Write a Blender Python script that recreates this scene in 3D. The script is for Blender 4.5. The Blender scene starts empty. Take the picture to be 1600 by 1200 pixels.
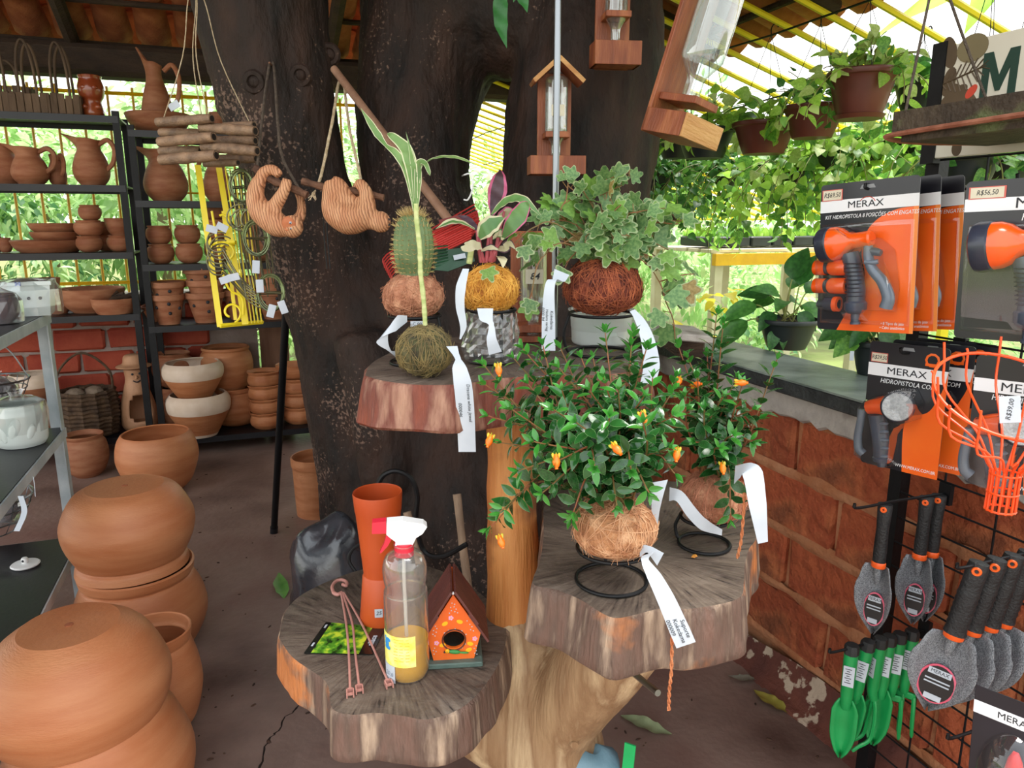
import bpy, math, random
import numpy as np
from mathutils import Vector, Matrix, noise as mnoise
random.seed(7); np.random.seed(7)
PI = math.pi
sc = bpy.context.scene
COL = sc.collection

# ------------------------------------------------------------------ camera, sky, exposure
EYE = Vector((0, 0, 1.55)); FPX = 1150.0; PITCH = math.radians(12.5)
cd = bpy.data.cameras.new('camera'); cam = bpy.data.objects.new('camera', cd); COL.objects.link(cam)
cam.location = EYE; cam.rotation_euler = (PI/2 - PITCH, 0, 0)
cd.sensor_width = 36; cd.lens = 36 * FPX / 1600; cd.clip_start = 0.02; cd.clip_end = 200
sc.camera = cam
sc.view_settings.view_transform = 'Standard'; sc.view_settings.look = 'None'
sc.view_settings.gamma = 1; sc.view_settings.use_curve_mapping = False
sc.view_settings.exposure = 0.95
wd = bpy.data.worlds.new('sky'); sc.world = wd; wd.use_nodes = True
wn = wd.node_tree.nodes; wl = wd.node_tree.links; wn.clear()
_o = wn.new('ShaderNodeOutputWorld'); _b = wn.new('ShaderNodeBackground'); _r = wn.new('ShaderNodeValToRGB')
_t = wn.new('ShaderNodeTexCoord'); _s = wn.new('ShaderNodeSeparateXYZ')
wl.new(_t.outputs['Generated'], _s.inputs[0]); wl.new(_s.outputs['Z'], _r.inputs[0])
_r.color_ramp.elements[0].position = 0.0; _r.color_ramp.elements[0].color = (1.0, 0.99, 0.95, 1)
_r.color_ramp.elements[1].position = 0.9; _r.color_ramp.elements[1].color = (0.86, 0.93, 1.0, 1)
wl.new(_r.outputs[0], _b.inputs[0]); _b.inputs[1].default_value = 1.35; wl.new(_b.outputs[0], _o.inputs[0])
sun = bpy.data.lights.new('hazy_sun', 'SUN'); sun.energy = 5.5; sun.angle = math.radians(40); sun.color = (1, 0.96, 0.88)
so = bpy.data.objects.new('hazy_sun', sun); COL.objects.link(so)
so.rotation_euler = Vector((-0.22, -0.10, -1.0)).to_track_quat('-Z', 'Y').to_euler()

# ------------------------------------------------------------------ building frame and placing helpers
E1 = Vector((math.cos(math.radians(20)), math.sin(math.radians(20)), 0))
E2 = Vector((-E1.y, E1.x, 0)); UP = Vector((0, 0, 1))
YAW = math.radians(20)
def B(s, w, z=0.0): return E1*s + E2*w + UP*z
_cp, _sp = math.cos(PITCH), math.sin(PITCH)
def ray(px, py):
    u = (px-800)/FPX; v = (600-py)/FPX
    return Vector((u, _cp + v*_sp, -_sp + v*_cp))
def PT(px, py, t): return EYE + ray(px, py)*t                       # at depth t
def PZ(px, py, z): d = ray(px, py); return EYE + d*((z-EYE.z)/d.z)    # on a level
def PS(px, py, s): d = ray(px, py); return EYE + d*((s-EYE.dot(E1))/d.dot(E1))
def PW(px, py, w): d = ray(px, py); return EYE + d*((w-EYE.dot(E2))/d.dot(E2))
def R(a, b): return random.uniform(a, b)
def Rz(a): return Matrix.Rotation(a, 4, 'Z')
def Rx(a): return Matrix.Rotation(a, 4, 'X')
def Ry(a): return Matrix.Rotation(a, 4, 'Y')
def T(*p): return Matrix.Translation(Vector(p) if len(p) == 3 else p[0])
def S(x, y=None, z=None): return Matrix.Diagonal((x, y if y is not None else x, z if z is not None else x, 1))
def frame(o, x, z):                                                   # matrix with local x, local z and origin
    x = Vector(x).normalized(); z = Vector(z); z = (z - x*z.dot(x)).normalized(); y = z.cross(x)
    m = Matrix((x, y, z)).transposed().to_4x4(); m.translation = o
    return m
def spline(pts, n=8):
    pts = [Vector(p) for p in pts]
    if len(pts) < 3: return [pts[0].lerp(pts[-1], i/n) for i in range(n+1)]
    q = [pts[0]*2-pts[1]] + pts + [pts[-1]*2-pts[-2]]; out = []
    for i in range(1, len(q)-2):
        for k in range(n):
            t = k/n; a, b, c, d = q[i-1], q[i], q[i+1], q[i+2]
            out.append(0.5*((2*b) + (c-a)*t + (2*a-5*b+4*c-d)*t*t + (3*b-a-3*c+d)*t**3))
    return out + [pts[-1]]

# ------------------------------------------------------------------ mesh collecting
class MB:
    def __init__(s): s.v = []; s.f = []; s.m = []; s.sm = []; s.mi = 0; s.smooth = True
    def add(s, vs, fs, M=None):
        n = len(s.v)
        if M is None: s.v.extend(tuple(p) for p in vs)
        else: s.v.extend(tuple(M @ Vector(p)) for p in vs)
        for f in fs: s.f.append([i+n for i in f]); s.m.append(s.mi); s.sm.append(s.smooth)
        return s
    def box(s, sx, sy, sz, M=None, c=(0, 0, 0)):
        x, y, z = sx/2, sy/2, sz/2
        vs = [(c[0]+a*x, c[1]+b*y, c[2]+d*z) for d in (-1, 1) for b in (-1, 1) for a in (-1, 1)]
        k = s.smooth; s.smooth = False
        s.add(vs, [(0, 2, 3, 1), (4, 5, 7, 6), (0, 1, 5, 4), (2, 6, 7, 3), (0, 4, 6, 2), (1, 3, 7, 5)], M); s.smooth = k
        return s
    def rbox(s, sx, sy, sz, b, M=None, c=(0, 0, 0)):                   # box with bevelled vertical and top edges
        x, y = sx/2, sy/2
        def ring(i, z):
            X, Y = x-i, y-i
            return [(c[0]+a, c[1]+d, c[2]+z) for a, d in ((-X+b, -Y), (X-b, -Y), (X, -Y+b), (X, Y-b), (X-b, Y), (-X+b, Y), (-X, Y-b), (-X, -Y+b))]
        rings = [ring(b, -sz/2), ring(0, -sz/2+b), ring(0, sz/2-b), ring(b, sz/2)]
        vs = [p for r in rings for p in r]; fs = [tuple(range(7, -1, -1)), tuple(range(24, 32))]
        for j in range(3):
            for i in range(8): fs.append((j*8+i, j*8+(i+1) % 8, j*8+8+(i+1) % 8, j*8+8+i))
        k = s.smooth; s.smooth = False; s.add(vs, fs, M); s.smooth = k
        return s
    def lathe(s, prof, seg=24, M=None, wob=None):
        vs = []; rows = []
        for (r, z) in prof:
            if r < 1e-6: rows.append([len(vs)]); vs.append((0, 0, z))
            else:
                row = []
                for i in range(seg):
                    a = 2*PI*i/seg; q = r*(wob(a, z) if wob else 1)
                    row.append(len(vs)); vs.append((q*math.cos(a), q*math.sin(a), z))
                rows.append(row)
        fs = []
        for a, b in zip(rows, rows[1:]):
            for i in range(seg):
                j = (i+1) % seg
                if len(a) == 1 and len(b) == 1: continue
                if len(a) == 1: fs.append((a[0], b[j], b[i])[::-1])
                elif len(b) == 1: fs.append((a[i], a[j], b[0]))
                else: fs.append((a[i], a[j], b[j], b[i]))
        return s.add(vs, fs, M)
    def tube(s, pts, r, seg=6, closed=False, caps=True, M=None):
        pts = [Vector(p) for p in pts]; n = len(pts)
        rs = r if isinstance(r, (list, tuple)) else [r]*n
        vs = []; fs = []; nv = None
        for i in range(n):
            a = pts[(i-1) % n] if (closed or i) else pts[i]; b = pts[(i+1) % n] if (closed or i < n-1) else pts[i]
            d = (b-a); d = d.normalized() if d.length > 1e-9 else Vector((0, 0, 1))
            if nv is None:
                nv = d.cross(Vector((0, 0, 1)) if abs(d.z) < .9 else Vector((1, 0, 0))).normalized()
            else:
                nv = (nv - d*nv.dot(d)); nv = nv.normalized() if nv.length > 1e-6 else d.orthogonal().normalized()
            bn = d.cross(nv)
            for k in range(seg):
                q = 2*PI*k/seg; vs.append(pts[i] + (nv*math.cos(q) + bn*math.sin(q))*rs[i])
        for i in range(n if closed else n-1):
            j = (i+1) % n
            for k in range(seg):
                l = (k+1) % seg; fs.append((i*seg+k, i*seg+l, j*seg+l, j*seg+k))
        if caps and not closed: fs.append(tuple(range(seg-1, -1, -1))); fs.append(tuple((n-1)*seg+k for k in range(seg)))
        return s.add(vs, fs, M)
    def ring(s, R_, r, M=None, seg=28, ts=6, a0=0, a1=2*PI):
        cl = abs(a1-a0-2*PI) < 1e-6; n = seg if cl else seg+1
        return s.tube([(R_*math.cos(a0+(a1-a0)*i/seg), R_*math.sin(a0+(a1-a0)*i/seg), 0) for i in range(n)], r, ts, closed=cl, M=M)
    def ball(s, rx, ry=None, rz=None, M=None, seg=16, rows=10, c=(0, 0, 0), wob=None):
        ry = rx if ry is None else ry; rz = rx if rz is None else rz
        pr = [(math.sin(PI*i/rows), -math.cos(PI*i/rows)) for i in range(rows+1)]; pr[0] = (0, -1); pr[-1] = (0, 1)
        m = T(*c) @ S(rx, ry, rz); m = (M @ m) if M is not None else m
        return s.lathe(pr, seg, m, wob)
    def prism(s, poly, z0, z1, M=None):                                 # flat outline with thickness
        n = len(poly); k = s.smooth; s.smooth = False
        vs = [(x, y, z0) for x, y in poly] + [(x, y, z1) for x, y in poly]
        fs = [tuple(range(n-1, -1, -1)), tuple(range(n, 2*n))] + [(i, (i+1) % n, n+(i+1) % n, n+i) for i in range(n)]
        s.add(vs, fs, M); s.smooth = k
        return s
    def strip(s, pts, w, th=0.0006, up=None, M=None):                     # ribbon through points; w a width or list of side vectors
        pts = [Vector(p) for p in pts]; n = len(pts); vs = []; fs = []
        for i in range(n):
            sd = Vector(w[i]) if isinstance(w, list) else Vector(w)
            d = (pts[min(i+1, n-1)]-pts[max(i-1, 0)]).normalized(); nn = d.cross(sd).normalized()*th/2
            for q in (sd/2+nn, -sd/2+nn, -sd/2-nn, sd/2-nn): vs.append(pts[i]+q)
        for i in range(n-1):
            for k in range(4):
                l = (k+1) % 4; fs.append((i*4+k, i*4+l, i*4+4+l, i*4+4+k))
        fs += [(3, 2, 1, 0), tuple((n-1)*4+k for k in range(4))]
        return s.add(vs, fs, M)
    def mesh(s, name, mats, sharp=38, M=None):
        me = bpy.data.meshes.new(name)
        vs = s.v if M is None else [tuple(M @ Vector(p)) for p in s.v]
        me.from_pydata(vs, [], s.f)
        for m in (mats if isinstance(mats, (list, tuple)) else [mats]): me.materials.append(m)
        if s.f:
            me.polygons.foreach_set('material_index', s.m); me.polygons.foreach_set('use_smooth', s.sm)
        me.update()
        if sharp and any(s.sm): me.set_sharp_from_angle(angle=math.radians(sharp))
        return me
    def obj(s, name, mats, parent=None, loc=None, world=False, sharp=38):
        """one mesh object; world=True: the points are in world space and are moved into the parent's (or loc's) frame"""
        M = None
        if world:
            M = rootm(parent).inverted() if parent else (T(loc).inverted() if loc is not None else None)
        o = bpy.data.objects.new(name, s.mesh(name, mats, sharp, M)); COL.objects.link(o)
        if parent: o.parent = parent
        if loc is not None and not parent: o.location = loc
        return o
def rootm(o):
    m = o.matrix_basis.copy()
    while o.parent: o = o.parent; m = o.matrix_basis @ m
    return m
def thing(name, label, cat, loc=(0, 0, 0), rz=0.0, group=None, rot=None):
    o = bpy.data.objects.new(name, None); COL.objects.link(o); o.empty_display_size = .05
    o.location = loc; o.rotation_euler = rot if rot else (0, 0, rz)
    return tag(o, label, cat, group)
def tag(o, label, cat, group=None):
    o['label'] = label; o['category'] = cat
    if group: o['group'] = group
    return o
def structure(o): o['kind'] = 'structure'; return o
def stuff(o): o['kind'] = 'stuff'; return o
def empty_structure(name, loc=(0, 0, 0)):
    o = bpy.data.objects.new(name, None); COL.objects.link(o); o.location = loc
    return structure(o)
def inst(name, me, parent, M):
    o = bpy.data.objects.new(name, me); COL.objects.link(o); o.parent = parent; o.matrix_basis = M
    return o
def dup(root, loc, rz=0.0, scale=1.0, label=None, group=None, rot=None):
    r = root.copy(); COL.objects.link(r); r.location = loc; r.rotation_euler = rot if rot else (0, 0, rz)
    r.scale = (scale,)*3 if not isinstance(scale, tuple) else scale
    if label: r['label'] = label
    if group: r['group'] = group
    for ch in list(root.children):
        c = ch.copy(); COL.objects.link(c); c.parent = r
        for g in ch.children: d = g.copy(); COL.objects.link(d); d.parent = c
    return r
def text(name, body, size, m, parent, M, align='CENTER', shear=0.0, ext=0.0002, sx=1.0, bold=0.0):
    cu = bpy.data.curves.new(name, 'FONT'); cu.body = body; cu.size = size; cu.align_x = align; cu.align_y = 'CENTER'
    cu.extrude = ext; cu.shear = shear; cu.resolution_u = 2; cu.offset = bold
    cu.materials.append(m)
    o = bpy.data.objects.new(name, cu); COL.objects.link(o); o.parent = parent; o.matrix_basis = M @ S(sx, 1, 1)
    return o
def scribble(mb, body_w, h, M, rng, r=0.0004, n=8):                      # a line of handwriting as a thin pen stroke
    p = []
    for i in range(n*6):
        a = i/(n*6); p.append((a*body_w + .10*h*math.cos(i*1.9), h*.5*math.sin(i*1.35 + rng*i*.37) * (0.6+.4*math.sin(i*.7+rng)), 0))
    return mb.tube(p, r, 4, M=M)

def blob(parts, voxel, name, m, parent=None, smooth=3, disp=None, loc=None, world=False):
    """fuse tubes and balls into ONE continuous skin"""
    mb = MB()
    for p in parts:
        if p[0] == 'tube':
            pts = spline(p[1], 6) if len(p[1]) > 2 else [Vector(q) for q in p[1]]
            rs = p[2]
            if isinstance(rs, (list, tuple)):
                k = [i*(len(rs)-1)/(len(pts)-1) for i in range(len(pts))]
                rs = [rs[int(min(x, len(rs)-1.001))]*(1-(x-int(min(x, len(rs)-1.001)))) + rs[int(min(x, len(rs)-1.001))+1]*(x-int(min(x, len(rs)-1.001))) for x in k]
            mb.tube(pts, rs, 14)
        elif p[0] == 'ball': mb.ball(p[2][0], p[2][1], p[2][2], M=T(*p[1]) @ (p[3] if len(p) > 3 else Matrix()))
    me0 = mb.mesh(name, m, 0, M=(rootm(parent).inverted() if (world and parent) else None))
    o = bpy.data.objects.new(name, me0); COL.objects.link(o)
    md = o.modifiers.new('r', 'REMESH'); md.mode = 'VOXEL'; md.voxel_size = voxel
    if smooth: ms = o.modifiers.new('s', 'SMOOTH'); ms.iterations = smooth; ms.factor = .6
    dg = bpy.context.evaluated_depsgraph_get(); ev = o.evaluated_get(dg)
    me = bpy.data.meshes.new_from_object(ev); o.modifiers.clear(); o.data = me; bpy.data.meshes.remove(me0)
    if disp:
        nv = len(me.vertices); co = np.empty(nv*3, np.float32); no = np.empty(nv*3, np.float32)
        me.vertices.foreach_get('co', co); me.vertices.foreach_get('normal', no); co = co.reshape(-1, 3); no = no.reshape(-1, 3)
        me.vertices.foreach_set('co', np.array([disp(Vector(a), Vector(b))[:] for a, b in zip(co.tolist(), no.tolist())], np.float32).ravel())
    me.polygons.foreach_set('use_smooth', [True]*len(me.polygons)); me.update()
    if not me.materials: me.materials.append(m)
    if parent: o.parent = parent
    if loc is not None: o.location = loc
    return o

# ------------------------------------------------------------------ materials
def srgb(h):
    if isinstance(h, str):
        h = h.lstrip('#'); c = [int(h[i:i+2], 16)/255 for i in (0, 2, 4)]
    else: c = h
    return tuple((x/12.92 if x <= .04045 else ((x+.055)/1.055)**2.4) for x in c) + (1,)
MATS = {}
def mat(name, c1, c2=None, rough=.6, scale=6.0, bump=0.0, bscale=40.0, metal=0.0, stretch=(1, 1, 1), lo=.35, hi=.65,
        c3=None, coat=0.0, transl=0.0, spec=.5, rnd=0.0, detail=5.0):
    m = bpy.data.materials.new(name); m.use_nodes = True; nt = m.node_tree; N = nt.nodes; L = nt.links
    b = N['Principled BSDF']; b.inputs['Roughness'].default_value = rough; b.inputs['Metallic'].default_value = metal
    b.inputs['Specular IOR Level'].default_value = spec
    if coat: b.inputs['Coat Weight'].default_value = coat; b.inputs['Coat Roughness'].default_value = .12
    tc = N.new('ShaderNodeTexCoord'); mp = N.new('ShaderNodeMapping'); mp.inputs['Scale'].default_value = stretch
    L.new(tc.outputs['Object'], mp.inputs[0])
    cout = None
    if c2 is not None:
        nz = N.new('ShaderNodeTexNoise'); nz.inputs['Scale'].default_value = scale; nz.inputs['Detail'].default_value = detail
        L.new(mp.outputs[0], nz.inputs['Vector'])
        rp = N.new('ShaderNodeValToRGB'); e = rp.color_ramp.elements
        e[0].position = lo; e[0].color = srgb(c1); e[1].position = hi; e[1].color = srgb(c2)
        if c3 is not None: q = e.new((lo+hi)/2); q.color = srgb(c3)
        L.new(nz.outputs[0], rp.inputs[0]); cout = rp.outputs[0]
    if rnd:
        oi = N.new('ShaderNodeObjectInfo'); hs = N.new('ShaderNodeHueSaturation')
        mr = N.new('ShaderNodeMapRange'); mr.inputs[3].default_value = 1-rnd; mr.inputs[4].default_value = 1+rnd
        L.new(oi.outputs['Random'], mr.inputs[0]); L.new(mr.outputs[0], hs.inputs['Value'])
        if cout is not None: L.new(cout, hs.inputs['Color'])
        else: hs.inputs['Color'].default_value = srgb(c1)
        cout = hs.outputs[0]
    if cout is not None: L.new(cout, b.inputs['Base Color'])
    else: b.inputs['Base Color'].default_value = srgb(c1)
    if bump:
        n2 = N.new('ShaderNodeTexNoise'); n2.inputs['Scale'].default_value = bscale; n2.inputs['Detail'].default_value = 6
        L.new(mp.outputs[0], n2.inputs['Vector'])
        bp = N.new('ShaderNodeBump'); bp.inputs['Strength'].default_value = min(1, bump); bp.inputs['Distance'].default_value = .01
        L.new(n2.outputs[0], bp.inputs['Height']); L.new(bp.outputs[0], b.inputs['Normal'])
    if transl:
        tr = N.new('ShaderNodeBsdfTranslucent'); mx = N.new('ShaderNodeMixShader'); mx.inputs[0].default_value = transl
        if cout is not None: L.new(cout, tr.inputs[0])
        else: tr.inputs[0].default_value = srgb(c1)
        L.new(b.outputs[0], mx.inputs[1]); L.new(tr.outputs[0], mx.inputs[2]); L.new(mx.outputs[0], N['Material Output'].inputs[0])
    MATS[name] = m
    return m
def clear_mat(name, tint='#ffffff', gloss=.12, milky=0.0, rough=.05):
    m = bpy.data.materials.new(name); m.use_nodes = True; nt = m.node_tree; N = nt.nodes; L = nt.links
    N.remove(N['Principled BSDF'])
    tr = N.new('ShaderNodeBsdfTransparent'); tr.inputs[0].default_value = srgb(tint)
    gl = N.new('ShaderNodeBsdfGlossy'); gl.inputs['Roughness'].default_value = rough
    lw = N.new('ShaderNodeLayerWeight'); lw.inputs[0].default_value = .35
    mr = N.new('ShaderNodeMapRange'); mr.inputs[3].default_value = gloss; mr.inputs[4].default_value = .85
    L.new(lw.outputs['Facing'], mr.inputs[0])
    mx = N.new('ShaderNodeMixShader'); L.new(mr.outputs[0], mx.inputs[0]); L.new(tr.outputs[0], mx.inputs[1]); L.new(gl.outputs[0], mx.inputs[2])
    out = mx.outputs[0]
    if milky:
        df = N.new('ShaderNodeBsdfDiffuse'); df.inputs[0].default_value = (.85, .87, .87, 1); m2 = N.new('ShaderNodeMixShader'); m2.inputs[0].default_value = milky
        L.new(out, m2.inputs[1]); L.new(df.outputs[0], m2.inputs[2]); out = m2.outputs[0]
    L.new(out, N['Material Output'].inputs[0]); MATS[name] = m
    return m
# ------------------------------------------------------------------ palette
TERRA = mat('terracotta', '#a9673f', '#c08258', .55, 5, .25, 60, stretch=(1, 1, 5), rnd=.10, spec=.35)
TERRA_D = mat('terracotta_dusty', '#8f563a', '#a87354', .62, 7, .25, 60, stretch=(1, 1, 4), rnd=.14, spec=.3)
TERRA_B = mat('terracotta_big', '#b87046', '#cb895e', .46, 3.2, .2, 70, stretch=(1, 1, 6), rnd=.05, spec=.42)
TERRA_IN = mat('terracotta_inside', '#a05a3a', '#b06a48', .8, 6, .2, 60)
CREAM = mat('cream_slip', '#cfb9a2', '#dcc9b6', .6, 9, .15, 60)
SLOTHM = mat('carved_clay', '#c88a62', '#dca67c', .6, 30, .5, 90, stretch=(1, 1, .4))
def carve(m, dark, scale):
    nt = m.node_tree; N = nt.nodes; L = nt.links; b = N['Principled BSDF']; src = b.inputs['Base Color'].links[0].from_socket
    tc = N.new('ShaderNodeTexCoord'); mp = N.new('ShaderNodeMapping'); mp.inputs['Rotation'].default_value = (0, .22, .1); L.new(tc.outputs['Object'], mp.inputs[0])
    w = N.new('ShaderNodeTexWave'); w.inputs['Scale'].default_value = scale; w.inputs['Distortion'].default_value = 3.5; w.inputs['Detail'].default_value = 1.5; w.inputs['Detail Scale'].default_value = 1.2; L.new(mp.outputs[0], w.inputs[0])
    r = N.new('ShaderNodeMapRange'); r.inputs[1].default_value = .30; r.inputs[2].default_value = .0; r.inputs[4].default_value = .75; L.new(w.outputs[1], r.inputs[0])
    mx = N.new('ShaderNodeMix'); mx.data_type = 'RGBA'; L.new(r.outputs[0], mx.inputs[0]); L.new(src, mx.inputs[6]); mx.inputs[7].default_value = srgb(dark); L.new(mx.outputs[2], b.inputs['Base Color'])
    bp = [n for n in N if n.type == 'BUMP'][0]; old = bp.inputs['Height'].links[0].from_socket; ad = N.new('ShaderNodeMath'); ad.operation = 'MULTIPLY_ADD'; L.new(w.outputs[1], ad.inputs[0]); ad.inputs[1].default_value = .7; L.new(old, ad.inputs[2]); L.new(ad.outputs[0], bp.inputs['Height'])
carve(SLOTHM, '#6e3c22', 40)
SLOTHD = mat('carved_clay_face', '#b5653c', '#c47a50', .6, 20, .3, 90)
BLACKM = mat('black_metal', '#08090b', '#101114', .5, 12, .1, 60, spec=.3)
BLACKS = mat('black_shelf_board', '#121317', '#1c1d22', .38, 6, .05, 60, spec=.4)
WHITEM = mat('white_painted_metal', '#b9c0c4', '#9aa4aa', .5, 9, .15, 60)
YELLOW = mat('yellow_paint', '#e8b400', '#d9a300', .4, 9, .1, 50)
YELLOWB = mat('yellow_paint_bright', '#efd92a', '#e6cf20', .38, 9)
DWOOD = mat('dark_old_wood', '#2b1d14', '#4a3524', .8, 6, .7, 30, stretch=(1, 1, 8))
BEAMW = mat('dark_beam_wood', '#2a1d14', '#3c2b1e', .85, 5, .8, 25, stretch=(.4, 4, 4))
TILE = mat('clay_roof_tile', '#8a4a2c', '#a8663f', .8, 9, .5, 50, rnd=.25)
BRICK = mat('brick_face', '#a5532f', '#bd7044', .85, 4, 1.0, 22, c3='#98482a', rnd=.14)
BRICK.node_tree.nodes['Bump'].inputs['Distance'].default_value = .03
BRICKB = mat('brick_face_back', '#93331f', '#a84a30', .8, 6, .6, 35, rnd=.12)
MORTAR = mat('clay_mortar', '#bb8662', '#a4653f', .95, 7, 1.0, 40)
MORTARB = mat('grey_mortar', '#8a7a70', '#a09088', .95, 9, .8, 40)
PLASTER = mat('grey_plaster', '#a59f98', '#8f8780', .9, 8, .6, 50, c3='#b6b0a8')
SLATE = mat('ledge_stone', '#7d8a82', '#97a29a', .42, 4, .2, 40, c3='#66726c')
SLATE_E = mat('ledge_edge', '#25282a', '#3a3e3e', .55, 20, .5, 80)
FLOORM = mat('worn_red_concrete', '#765850', '#523f39', .42, 1.6, .3, 30, c3='#8a746a', lo=.3, hi=.7, detail=8, spec=.45)
DIRT = mat('red_dirt', '#54302a', '#7a4634', .95, 5, 1.0, 30, c3='#6a3c30', lo=.3, hi=.7)
GROUND = mat('garden_soil', '#5a5a34', '#6e7a40', .95, 2, .5, 15)
def leafm(name, a, b, rough=.35, transl=.35, rnd=.18, scale=14, coat=0): return mat(name, a, b, rough, scale, .1, 60, transl=transl, rnd=rnd, coat=coat)
CHROME = mat('chrome', '#8b9095', None, .30, metal=1.0)
STEEL = mat('hammered_steel', '#63686e', '#a9aeb3', .40, 380, .5, 500, metal=.35)
PAPER = mat('white_paper', '#c0c7d0', '#b6bec8', .7, 20)
INK = mat('ink', '#23262c', None, .6)
WHITE = mat('white_plastic', '#eceeee', None, .35)
STRING = mat('cotton_rope', '#cdbb9c', '#b09a78', .9, 60, .8, 200)

# ------------------------------------------------------------------ floor, ground
S_WALL, W_BACK, LEDGE = 1.663, 5.716, 1.06
fl = MB(); fl.smooth = False
fl.prism([tuple(B(s, w)[:2]) for s, w in ((-6, -4), (S_WALL+.1, -4), (S_WALL+.1, W_BACK+.15), (-6, W_BACK+.15))], -.08, 0)
floor = structure(fl.obj('floor', FLOORM))
ck = MB(); cp = [PZ(x, y, .0008) for x, y in ((482, 1062), (474, 1093), (462, 1108), (448, 1118), (436, 1140), (420, 1156), (410, 1180), (404, 1215))]
cp = [p + Vector((R(-.006, .006), R(-.006, .006), 0)) for p in spline(cp, 4)]
ck.strip(cp, [Vector((R(.003, .008), R(.001, .004), 0)) for p in cp], .0012); ck.obj('crack', mat('crack_dark', '#1a110d'), floor)
g = MB(); g.smooth = False; g.box(80, 80, .1, c=(0, 20, -.14))
structure(g.obj('ground', GROUND))

# ------------------------------------------------------------------ brick parapet on the right
def bricks(parent, name, orig, ax, nrm, L, z0, z1, bl, bh, joint, m, jut, miss=0.0, rounded=.012):
    meshes = []
    for k in range(5):
        mb = MB(); mb.rbox(bl-joint, .05, bh-joint, rounded)
        mb.v = [(x+R(-.006, .006), y+R(-.003, .003), z+R(-.006, .006)) for x, y, z in mb.v]
        meshes.append(mb.mesh(name, m))
    halves = []
    for k in range(2):
        mb = MB(); mb.rbox(bl/2-joint, .05, bh-joint, rounded); halves.append(mb.mesh(name, m))
    rot = frame(Vector(), ax, UP)
    r = 0; z = z0
    while z + bh <= z1 + .01:
        x = 0
        if r % 2: inst(name, halves[r % 4//2], parent, T(orig + ax*(bl/4) + UP*(z+bh/2) + nrm*(jut-.025+R(-.003, .003))) @ rot); x = bl/2
        while x + bl <= L + .01:
            inst(name, random.choice(meshes), parent, T(orig + ax*(x+bl/2) + UP*(z+bh/2) + nrm*(jut-.025+R(-.004, .004))) @ rot @ Ry(R(-.012, .012)) @ (Rz(PI) if random.random() < .5 else Matrix()))
            x += bl
        z += bh; r += 1
wr = MB(); rot = frame(Vector(), E2, UP)
wr.box(6.6, .14, LEDGE-.05, T(B(S_WALL+.085, 2.45, (LEDGE-.05)/2)) @ rot)
wall_r = structure(wr.obj('wall_right', MORTAR))
ZJ = [.115+.206*k for k in range(5)]
bricks(wall_r, 'brick', B(S_WALL, .45), E2, -E1, 4.95, ZJ[0], LEDGE-.08, .40, .206, .018, BRICK, .004)
for z in ZJ:                                                              # lumpy mortar squeezed out of the bed joints
    mb = MB(); n = 150; vs = []; fs = []
    for i in range(n+1):
        w = .45+4.95*i/n; a = mnoise.noise(Vector((w*9, z*7, 1))); b = mnoise.noise(Vector((w*31, z*7, 4)))
        hh = max(.004, .016+.016*a+.007*b); d = .009+.010*a+.007*mnoise.noise(Vector((w*17, z*5, 9)))+.003*b; zz = z+.006*mnoise.noise(Vector((w*3, z, 2)))
        for dd, q in ((0, -hh-.006), (d*.8, -hh*.5), (d, .1*hh), (d*.7, hh*.6), (0, hh+.006)): vs.append(B(S_WALL-dd, w, zz+q))
    for i in range(n):
        for k in range(4): fs.append((i*5+k, i*5+k+1, i*5+6+k, i*5+5+k))
    mb.add(vs, fs); mb.obj('mortar_joint', MORTAR, wall_r, sharp=0)
# ragged plaster band under the ledge
pb = MB(); pb.smooth = False; vs = []; fs = []; n = 180
low = [LEDGE-.125 - .07*abs(mnoise.noise(Vector((i*.11, 0, 3)))) - .03*abs(mnoise.noise(Vector((i*.43, 5, 3)))) - (.20 if 36 < i < 44 else 0)*(1-abs(i-40)/5) for i in range(n+1)]
for i in range(n+1):
    p = B(S_WALL, -.8 + 6.45*i/n)
    for off, z in ((-.022, LEDGE-.05), (-.022, low[i]+.008), (-.012, low[i]), (.0, low[i])): vs.append(p + E1*off + UP*z)
for i in range(n):
    for k in range(3): fs.append((i*4+k, i*4+k+1, i*4+5+k, i*4+4+k))
pb.add(vs, fs); pb.obj('plaster_band', PLASTER, wall_r)
ls = MB(); ls.mi = 0; ls.box(6.6, .30, .006, T(B(S_WALL+.085, 2.42, LEDGE-.003)) @ rot)
ls.mi = 1; ls.rbox(6.6, .302, .045, .004, T(B(S_WALL+.085, 2.42, LEDGE-.0285)) @ rot); ls.obj('ledge_slab', [SLATE, SLATE_E], wall_r)
# dirt skirt along the foot of the wall
dk = MB(); vs = []; fs = []; n = 120; K = 7
for i in range(n+1):
    w = 0.2 + 4.2*i/n
    hh = .06 + .03*mnoise.noise(Vector((w*1.7, 1, 2)))
    for k in range(K+1):
        a = k/K; dd = .015 + .10*(1-a)**1.3 + .02*mnoise.noise(Vector((w*5, k, 2)))*(1-a); z = hh*1.7*a**1.6
        if k == 0: z = -.004
        vs.append(B(S_WALL - dd, w, z + (.012*mnoise.noise(Vector((w*14, k*1.3, 7))) if 0 < k < K else 0)))
for i in range(n):
    for k in range(K): a = i*(K+1)+k; fs.append((a, a+1, a+K+2, a+K+1))
dk.add(vs, fs); structure(dk.obj('baseboard_right', DIRT, sharp=0))

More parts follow.
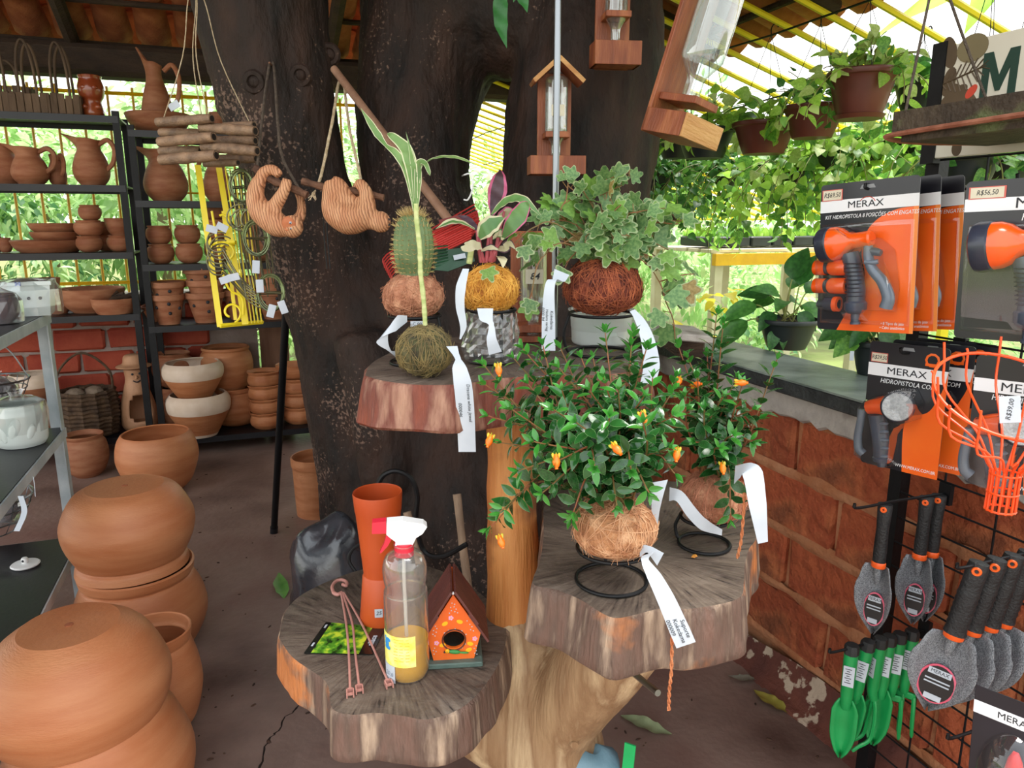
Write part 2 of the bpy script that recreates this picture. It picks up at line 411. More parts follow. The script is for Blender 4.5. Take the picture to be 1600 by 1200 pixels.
# ------------------------------------------------------------------ back wall, its post, the yellow bar fence
S_END = PW(405, 560, W_BACK).dot(E1)
wb = MB(); rot1 = frame(Vector(), E1, UP)
LB = S_END + 4.6
wb.box(LB, .14, LEDGE-.05, T(B(S_END-LB/2, W_BACK+.085, (LEDGE-.05)/2)) @ rot1)
wall_b = structure(wb.obj('wall_back', MORTARB))
bricks(wall_b, 'brick', B(S_END-LB, W_BACK), E1, -E2, LB, .04, LEDGE-.06, .335, .158, .022, BRICKB, .012)
lb = MB(); lb.rbox(LB+.02, .3, .05, .005, T(B(S_END-LB/2, W_BACK+.08, LEDGE-.025)) @ rot1); lb.obj('ledge_slab', PLASTER, wall_b)
pm = MB(); pm.box(.2, .18, 2.55, T(B(S_END+.115, W_BACK+.07, 1.275)) @ rot1); pm.obj('wooden_post', mat('brown_post_wood', '#6b4a38', '#80604c', .8, 5, .5, 30, stretch=(4, 4, .5)), wall_b)

fence = thing('yellow_fence', 'yellow painted metal bar fence standing on the brick wall behind the clay pot racks', 'fence', B(-1, W_BACK+.08, 0))
def bar(p, q, r, name, par, m, seg=6):
    mb = MB(); mb.tube([p, q], r, seg); return mb.obj(name, m, par, world=True)
s = -4.4
while s < 1.66:
    z0 = LEDGE if s < S_END+.25 else 0.0
    if not (S_END < s < S_END+.24): bar(B(s, W_BACK+.08, z0), B(s, W_BACK+.08, 2.42), .0085, 'bar', fence, YELLOW)
    s += .152
for z in (1.13, 1.74, 2.38): bar(B(-4.5, W_BACK+.08, z), B(1.66, W_BACK+.08, z), .013 if z != 1.74 else .007, 'rail', fence, YELLOW)
mb = MB(); mb.box(.06, .06, 2.6, T(B(S_WALL, W_BACK+.06, 1.3)) @ rot1); mb.obj('corner_post', YELLOW, fence, world=True)

# ------------------------------------------------------------------ tiled roof
ceil = empty_structure('ceiling', B(-1, 5.7, 2.6))
def pole(p, q, r, name, m, par=ceil):
    mb = MB(); pts = spline([p, p.lerp(q, .3) + Vector((R(-.01, .01), R(-.01, .01), R(-.012, .012))), p.lerp(q, .7) + Vector((R(-.01, .01), 0, R(-.012, .012))), q], 3)
    mb.tube(pts, r, 8); return mb.obj(name, m, par, world=True)
mb = MB(); mb.rbox(7.6, .2, .19, .03, T(B(-1.7, W_BACK-.02, 2.55)) @ rot1); mb.obj('beam', BEAMW, ceil, world=True)
KB, KR = math.tan(math.radians(21)), math.tan(math.radians(17))
def zb(w): return 2.80 + (W_BACK - w)*KB
SE = 2.5; S0 = 2.25
def zr(s): return 2.66 + (S0 - s)*KR
def tile_mesh(cap):
    mb = MB(); n = 6; vs = []
    for j, (y, r) in enumerate(((-.26, .098), (.26, .078))):
        for rr in (r, r-.013):
            for i in range(n+1):
                a = PI*i/n; vs.append((rr*math.cos(a)*1.12, y, (1 if cap else -1)*rr*math.sin(a)*.85))
    q = n+1; fs = []
    for i in range(n):
        fs += [(i, i+1, 2*q+i+1, 2*q+i), (q+i+1, q+i, 3*q+i, 3*q+i+1), (i+1, i, q+i, q+i+1), (2*q+i, 2*q+i+1, 3*q+i+1, 3*q+i)]
    mb.add(vs, fs); return mb.mesh('roof_tile', TILE, 40)
capm, chm = tile_mesh(True), tile_mesh(False)
far = MB(); ntile = 0
def lay(o, ax, down, cap, near):
    global ntile
    M = frame(o, ax, ax.cross(down) if ax.cross(down).z > 0 else -ax.cross(down))
    if M.col[1].to_3d().dot(down) > 0: M = M @ Rz(PI)
    M = M @ Rz(R(-.02, .02))
    if near and ntile < 290: inst('roof_tile', capm if cap else chm, ceil, rootm(ceil).inverted() @ M); ntile += 1
    else:
        me = capm if cap else chm
        far.add([v.co for v in me.vertices], [tuple(p.vertices) for p in me.polygons], M)
dB = (E2 - UP*KB).normalized(); dR = (E1 - UP*KR).normalized()
for r in range(11):
    w = W_BACK + .28 - r*.42
    for c in range(34):
        s = -5.6 + c*.235
        if zb(w) > zr(s) + .05: continue
        lay(B(s, w, zb(w)), E1, dB, False, -3.9 < s < .6 and r < 6)
        lay(B(s+.117, w, zb(w)+.05), E1, dB, True, -3.9 < s < .6 and r < 6)
for r in range(10):
    s = SE - .05 - r*.42
    for c in range(26):
        w = .9 + c*.235
        if zr(s) > zb(w) + .05: continue
        lay(B(s, w, zr(s)), E2, dR, False, r < 2 and w > 2.4)
        lay(B(s, w+.117, zr(s)+.05), E2, dR, True, r < 2 and w > 2.4)
stuff(far.obj('far_tiles', TILE, ceil, world=True, sharp=40))
for i in range(9):
    s = -4.9 + i*.8; w1 = max(.9, W_BACK - (zr(s)-2.80)/KB)
    if W_BACK + .1 - w1 > .4: pole(B(s, W_BACK+.3, zb(W_BACK+.3)-.15), B(s, w1, zb(w1)-.15), .045, 'rafter', BEAMW)
for i in range(10):
    w = W_BACK + .05 - i*.42; s1 = min(1.9, S0-(zb(w)-2.66)/KR)
    if s1 > -5.4: pole(B(-5.6, w, zb(w)-.10), B(s1, w, zb(w)-.10), .018, 'batten', BEAMW)
for i in range(7):
    w = 1.2 + i*.8; s1 = S0 - (zb(w)-2.66)/KR
    pole(B(SE+.02, w, zr(SE)-.13), B(max(s1, -1.2), w, zr(max(s1, -1.2))-.13), .04, 'rafter', BEAMW)
for i in range(8):
    s = SE - .08 - i*.42; w1 = min(6, W_BACK-(zr(s)-2.80)/KB)
    if w1 > 1.2: pole(B(s, .8, zr(s)-.09), B(s, w1, zr(s)-.09), .018, 'batten', BEAMW)
pole(B(S_WALL+.05, .8, zr(S_WALL)-.24), B(S_WALL+.05, W_BACK+.2, zr(S_WALL)-.24), .05, 'beam', BEAMW)

# ------------------------------------------------------------------ yellow pergola over the garden side
perg = thing('pergola', 'slanting pergola of thin yellow metal bars over the hanging plants beyond the roof edge', 'pergola', B(S_WALL+.1, 3, 2.5))
KP = .30
def zp(s): return 2.62 - (s-S_WALL)*KP
w = .6
while w < 9.5:
    bar(B(S_WALL+.02, w, zp(S_WALL)), B(5.2, w, zp(5.2)), .0135, 'bar', perg, YELLOWB); w += .235
for s in (S_WALL+.1, 3.4, 5.1): bar(B(s, .5, zp(s)-.022), B(s, 9.5, zp(s)-.022), .012, 'rail', perg, YELLOWB)
for s in (2.35, 2.9):
    pts = [B(s, .6+k*.6, zp(s)-.03-.012*math.sin(k*2.2)) for k in range(15)]
    mb = MB(); mb.tube(pts, .005, 5); mb.obj('hanging_wire', BLACKM, perg, world=True)
for w_ in (1.2, 4.2, 9.3):
    mb = MB(); mb.box(.06, .06, zp(5.1), T(B(5.1, w_, zp(5.1)/2-.03))); mb.obj('post', YELLOWB, perg, world=True)
# ------------------------------------------------------------------ the big tree
from mathutils.bvhtree import BVHTree
def PY(px, py, Y): d = ray(px, py); return EYE + d*(Y/d.y)
def pt_r(px, py, Y, r): d = ray(px, py); t = Y/d.y; return EYE + d*t, r*t/FPX
def limb(rows):
    q = [pt_r(*r) for r in rows]; return ('tube', [a for a, b in q], [b for a, b in q])
BARK = mat('dark_bark', '#120d0a', '#38241a', .75, 9, 1.0, 55, c3='#281a13', stretch=(1, 1, .45), lo=.32, hi=.72, detail=9, spec=.4)
def add_flecks(m, col, scale, lo, hi, amt=1.0):
    nt = m.node_tree; N = nt.nodes; L = nt.links; b = N['Principled BSDF']; src = b.inputs['Base Color'].links[0].from_socket
    tc = N.new('ShaderNodeTexCoord'); a = N.new('ShaderNodeTexNoise'); a.inputs['Scale'].default_value = scale; a.inputs['Detail'].default_value = 8
    c = N.new('ShaderNodeTexNoise'); c.inputs['Scale'].default_value = 2.2
    L.new(tc.outputs['Object'], a.inputs[0]); L.new(tc.outputs['Object'], c.inputs[0])
    mul = N.new('ShaderNodeMath'); mul.operation = 'MULTIPLY'; L.new(a.outputs[0], mul.inputs[0]); L.new(c.outputs[0], mul.inputs[1])
    r = N.new('ShaderNodeMapRange'); r.inputs[1].default_value = lo; r.inputs[2].default_value = hi; r.inputs[4].default_value = amt; L.new(mul.outputs[0], r.inputs[0])
    mx = N.new('ShaderNodeMix'); mx.data_type = 'RGBA'; L.new(r.outputs[0], mx.inputs[0]); L.new(src, mx.inputs[6]); mx.inputs[7].default_value = srgb(col)
    L.new(mx.outputs[2], b.inputs['Base Color'])
add_flecks(BARK, '#8f7464', 80, .335, .40, .55)
tree = thing('tree', 'massive dark barked tree dividing into three trunks through the roof', 'tree', PY(690, 880, 2.9)*1.0)
tree.location.z = 0
def bark_disp(co, no):
    w = co*1.0
    a = mnoise.noise(Vector((w.x*9, w.y*9, w.z*3))) * .022 + mnoise.noise(Vector((w.x*28, w.y*28, w.z*9))) * .010 + mnoise.noise(w*60) * .004
    return co + no*a
parts = [
    limb([(392, -160, 2.9, 106), (406, 0, 2.82, 104), (430, 150, 2.8, 92), (470, 300, 2.8, 76), (512, 420, 2.82, 82), (560, 560, 2.86, 95), (600, 720, 2.9, 105), (620, 900, 2.9, 105)]),
    limb([(705, -160, 3.3, 150), (690, 0, 3.2, 128), (655, 150, 3.1, 94), (650, 300, 3.02, 84), (664, 430, 2.98, 110), (680, 600, 2.95, 150), (690, 800, 2.9, 160), (690, 930, 2.9, 165)]),
    limb([(925, -160, 3.0, 112), (927, 0, 2.95, 108), (918, 150, 2.92, 122), (900, 280, 2.9, 118), (868, 420, 2.9, 122), (800, 600, 2.95, 165), (760, 800, 2.95, 150), (730, 930, 2.95, 165)]),
    limb([(690, 20, 3.15, 120), (770, 10, 3.1, 112), (860, 10, 3.0, 105)]),
    limb([(620, 780, 2.75, 90), (560, 850, 2.62, 50), (515, 905, 2.55, 22)]),
    limb([(720, 800, 2.7, 110), (770, 900, 2.5, 60), (800, 960, 2.42, 30)]),
    limb([(820, 780, 2.95, 100), (900, 880, 2.95, 60), (960, 930, 3.0, 26)]),
    limb([(560, 520, 2.6, 40), (590, 640, 2.56, 46), (600, 760, 2.55, 40)]),
]
trunk = blob(parts, .022, 'trunk', BARK, tree, 4, bark_disp, world=True)
TREE_BVH = BVHTree.FromPolygons([tuple(rootm(tree) @ v.co) for v in trunk.data.vertices], [tuple(p.vertices) for p in trunk.data.polygons])
def HIT(px, py, off=0.0):
    d = ray(px, py).normalized(); h = TREE_BVH.ray_cast(EYE, d)
    return (h[0] - d*off) if h[0] is not None else PY(px, py, 2.6)
# knots on the bark
for px, py in ((397, 128), (515, 85), (470, 118)):
    p = HIT(px, py); mb = MB(); mb.ring(.028, .012, frame(p, Vector((1, 0, 0)), EYE-p), 14, 6); mb.ball(.02, .02, .01, frame(p, Vector((1, 0, 0)), EYE-p), 10, 6)
    mb.obj('knot', BARK, tree, world=True)

# ------------------------------------------------------------------ the log stand with its three slabs
LOGSIDE_R = mat('red_log_side', '#84402a', '#a8806a', .7, 11, .9, 30, c3='#6d3a2e', stretch=(3.2, 3.2, .5), lo=.3, hi=.7, detail=8)
LOGSIDE = mat('log_side', '#6e5246', '#ab947e', .7, 11, .9, 30, c3='#5e4a3f', stretch=(3.2, 3.2, .5), lo=.3, hi=.7, detail=8)
LOGTOP = mat('log_top', '#42362f', '#6d6055', .62, 9, .6, 40, c3='#564940', lo=.3, hi=.72, detail=9)
POSTW = mat('peeled_post', '#a8602c', '#c78a4e', .6, 6, .5, 40, c3='#b37238', stretch=(4, 4, .35), lo=.3, hi=.7)
add_flecks(POSTW, '#5a2f18', 9, .27, .36, .7)
BASEW = mat('pale_log_base', '#a88a66', '#c9b08a', .65, 5, .5, 40, c3='#8a6a4a', stretch=(4, 4, .5), lo=.3, hi=.7)
add_flecks(BRICK, '#5a2e1e', 6, .30, .37, .7)
add_flecks(DIRT, '#c4b29c', 16, .325, .345, .9)
add_flecks(LOGSIDE, '#c9793c', 10, .27, .34, .8)
def logtop(c, k):
    m = LOGTOP.copy(); m.name = 'log_top_cut'; nt = m.node_tree; N = nt.nodes; L = nt.links; b = N['Principled BSDF']; src = b.inputs['Base Color'].links[0].from_socket
    tc = N.new('ShaderNodeTexCoord'); sb = N.new('ShaderNodeVectorMath'); sb.operation = 'SUBTRACT'; sb.inputs[1].default_value = c; L.new(tc.outputs['Object'], sb.inputs[0])
    se = N.new('ShaderNodeSeparateXYZ'); L.new(sb.outputs[0], se.inputs[0]); at = N.new('ShaderNodeMath'); at.operation = 'ARCTAN2'; L.new(se.outputs[1], at.inputs[0]); L.new(se.outputs[0], at.inputs[1])
    ln = N.new('ShaderNodeVectorMath'); ln.operation = 'LENGTH'; L.new(sb.outputs[0], ln.inputs[0])
    cb = N.new('ShaderNodeCombineXYZ'); a1 = N.new('ShaderNodeMath'); a1.operation = 'MULTIPLY'; a1.inputs[1].default_value = 14; L.new(at.outputs[0], a1.inputs[0]); a2 = N.new('ShaderNodeMath'); a2.operation = 'MULTIPLY'; a2.inputs[1].default_value = 7; L.new(ln.outputs['Value'], a2.inputs[0])
    L.new(a1.outputs[0], cb.inputs[0]); L.new(a2.outputs[0], cb.inputs[1]); cb.inputs[2].default_value = k*3.7
    nz = N.new('ShaderNodeTexNoise'); nz.inputs['Scale'].default_value = 2.4; nz.inputs['Detail'].default_value = 9; L.new(cb.outputs[0], nz.inputs[0])
    mr = N.new('ShaderNodeMapRange'); mr.inputs[1].default_value = .42; mr.inputs[2].default_value = .72; mr.inputs[4].default_value = .40; L.new(nz.outputs[0], mr.inputs[0])
    mx = N.new('ShaderNodeMix'); mx.data_type = 'RGBA'; L.new(mr.outputs[0], mx.inputs[0]); L.new(src, mx.inputs[6]); mx.inputs[7].default_value = srgb('#8c7d6c'); L.new(mx.outputs[2], b.inputs['Base Color'])
    m2 = N.new('ShaderNodeMapRange'); m2.inputs[1].default_value = .40; m2.inputs[2].default_value = .30; L.new(nz.outputs[0], m2.inputs[0]); m3 = N.new('ShaderNodeMix'); m3.data_type = 'RGBA'; L.new(m2.outputs[0], m3.inputs[0]); L.new(mx.outputs[2], m3.inputs[6]); m3.inputs[7].default_value = srgb('#241b16'); L.new(m3.outputs[2], b.inputs['Base Color'])
    return m
stand = thing('log_stand', 'tree log display stand with three thick bark edged slabs at different heights', 'plant stand', (PY(800, 900, 1.5).x, 1.5, 0))
def slab(name, outline, z, th, flare, seed):
    pts = [PZ(x, y, z) for x, y in outline]; c = sum(pts, Vector())/len(pts)
    lp = spline(pts + [pts[0]], 5)[:-1]; n = len(lp); mb = MB(); mb.smooth = True
    rows = [(1.0, .0, .985), (1.0, -.006, 1.0)] + [(1, -th*k/5, 1+flare*k/5) for k in range(1, 5)] + [(1, -th+.006, 1+flare), (1, -th, 1+flare-.02)]
    vs = []
    for ri, (_, dz, k) in enumerate(rows):
        for i, p in enumerate(lp):
            d = p - c; j = mnoise.noise(Vector((p.x*22, p.y*22, seed+dz*9)))*.006 if ri > 0 else 0
            q = c + d*k + d.normalized()*j; vs.append((q.x, q.y, z+dz + (.003*mnoise.noise(Vector((p.x*8, p.y*8, seed))) if ri < 2 else .006*mnoise.noise(Vector((p.x*9, p.y*9, 3+seed)))*(ri > 3))))
    fs = []
    for ri in range(len(rows)-1):
        for i in range(n): j = (i+1) % n; fs.append((ri*n+i, ri*n+j, (ri+1)*n+j, (ri+1)*n+i)[::-1])
    mb.mi = 1; mb.add(vs, fs)
    b = len(mb.v)
    # top: concentric inner rings so that the radial checks stay cheap
    inner = []
    for k in (.7, .35):
        inner.append(len(mb.v))
        for p in lp: q = c + (p-c)*k*.985; mb.v.append((q.x, q.y, z + .002*mnoise.noise(Vector((q.x*12, q.y*12, seed)))))
    mb.v.append((c.x, c.y, z)); ci = len(mb.v)-1
    def face(f, m): mb.f.append(list(f)); mb.m.append(m); mb.sm.append(True)
    for i in range(n):
        j = (i+1) % n
        face((i, j, inner[0]+j, inner[0]+i), 0); face((inner[0]+i, inner[0]+j, inner[1]+j, inner[1]+i), 0); face((inner[1]+i, inner[1]+j, ci), 0)
        face(((len(rows)-1)*n+j, (len(rows)-1)*n+i, ci), 1) if False else None
    bc = len(mb.v); mb.v.append((c.x, c.y, z-th))
    for i in range(n): face(((len(rows)-1)*n+(i+1) % n, (len(rows)-1)*n+i, bc), 1)
    return mb.obj(name, [logtop(c - stand.location, seed), LOGSIDE_R if seed == 3 else LOGSIDE], stand, world=True, sharp=50), c
Z_LOW, Z_MID, Z_UP = .69, .93, 1.26
slab_low, c_low = slab('slab', [(433, 996), (455, 1028), (507, 1066), (517, 1107), (548, 1118), (585, 1115), (630, 1120), (671, 1126), (723, 1109), (762, 1070), (785, 1030), (794, 990), (784, 960), (750, 925), (700, 895), (640, 878), (580, 885), (528, 900), (472, 927), (443, 957)], Z_LOW, .095, .03, 1)
slab_mid, c_mid = slab('slab', [(834, 896), (831, 914), (868, 922), (905, 938), (940, 960), (962, 968), (990, 964), (1034, 953), (1072, 954), (1126, 946), (1160, 933), (1165, 908), (1166, 885), (1172, 860), (1184, 838), (1176, 800), (1140, 768), (1060, 752), (960, 752), (880, 762), (850, 780), (847, 840), (840, 880)], Z_MID, .105, .05, 2)
slab_up, c_up = slab('slab', [(567, 588), (600, 597), (660, 601), (720, 600), (780, 592), (850, 588), (930, 586), (1000, 578), (1014, 562), (1000, 545), (930, 530), (840, 524), (740, 524), (650, 535), (604, 552), (575, 570)], Z_UP, .09, .05, 3)
def lp_(px, py, Y, r): p, q = pt_r(px, py, Y, r); return p, q
g0 = Vector((PY(850, 1150, 1.5).x, 1.52, -.02))
base = [('tube', [g0, Vector((g0.x, 1.51, .2)), pt_r(850, 1150, 1.5, 1)[0], pt_r(826, 1040, 1.5, 1)[0], pt_r(804, 950, 1.5, 1)[0]], [.19, .165, .14, .105, .06]),
        ('tube', [pt_r(850, 1130, 1.5, 1)[0], c_mid + Vector((-.02, .02, -.16)), c_mid + Vector((0, 0, -.103))], [.11, .085, .09]),
        ('tube', [pt_r(840, 1150, 1.5, 1)[0] + Vector((0, .02, -.05)), c_low + Vector((.10, .05, -.17)), c_low + Vector((.05, .03, -.093))], [.10, .08, .08])]
blob(base, .014, 'trunk_base', BASEW, stand, 3, lambda co, no: co + no*(.008*mnoise.noise(Vector((co.x*9, co.y*9, co.z*3)))), world=True)
mb = MB(); pa = [pt_r(803, 985, 1.5, 1)[0], pt_r(801, 850, 1.5, 1)[0], pt_r(799, 740, 1.5, 1)[0], Vector((pt_r(799, 700, 1.5, 1)[0].x, 1.5, Z_UP-.085))]
mb.tube(spline(pa, 6), [.062 - .010*min(1, i/12) + .0015*math.sin(i*1.3) for i in range(19)], 18); mb.obj('post', POSTW, stand, world=True)
mb = MB()
for px, py in ((890, 1080), (838, 1172), (908, 770)):
    pass
p = pt_r(889, 1081, 1.5, 1)[0]; mb.tube([p + Vector((0, -.115, -.012)), p + Vector((0, -.155, -.018))], [.011, .009], 10); mb.obj('peg', BASEW, stand, world=True)
p = PT(1000, 1060, 1.32); q = PT(1028, 1083, 1.26); mb = MB(); mb.tube([p - (q-p)*1.2, q], .006, 10); mb.obj('steel_pin', CHROME, stand, world=True)
# ------------------------------------------------------------------ pottery kinds
def proj(p):
    d = p - EYE; f = d.y*_cp - d.z*_sp; u = d.y*_sp + d.z*_cp
    return 800 + FPX*d.x/f, 600 - FPX*u/f, f
def SH(px, z, w):                                                     # the point above picture column px on level z in plane w
    py = 345
    for _ in range(5):
        p = PW(px, py, w); p = p + UP*(z-p.z); q = proj(p); py = q[1]
        px2 = px + (px - q[0])
    p = PW(px, py, w); p.z = z + .002
    return p
def vessel(outer, th=.008, floor_=None):                                # outer profile from the base edge to the rim -> closed profile
    z0 = outer[0][1]; inn = [(max(r-th, .001), z) for r, z in outer[1:]][::-1]
    rim = outer[-1]
    prof = [(0, z0)] + outer + [(rim[0]-th*.5, rim[1]+th*.4)] + [(r, z) for r, z in inn if z > z0 + th] + [(max(outer[0][0]-th, .004), z0+th), (0, z0+th)]
    return prof
def curve2(pts, n=5):
    return [(p.x, p.y) for p in spline([Vector((a, b, 0)) for a, b in pts], n)]
def pot_profile(kind, r, h):
    if kind == 'round': k = [(.52, 0), (.80, .16), (.99, .48), (.93, .80), (.80, .90), (.84, .96), (.86, 1)]
    elif kind == 'bowl': k = [(.55, 0), (.80, .30), (.94, .70), (1, 1)]
    elif kind == 'dish': k = [(.75, 0), (.9, .4), (.97, .8), (1, 1)]
    elif kind == 'cone': k = [(.58, 0), (.80, .55), (.90, .80), (1.0, .82), (1.0, 1)]
    elif kind == 'cyl': k = [(.88, 0), (.92, .4), (.95, .8), (1, .86), (1.0, 1)]
    elif kind == 'barrel': k = [(.66, 0), (.88, .2), (1.0, .55), (.95, .82), (.86, .92), (.90, .96), (.89, 1)]
    elif kind == 'wide': k = [(.52, 0), (.80, .18), (.99, .52), (1.0, .72), (.93, .9), (.84, 1)]
    elif kind == 'band': k = [(.50, 0), (.72, .28), (.95, .6), (1.0, .76), (.98, .9), (.88, 1)]
    elif kind == 'bulb': k = [(.58, 0), (.80, .10), (.99, .38), (.97, .62), (.84, .84), (.80, .88), (.84, .92), (.86, 1)]
    elif kind == 'ringp': k = [(.72, 0), (.95, .25), (1.0, .5), (.92, .75), (.90, .82), (.99, .95), (1.0, 1)]
    return curve2([(a*r, b*h) for a, b in k], 4)
def pot(kind, r, h, loc, label, name='clay_pot', cat='pot', m=TERRA, group=None, th=None, flip=False, tilt=0, hole=False, wob=None, seg=32, rz=None):
    mb = MB(); pr = vessel(pot_profile(kind, r, h), th or max(.006, r*.06))
    mb.lathe(pr, seg, wob=wob)
    mats = [m, CREAM, INK if not flip else TERRA_IN]
    if kind == 'band':
        mb.m = [1 if (.60*h < sum(mb.v[i][2] for i in f)/len(f) < 1.02*h or sum(mb.v[i][2] for i in f)/len(f) < .05*h) and sum(mb.v[i][0]**2+mb.v[i][1]**2 for i in f)/len(f) > (.5*r)**2 else 0 for f in mb.f]
    if hole and flip is not None:
        mb.mi = 2
        mb.ball(.05*r if flip else .07*r, None, .012*r if flip else None, c=(0, 0, -.0005) if flip else (0, -r*.86, h*.4), seg=10, rows=5)
    M = (T(0, 0, h) @ Rx(PI)) if flip else Matrix()
    me = mb.mesh(name, mats, 42, M)
    o = bpy.data.objects.new(name, me); COL.objects.link(o); o.location = loc
    o.rotation_euler = (tilt, 0, R(0, 6) if rz is None else rz)
    return tag(o, label, cat, group)
def px2m(px, p): return px*proj(p)[2]/FPX
W1 = 5.216                                                            # front plane of the two black racks
def rack(name, label, s0, s1, zs, front_leg=True):
    t = thing(name, label, 'shelving rack', B((s0+s1)/2, W1+.22, 0))
    for a in (s0, s1):
        for w in (W1+.015, W1+.42):
            mb = MB(); mb.box(.04, .03, zs[0]+.03, T(B(a, w, (zs[0]+.03)/2)) @ rot1); mb.obj('post', BLACKM, t, world=True)
    for z in zs:
        mb = MB(); mb.box(s1-s0+.03, .44, .012, T(B((s0+s1)/2, W1+.22, z-.006)) @ rot1)
        mb.box(s1-s0+.03, .012, .04, T(B((s0+s1)/2, W1+.002, z-.02)) @ rot1); mb.box(s1-s0+.03, .012, .04, T(B((s0+s1)/2, W1+.44, z-.02)) @ rot1)
        mb.obj('shelf', BLACKS, t, world=True)
    return t
sL = PW(236, 500, W1).dot(E1)
ZA = [PW(150, 180, W1).z, PW(150, 289, W1).z, PW(150, 395, W1).z, PW(150, 493, W1).z, .17]
ZB = [PW(240, 204, W1).z, PW(280, 314, W1).z, PW(280, 413, W1).z, PW(300, 508, W1).z, .12]
sB0 = PW(205, 215, W1).dot(E1); sA1 = sB0 - .075
rack('metal_rack', 'black metal shelving rack crowded with jugs beside the white shelf unit', sA1-1.4, sA1, ZA)
rack('metal_rack', 'black metal shelving rack with the barrel pots on its bottom shelf, next to the tree', sB0, sB0+1.12, ZB)
def jug(loc, h, r, rz, label, group=None, spout=1.2, hand=True, tall=False, tilt=0):
    t = thing('clay_jug', label, 'jug', loc, rz, group); t.rotation_euler = (0, tilt, rz)
    k = [(.62, 0), (.92, .16), (1.0, .36), (.82, .62), (.62, .78), (.66, .9), (.74, 1)] if not tall else [(.75, 0), (.95, .12), (.98, .28), (.74, .55), (.46, .78), (.44, .9), (.5, 1)]
    pr = vessel(curve2([(a*r, b*h) for a, b in k], 4), .007)
    mb = MB(); vs0 = len(mb.v); mb.lathe(pr, 32)
    out = []
    for x, y, z in mb.v:
        q = max(0, (z/h-.66)/.34); a = math.atan2(y, x); d = abs(abs(a)-PI)
        e = math.exp(-(d/.5)**2)*q*q*spout
        out.append((x*(1+e) , y*(1-.2*q*math.exp(-(d/.9)**2)), z + e*.13*h*(1.6 if tall else .7) - .05*h*q*q*math.exp(-(abs(a)/.9)**2)))
    mb.v = out; mb.obj('body', TERRA_D, t)
    if hand:
        mb = MB(); mb.tube(spline([(.60*r, 0, .88*h), (1.15*r, 0, .97*h), (1.5*r, 0, .78*h), (1.35*r, 0, .5*h), (.93*r, 0, .34*h)], 6), .012+.03*r, 8); mb.obj('handle', TERRA_D, t)
    return t
wm = W1+.2
# --- rack with jugs: level by level
def jug_at(px, z, wpx, hpx, label, w=wm, rz=0, **k):
    p = SH(px, z, w); return jug(p, px2m(hpx, p), px2m(wpx, p)/2, YAW*0+rz, label, **k)
jug_at(8, ZA[1], 58, 60, 'wide clay jug partly hidden by the pouring jug, second level of the crowded rack', W1+.28, .3, spout=.3, hand=False)
jug_at(50, ZA[1], 52, 56, 'clay jug with its spout turned toward the wide jug, beside the small handled jug', W1+.16, .1)
jug_at(92, ZA[1], 26, 46, 'small slim clay jug with a ring handle on the crowded rack', W1+.22, -.5, spout=.3)
jug_at(146, ZA[1], 52, 70, 'large clay jug with a long lip, at the rack end below the head vase', W1+.18, 0)
def pot_at(px, z, wpx, hpx, kind, label, w=wm, dz=0, **k):
    p = SH(px, z, w); p.z += dz; q = px2m(1, p)
    k.setdefault('m', TERRA_D)
    return pot(kind, wpx*q/2, hpx*q, p, label, **k), hpx*q
pot_at(10, ZA[2], 20, 22, 'round', 'tiny clay pot at the far end of the plate shelf')
pot_at(-6, ZA[2], 22, 28, 'round', 'clay pot cut off by the picture edge on the plate shelf')
d, h = pot_at(78, ZA[2], 104, 17, 'dish', 'broad shallow clay platter under two smaller dishes', name='clay_plate', cat='plate')
_, h2 = pot_at(90, ZA[2], 70, 13, 'dish', 'clay dish resting on the broad platter, lower of two', dz=h, name='clay_plate', cat='plate')
pot_at(90, ZA[2], 72, 13, 'dish', 'clay dish resting on another dish, topmost above the platter', dz=h+h2, name='clay_plate', cat='plate')
_, h = pot_at(141, ZA[2], 38, 24, 'round', 'squat clay pot at the bottom of a stack of three', W1+.1)
_, h2 = pot_at(143, ZA[2], 42, 24, 'round', 'squat clay pot in the middle of a stack of three', W1+.1, dz=h)
pot_at(148, ZA[2], 33, 23, 'round', 'small clay pot crowning a stack of three', W1+.1, dz=h+h2)
_, h = pot_at(168, ZA[2], 34, 24, 'round', 'clay pot behind the stack of three, lower one', W1+.3)
pot_at(168, ZA[2], 32, 20, 'round', 'clay pot behind the stack of three, upper one', W1+.3, dz=h)
_, h = pot_at(188, ZA[2], 36, 24, 'round', 'clay pot at the rack end under a taller pot', W1+.16)
pot_at(189, ZA[2], 38, 26, 'bowl', 'taller clay pot standing on another at the rack end', W1+.16, dz=h)
_, h = pot_at(88, ZA[3], 42, 18, 'dish', 'clay saucer at the bottom of the pile by the white box', name='clay_plate', cat='plate')
_, h2 = pot_at(88, ZA[3], 42, 17, 'dish', 'clay saucer second in the pile by the white box', dz=h, name='clay_plate', cat='plate')
pot_at(82, ZA[3], 34, 20, 'bowl', 'clay bowl on top of the saucer pile by the white box', dz=h+h2, name='clay_bowl', cat='bowl')
pot_at(146, ZA[3], 96, 36, 'bowl', 'big clay bowl behind the ridged bowl of bark', W1+.21, name='clay_bowl', cat='bowl')
(bb, h) = pot_at(180, ZA[3], 66, 23, 'dish', 'ridged shallow clay bowl holding bark pieces', W1+.08, name='clay_bowl', cat='bowl')
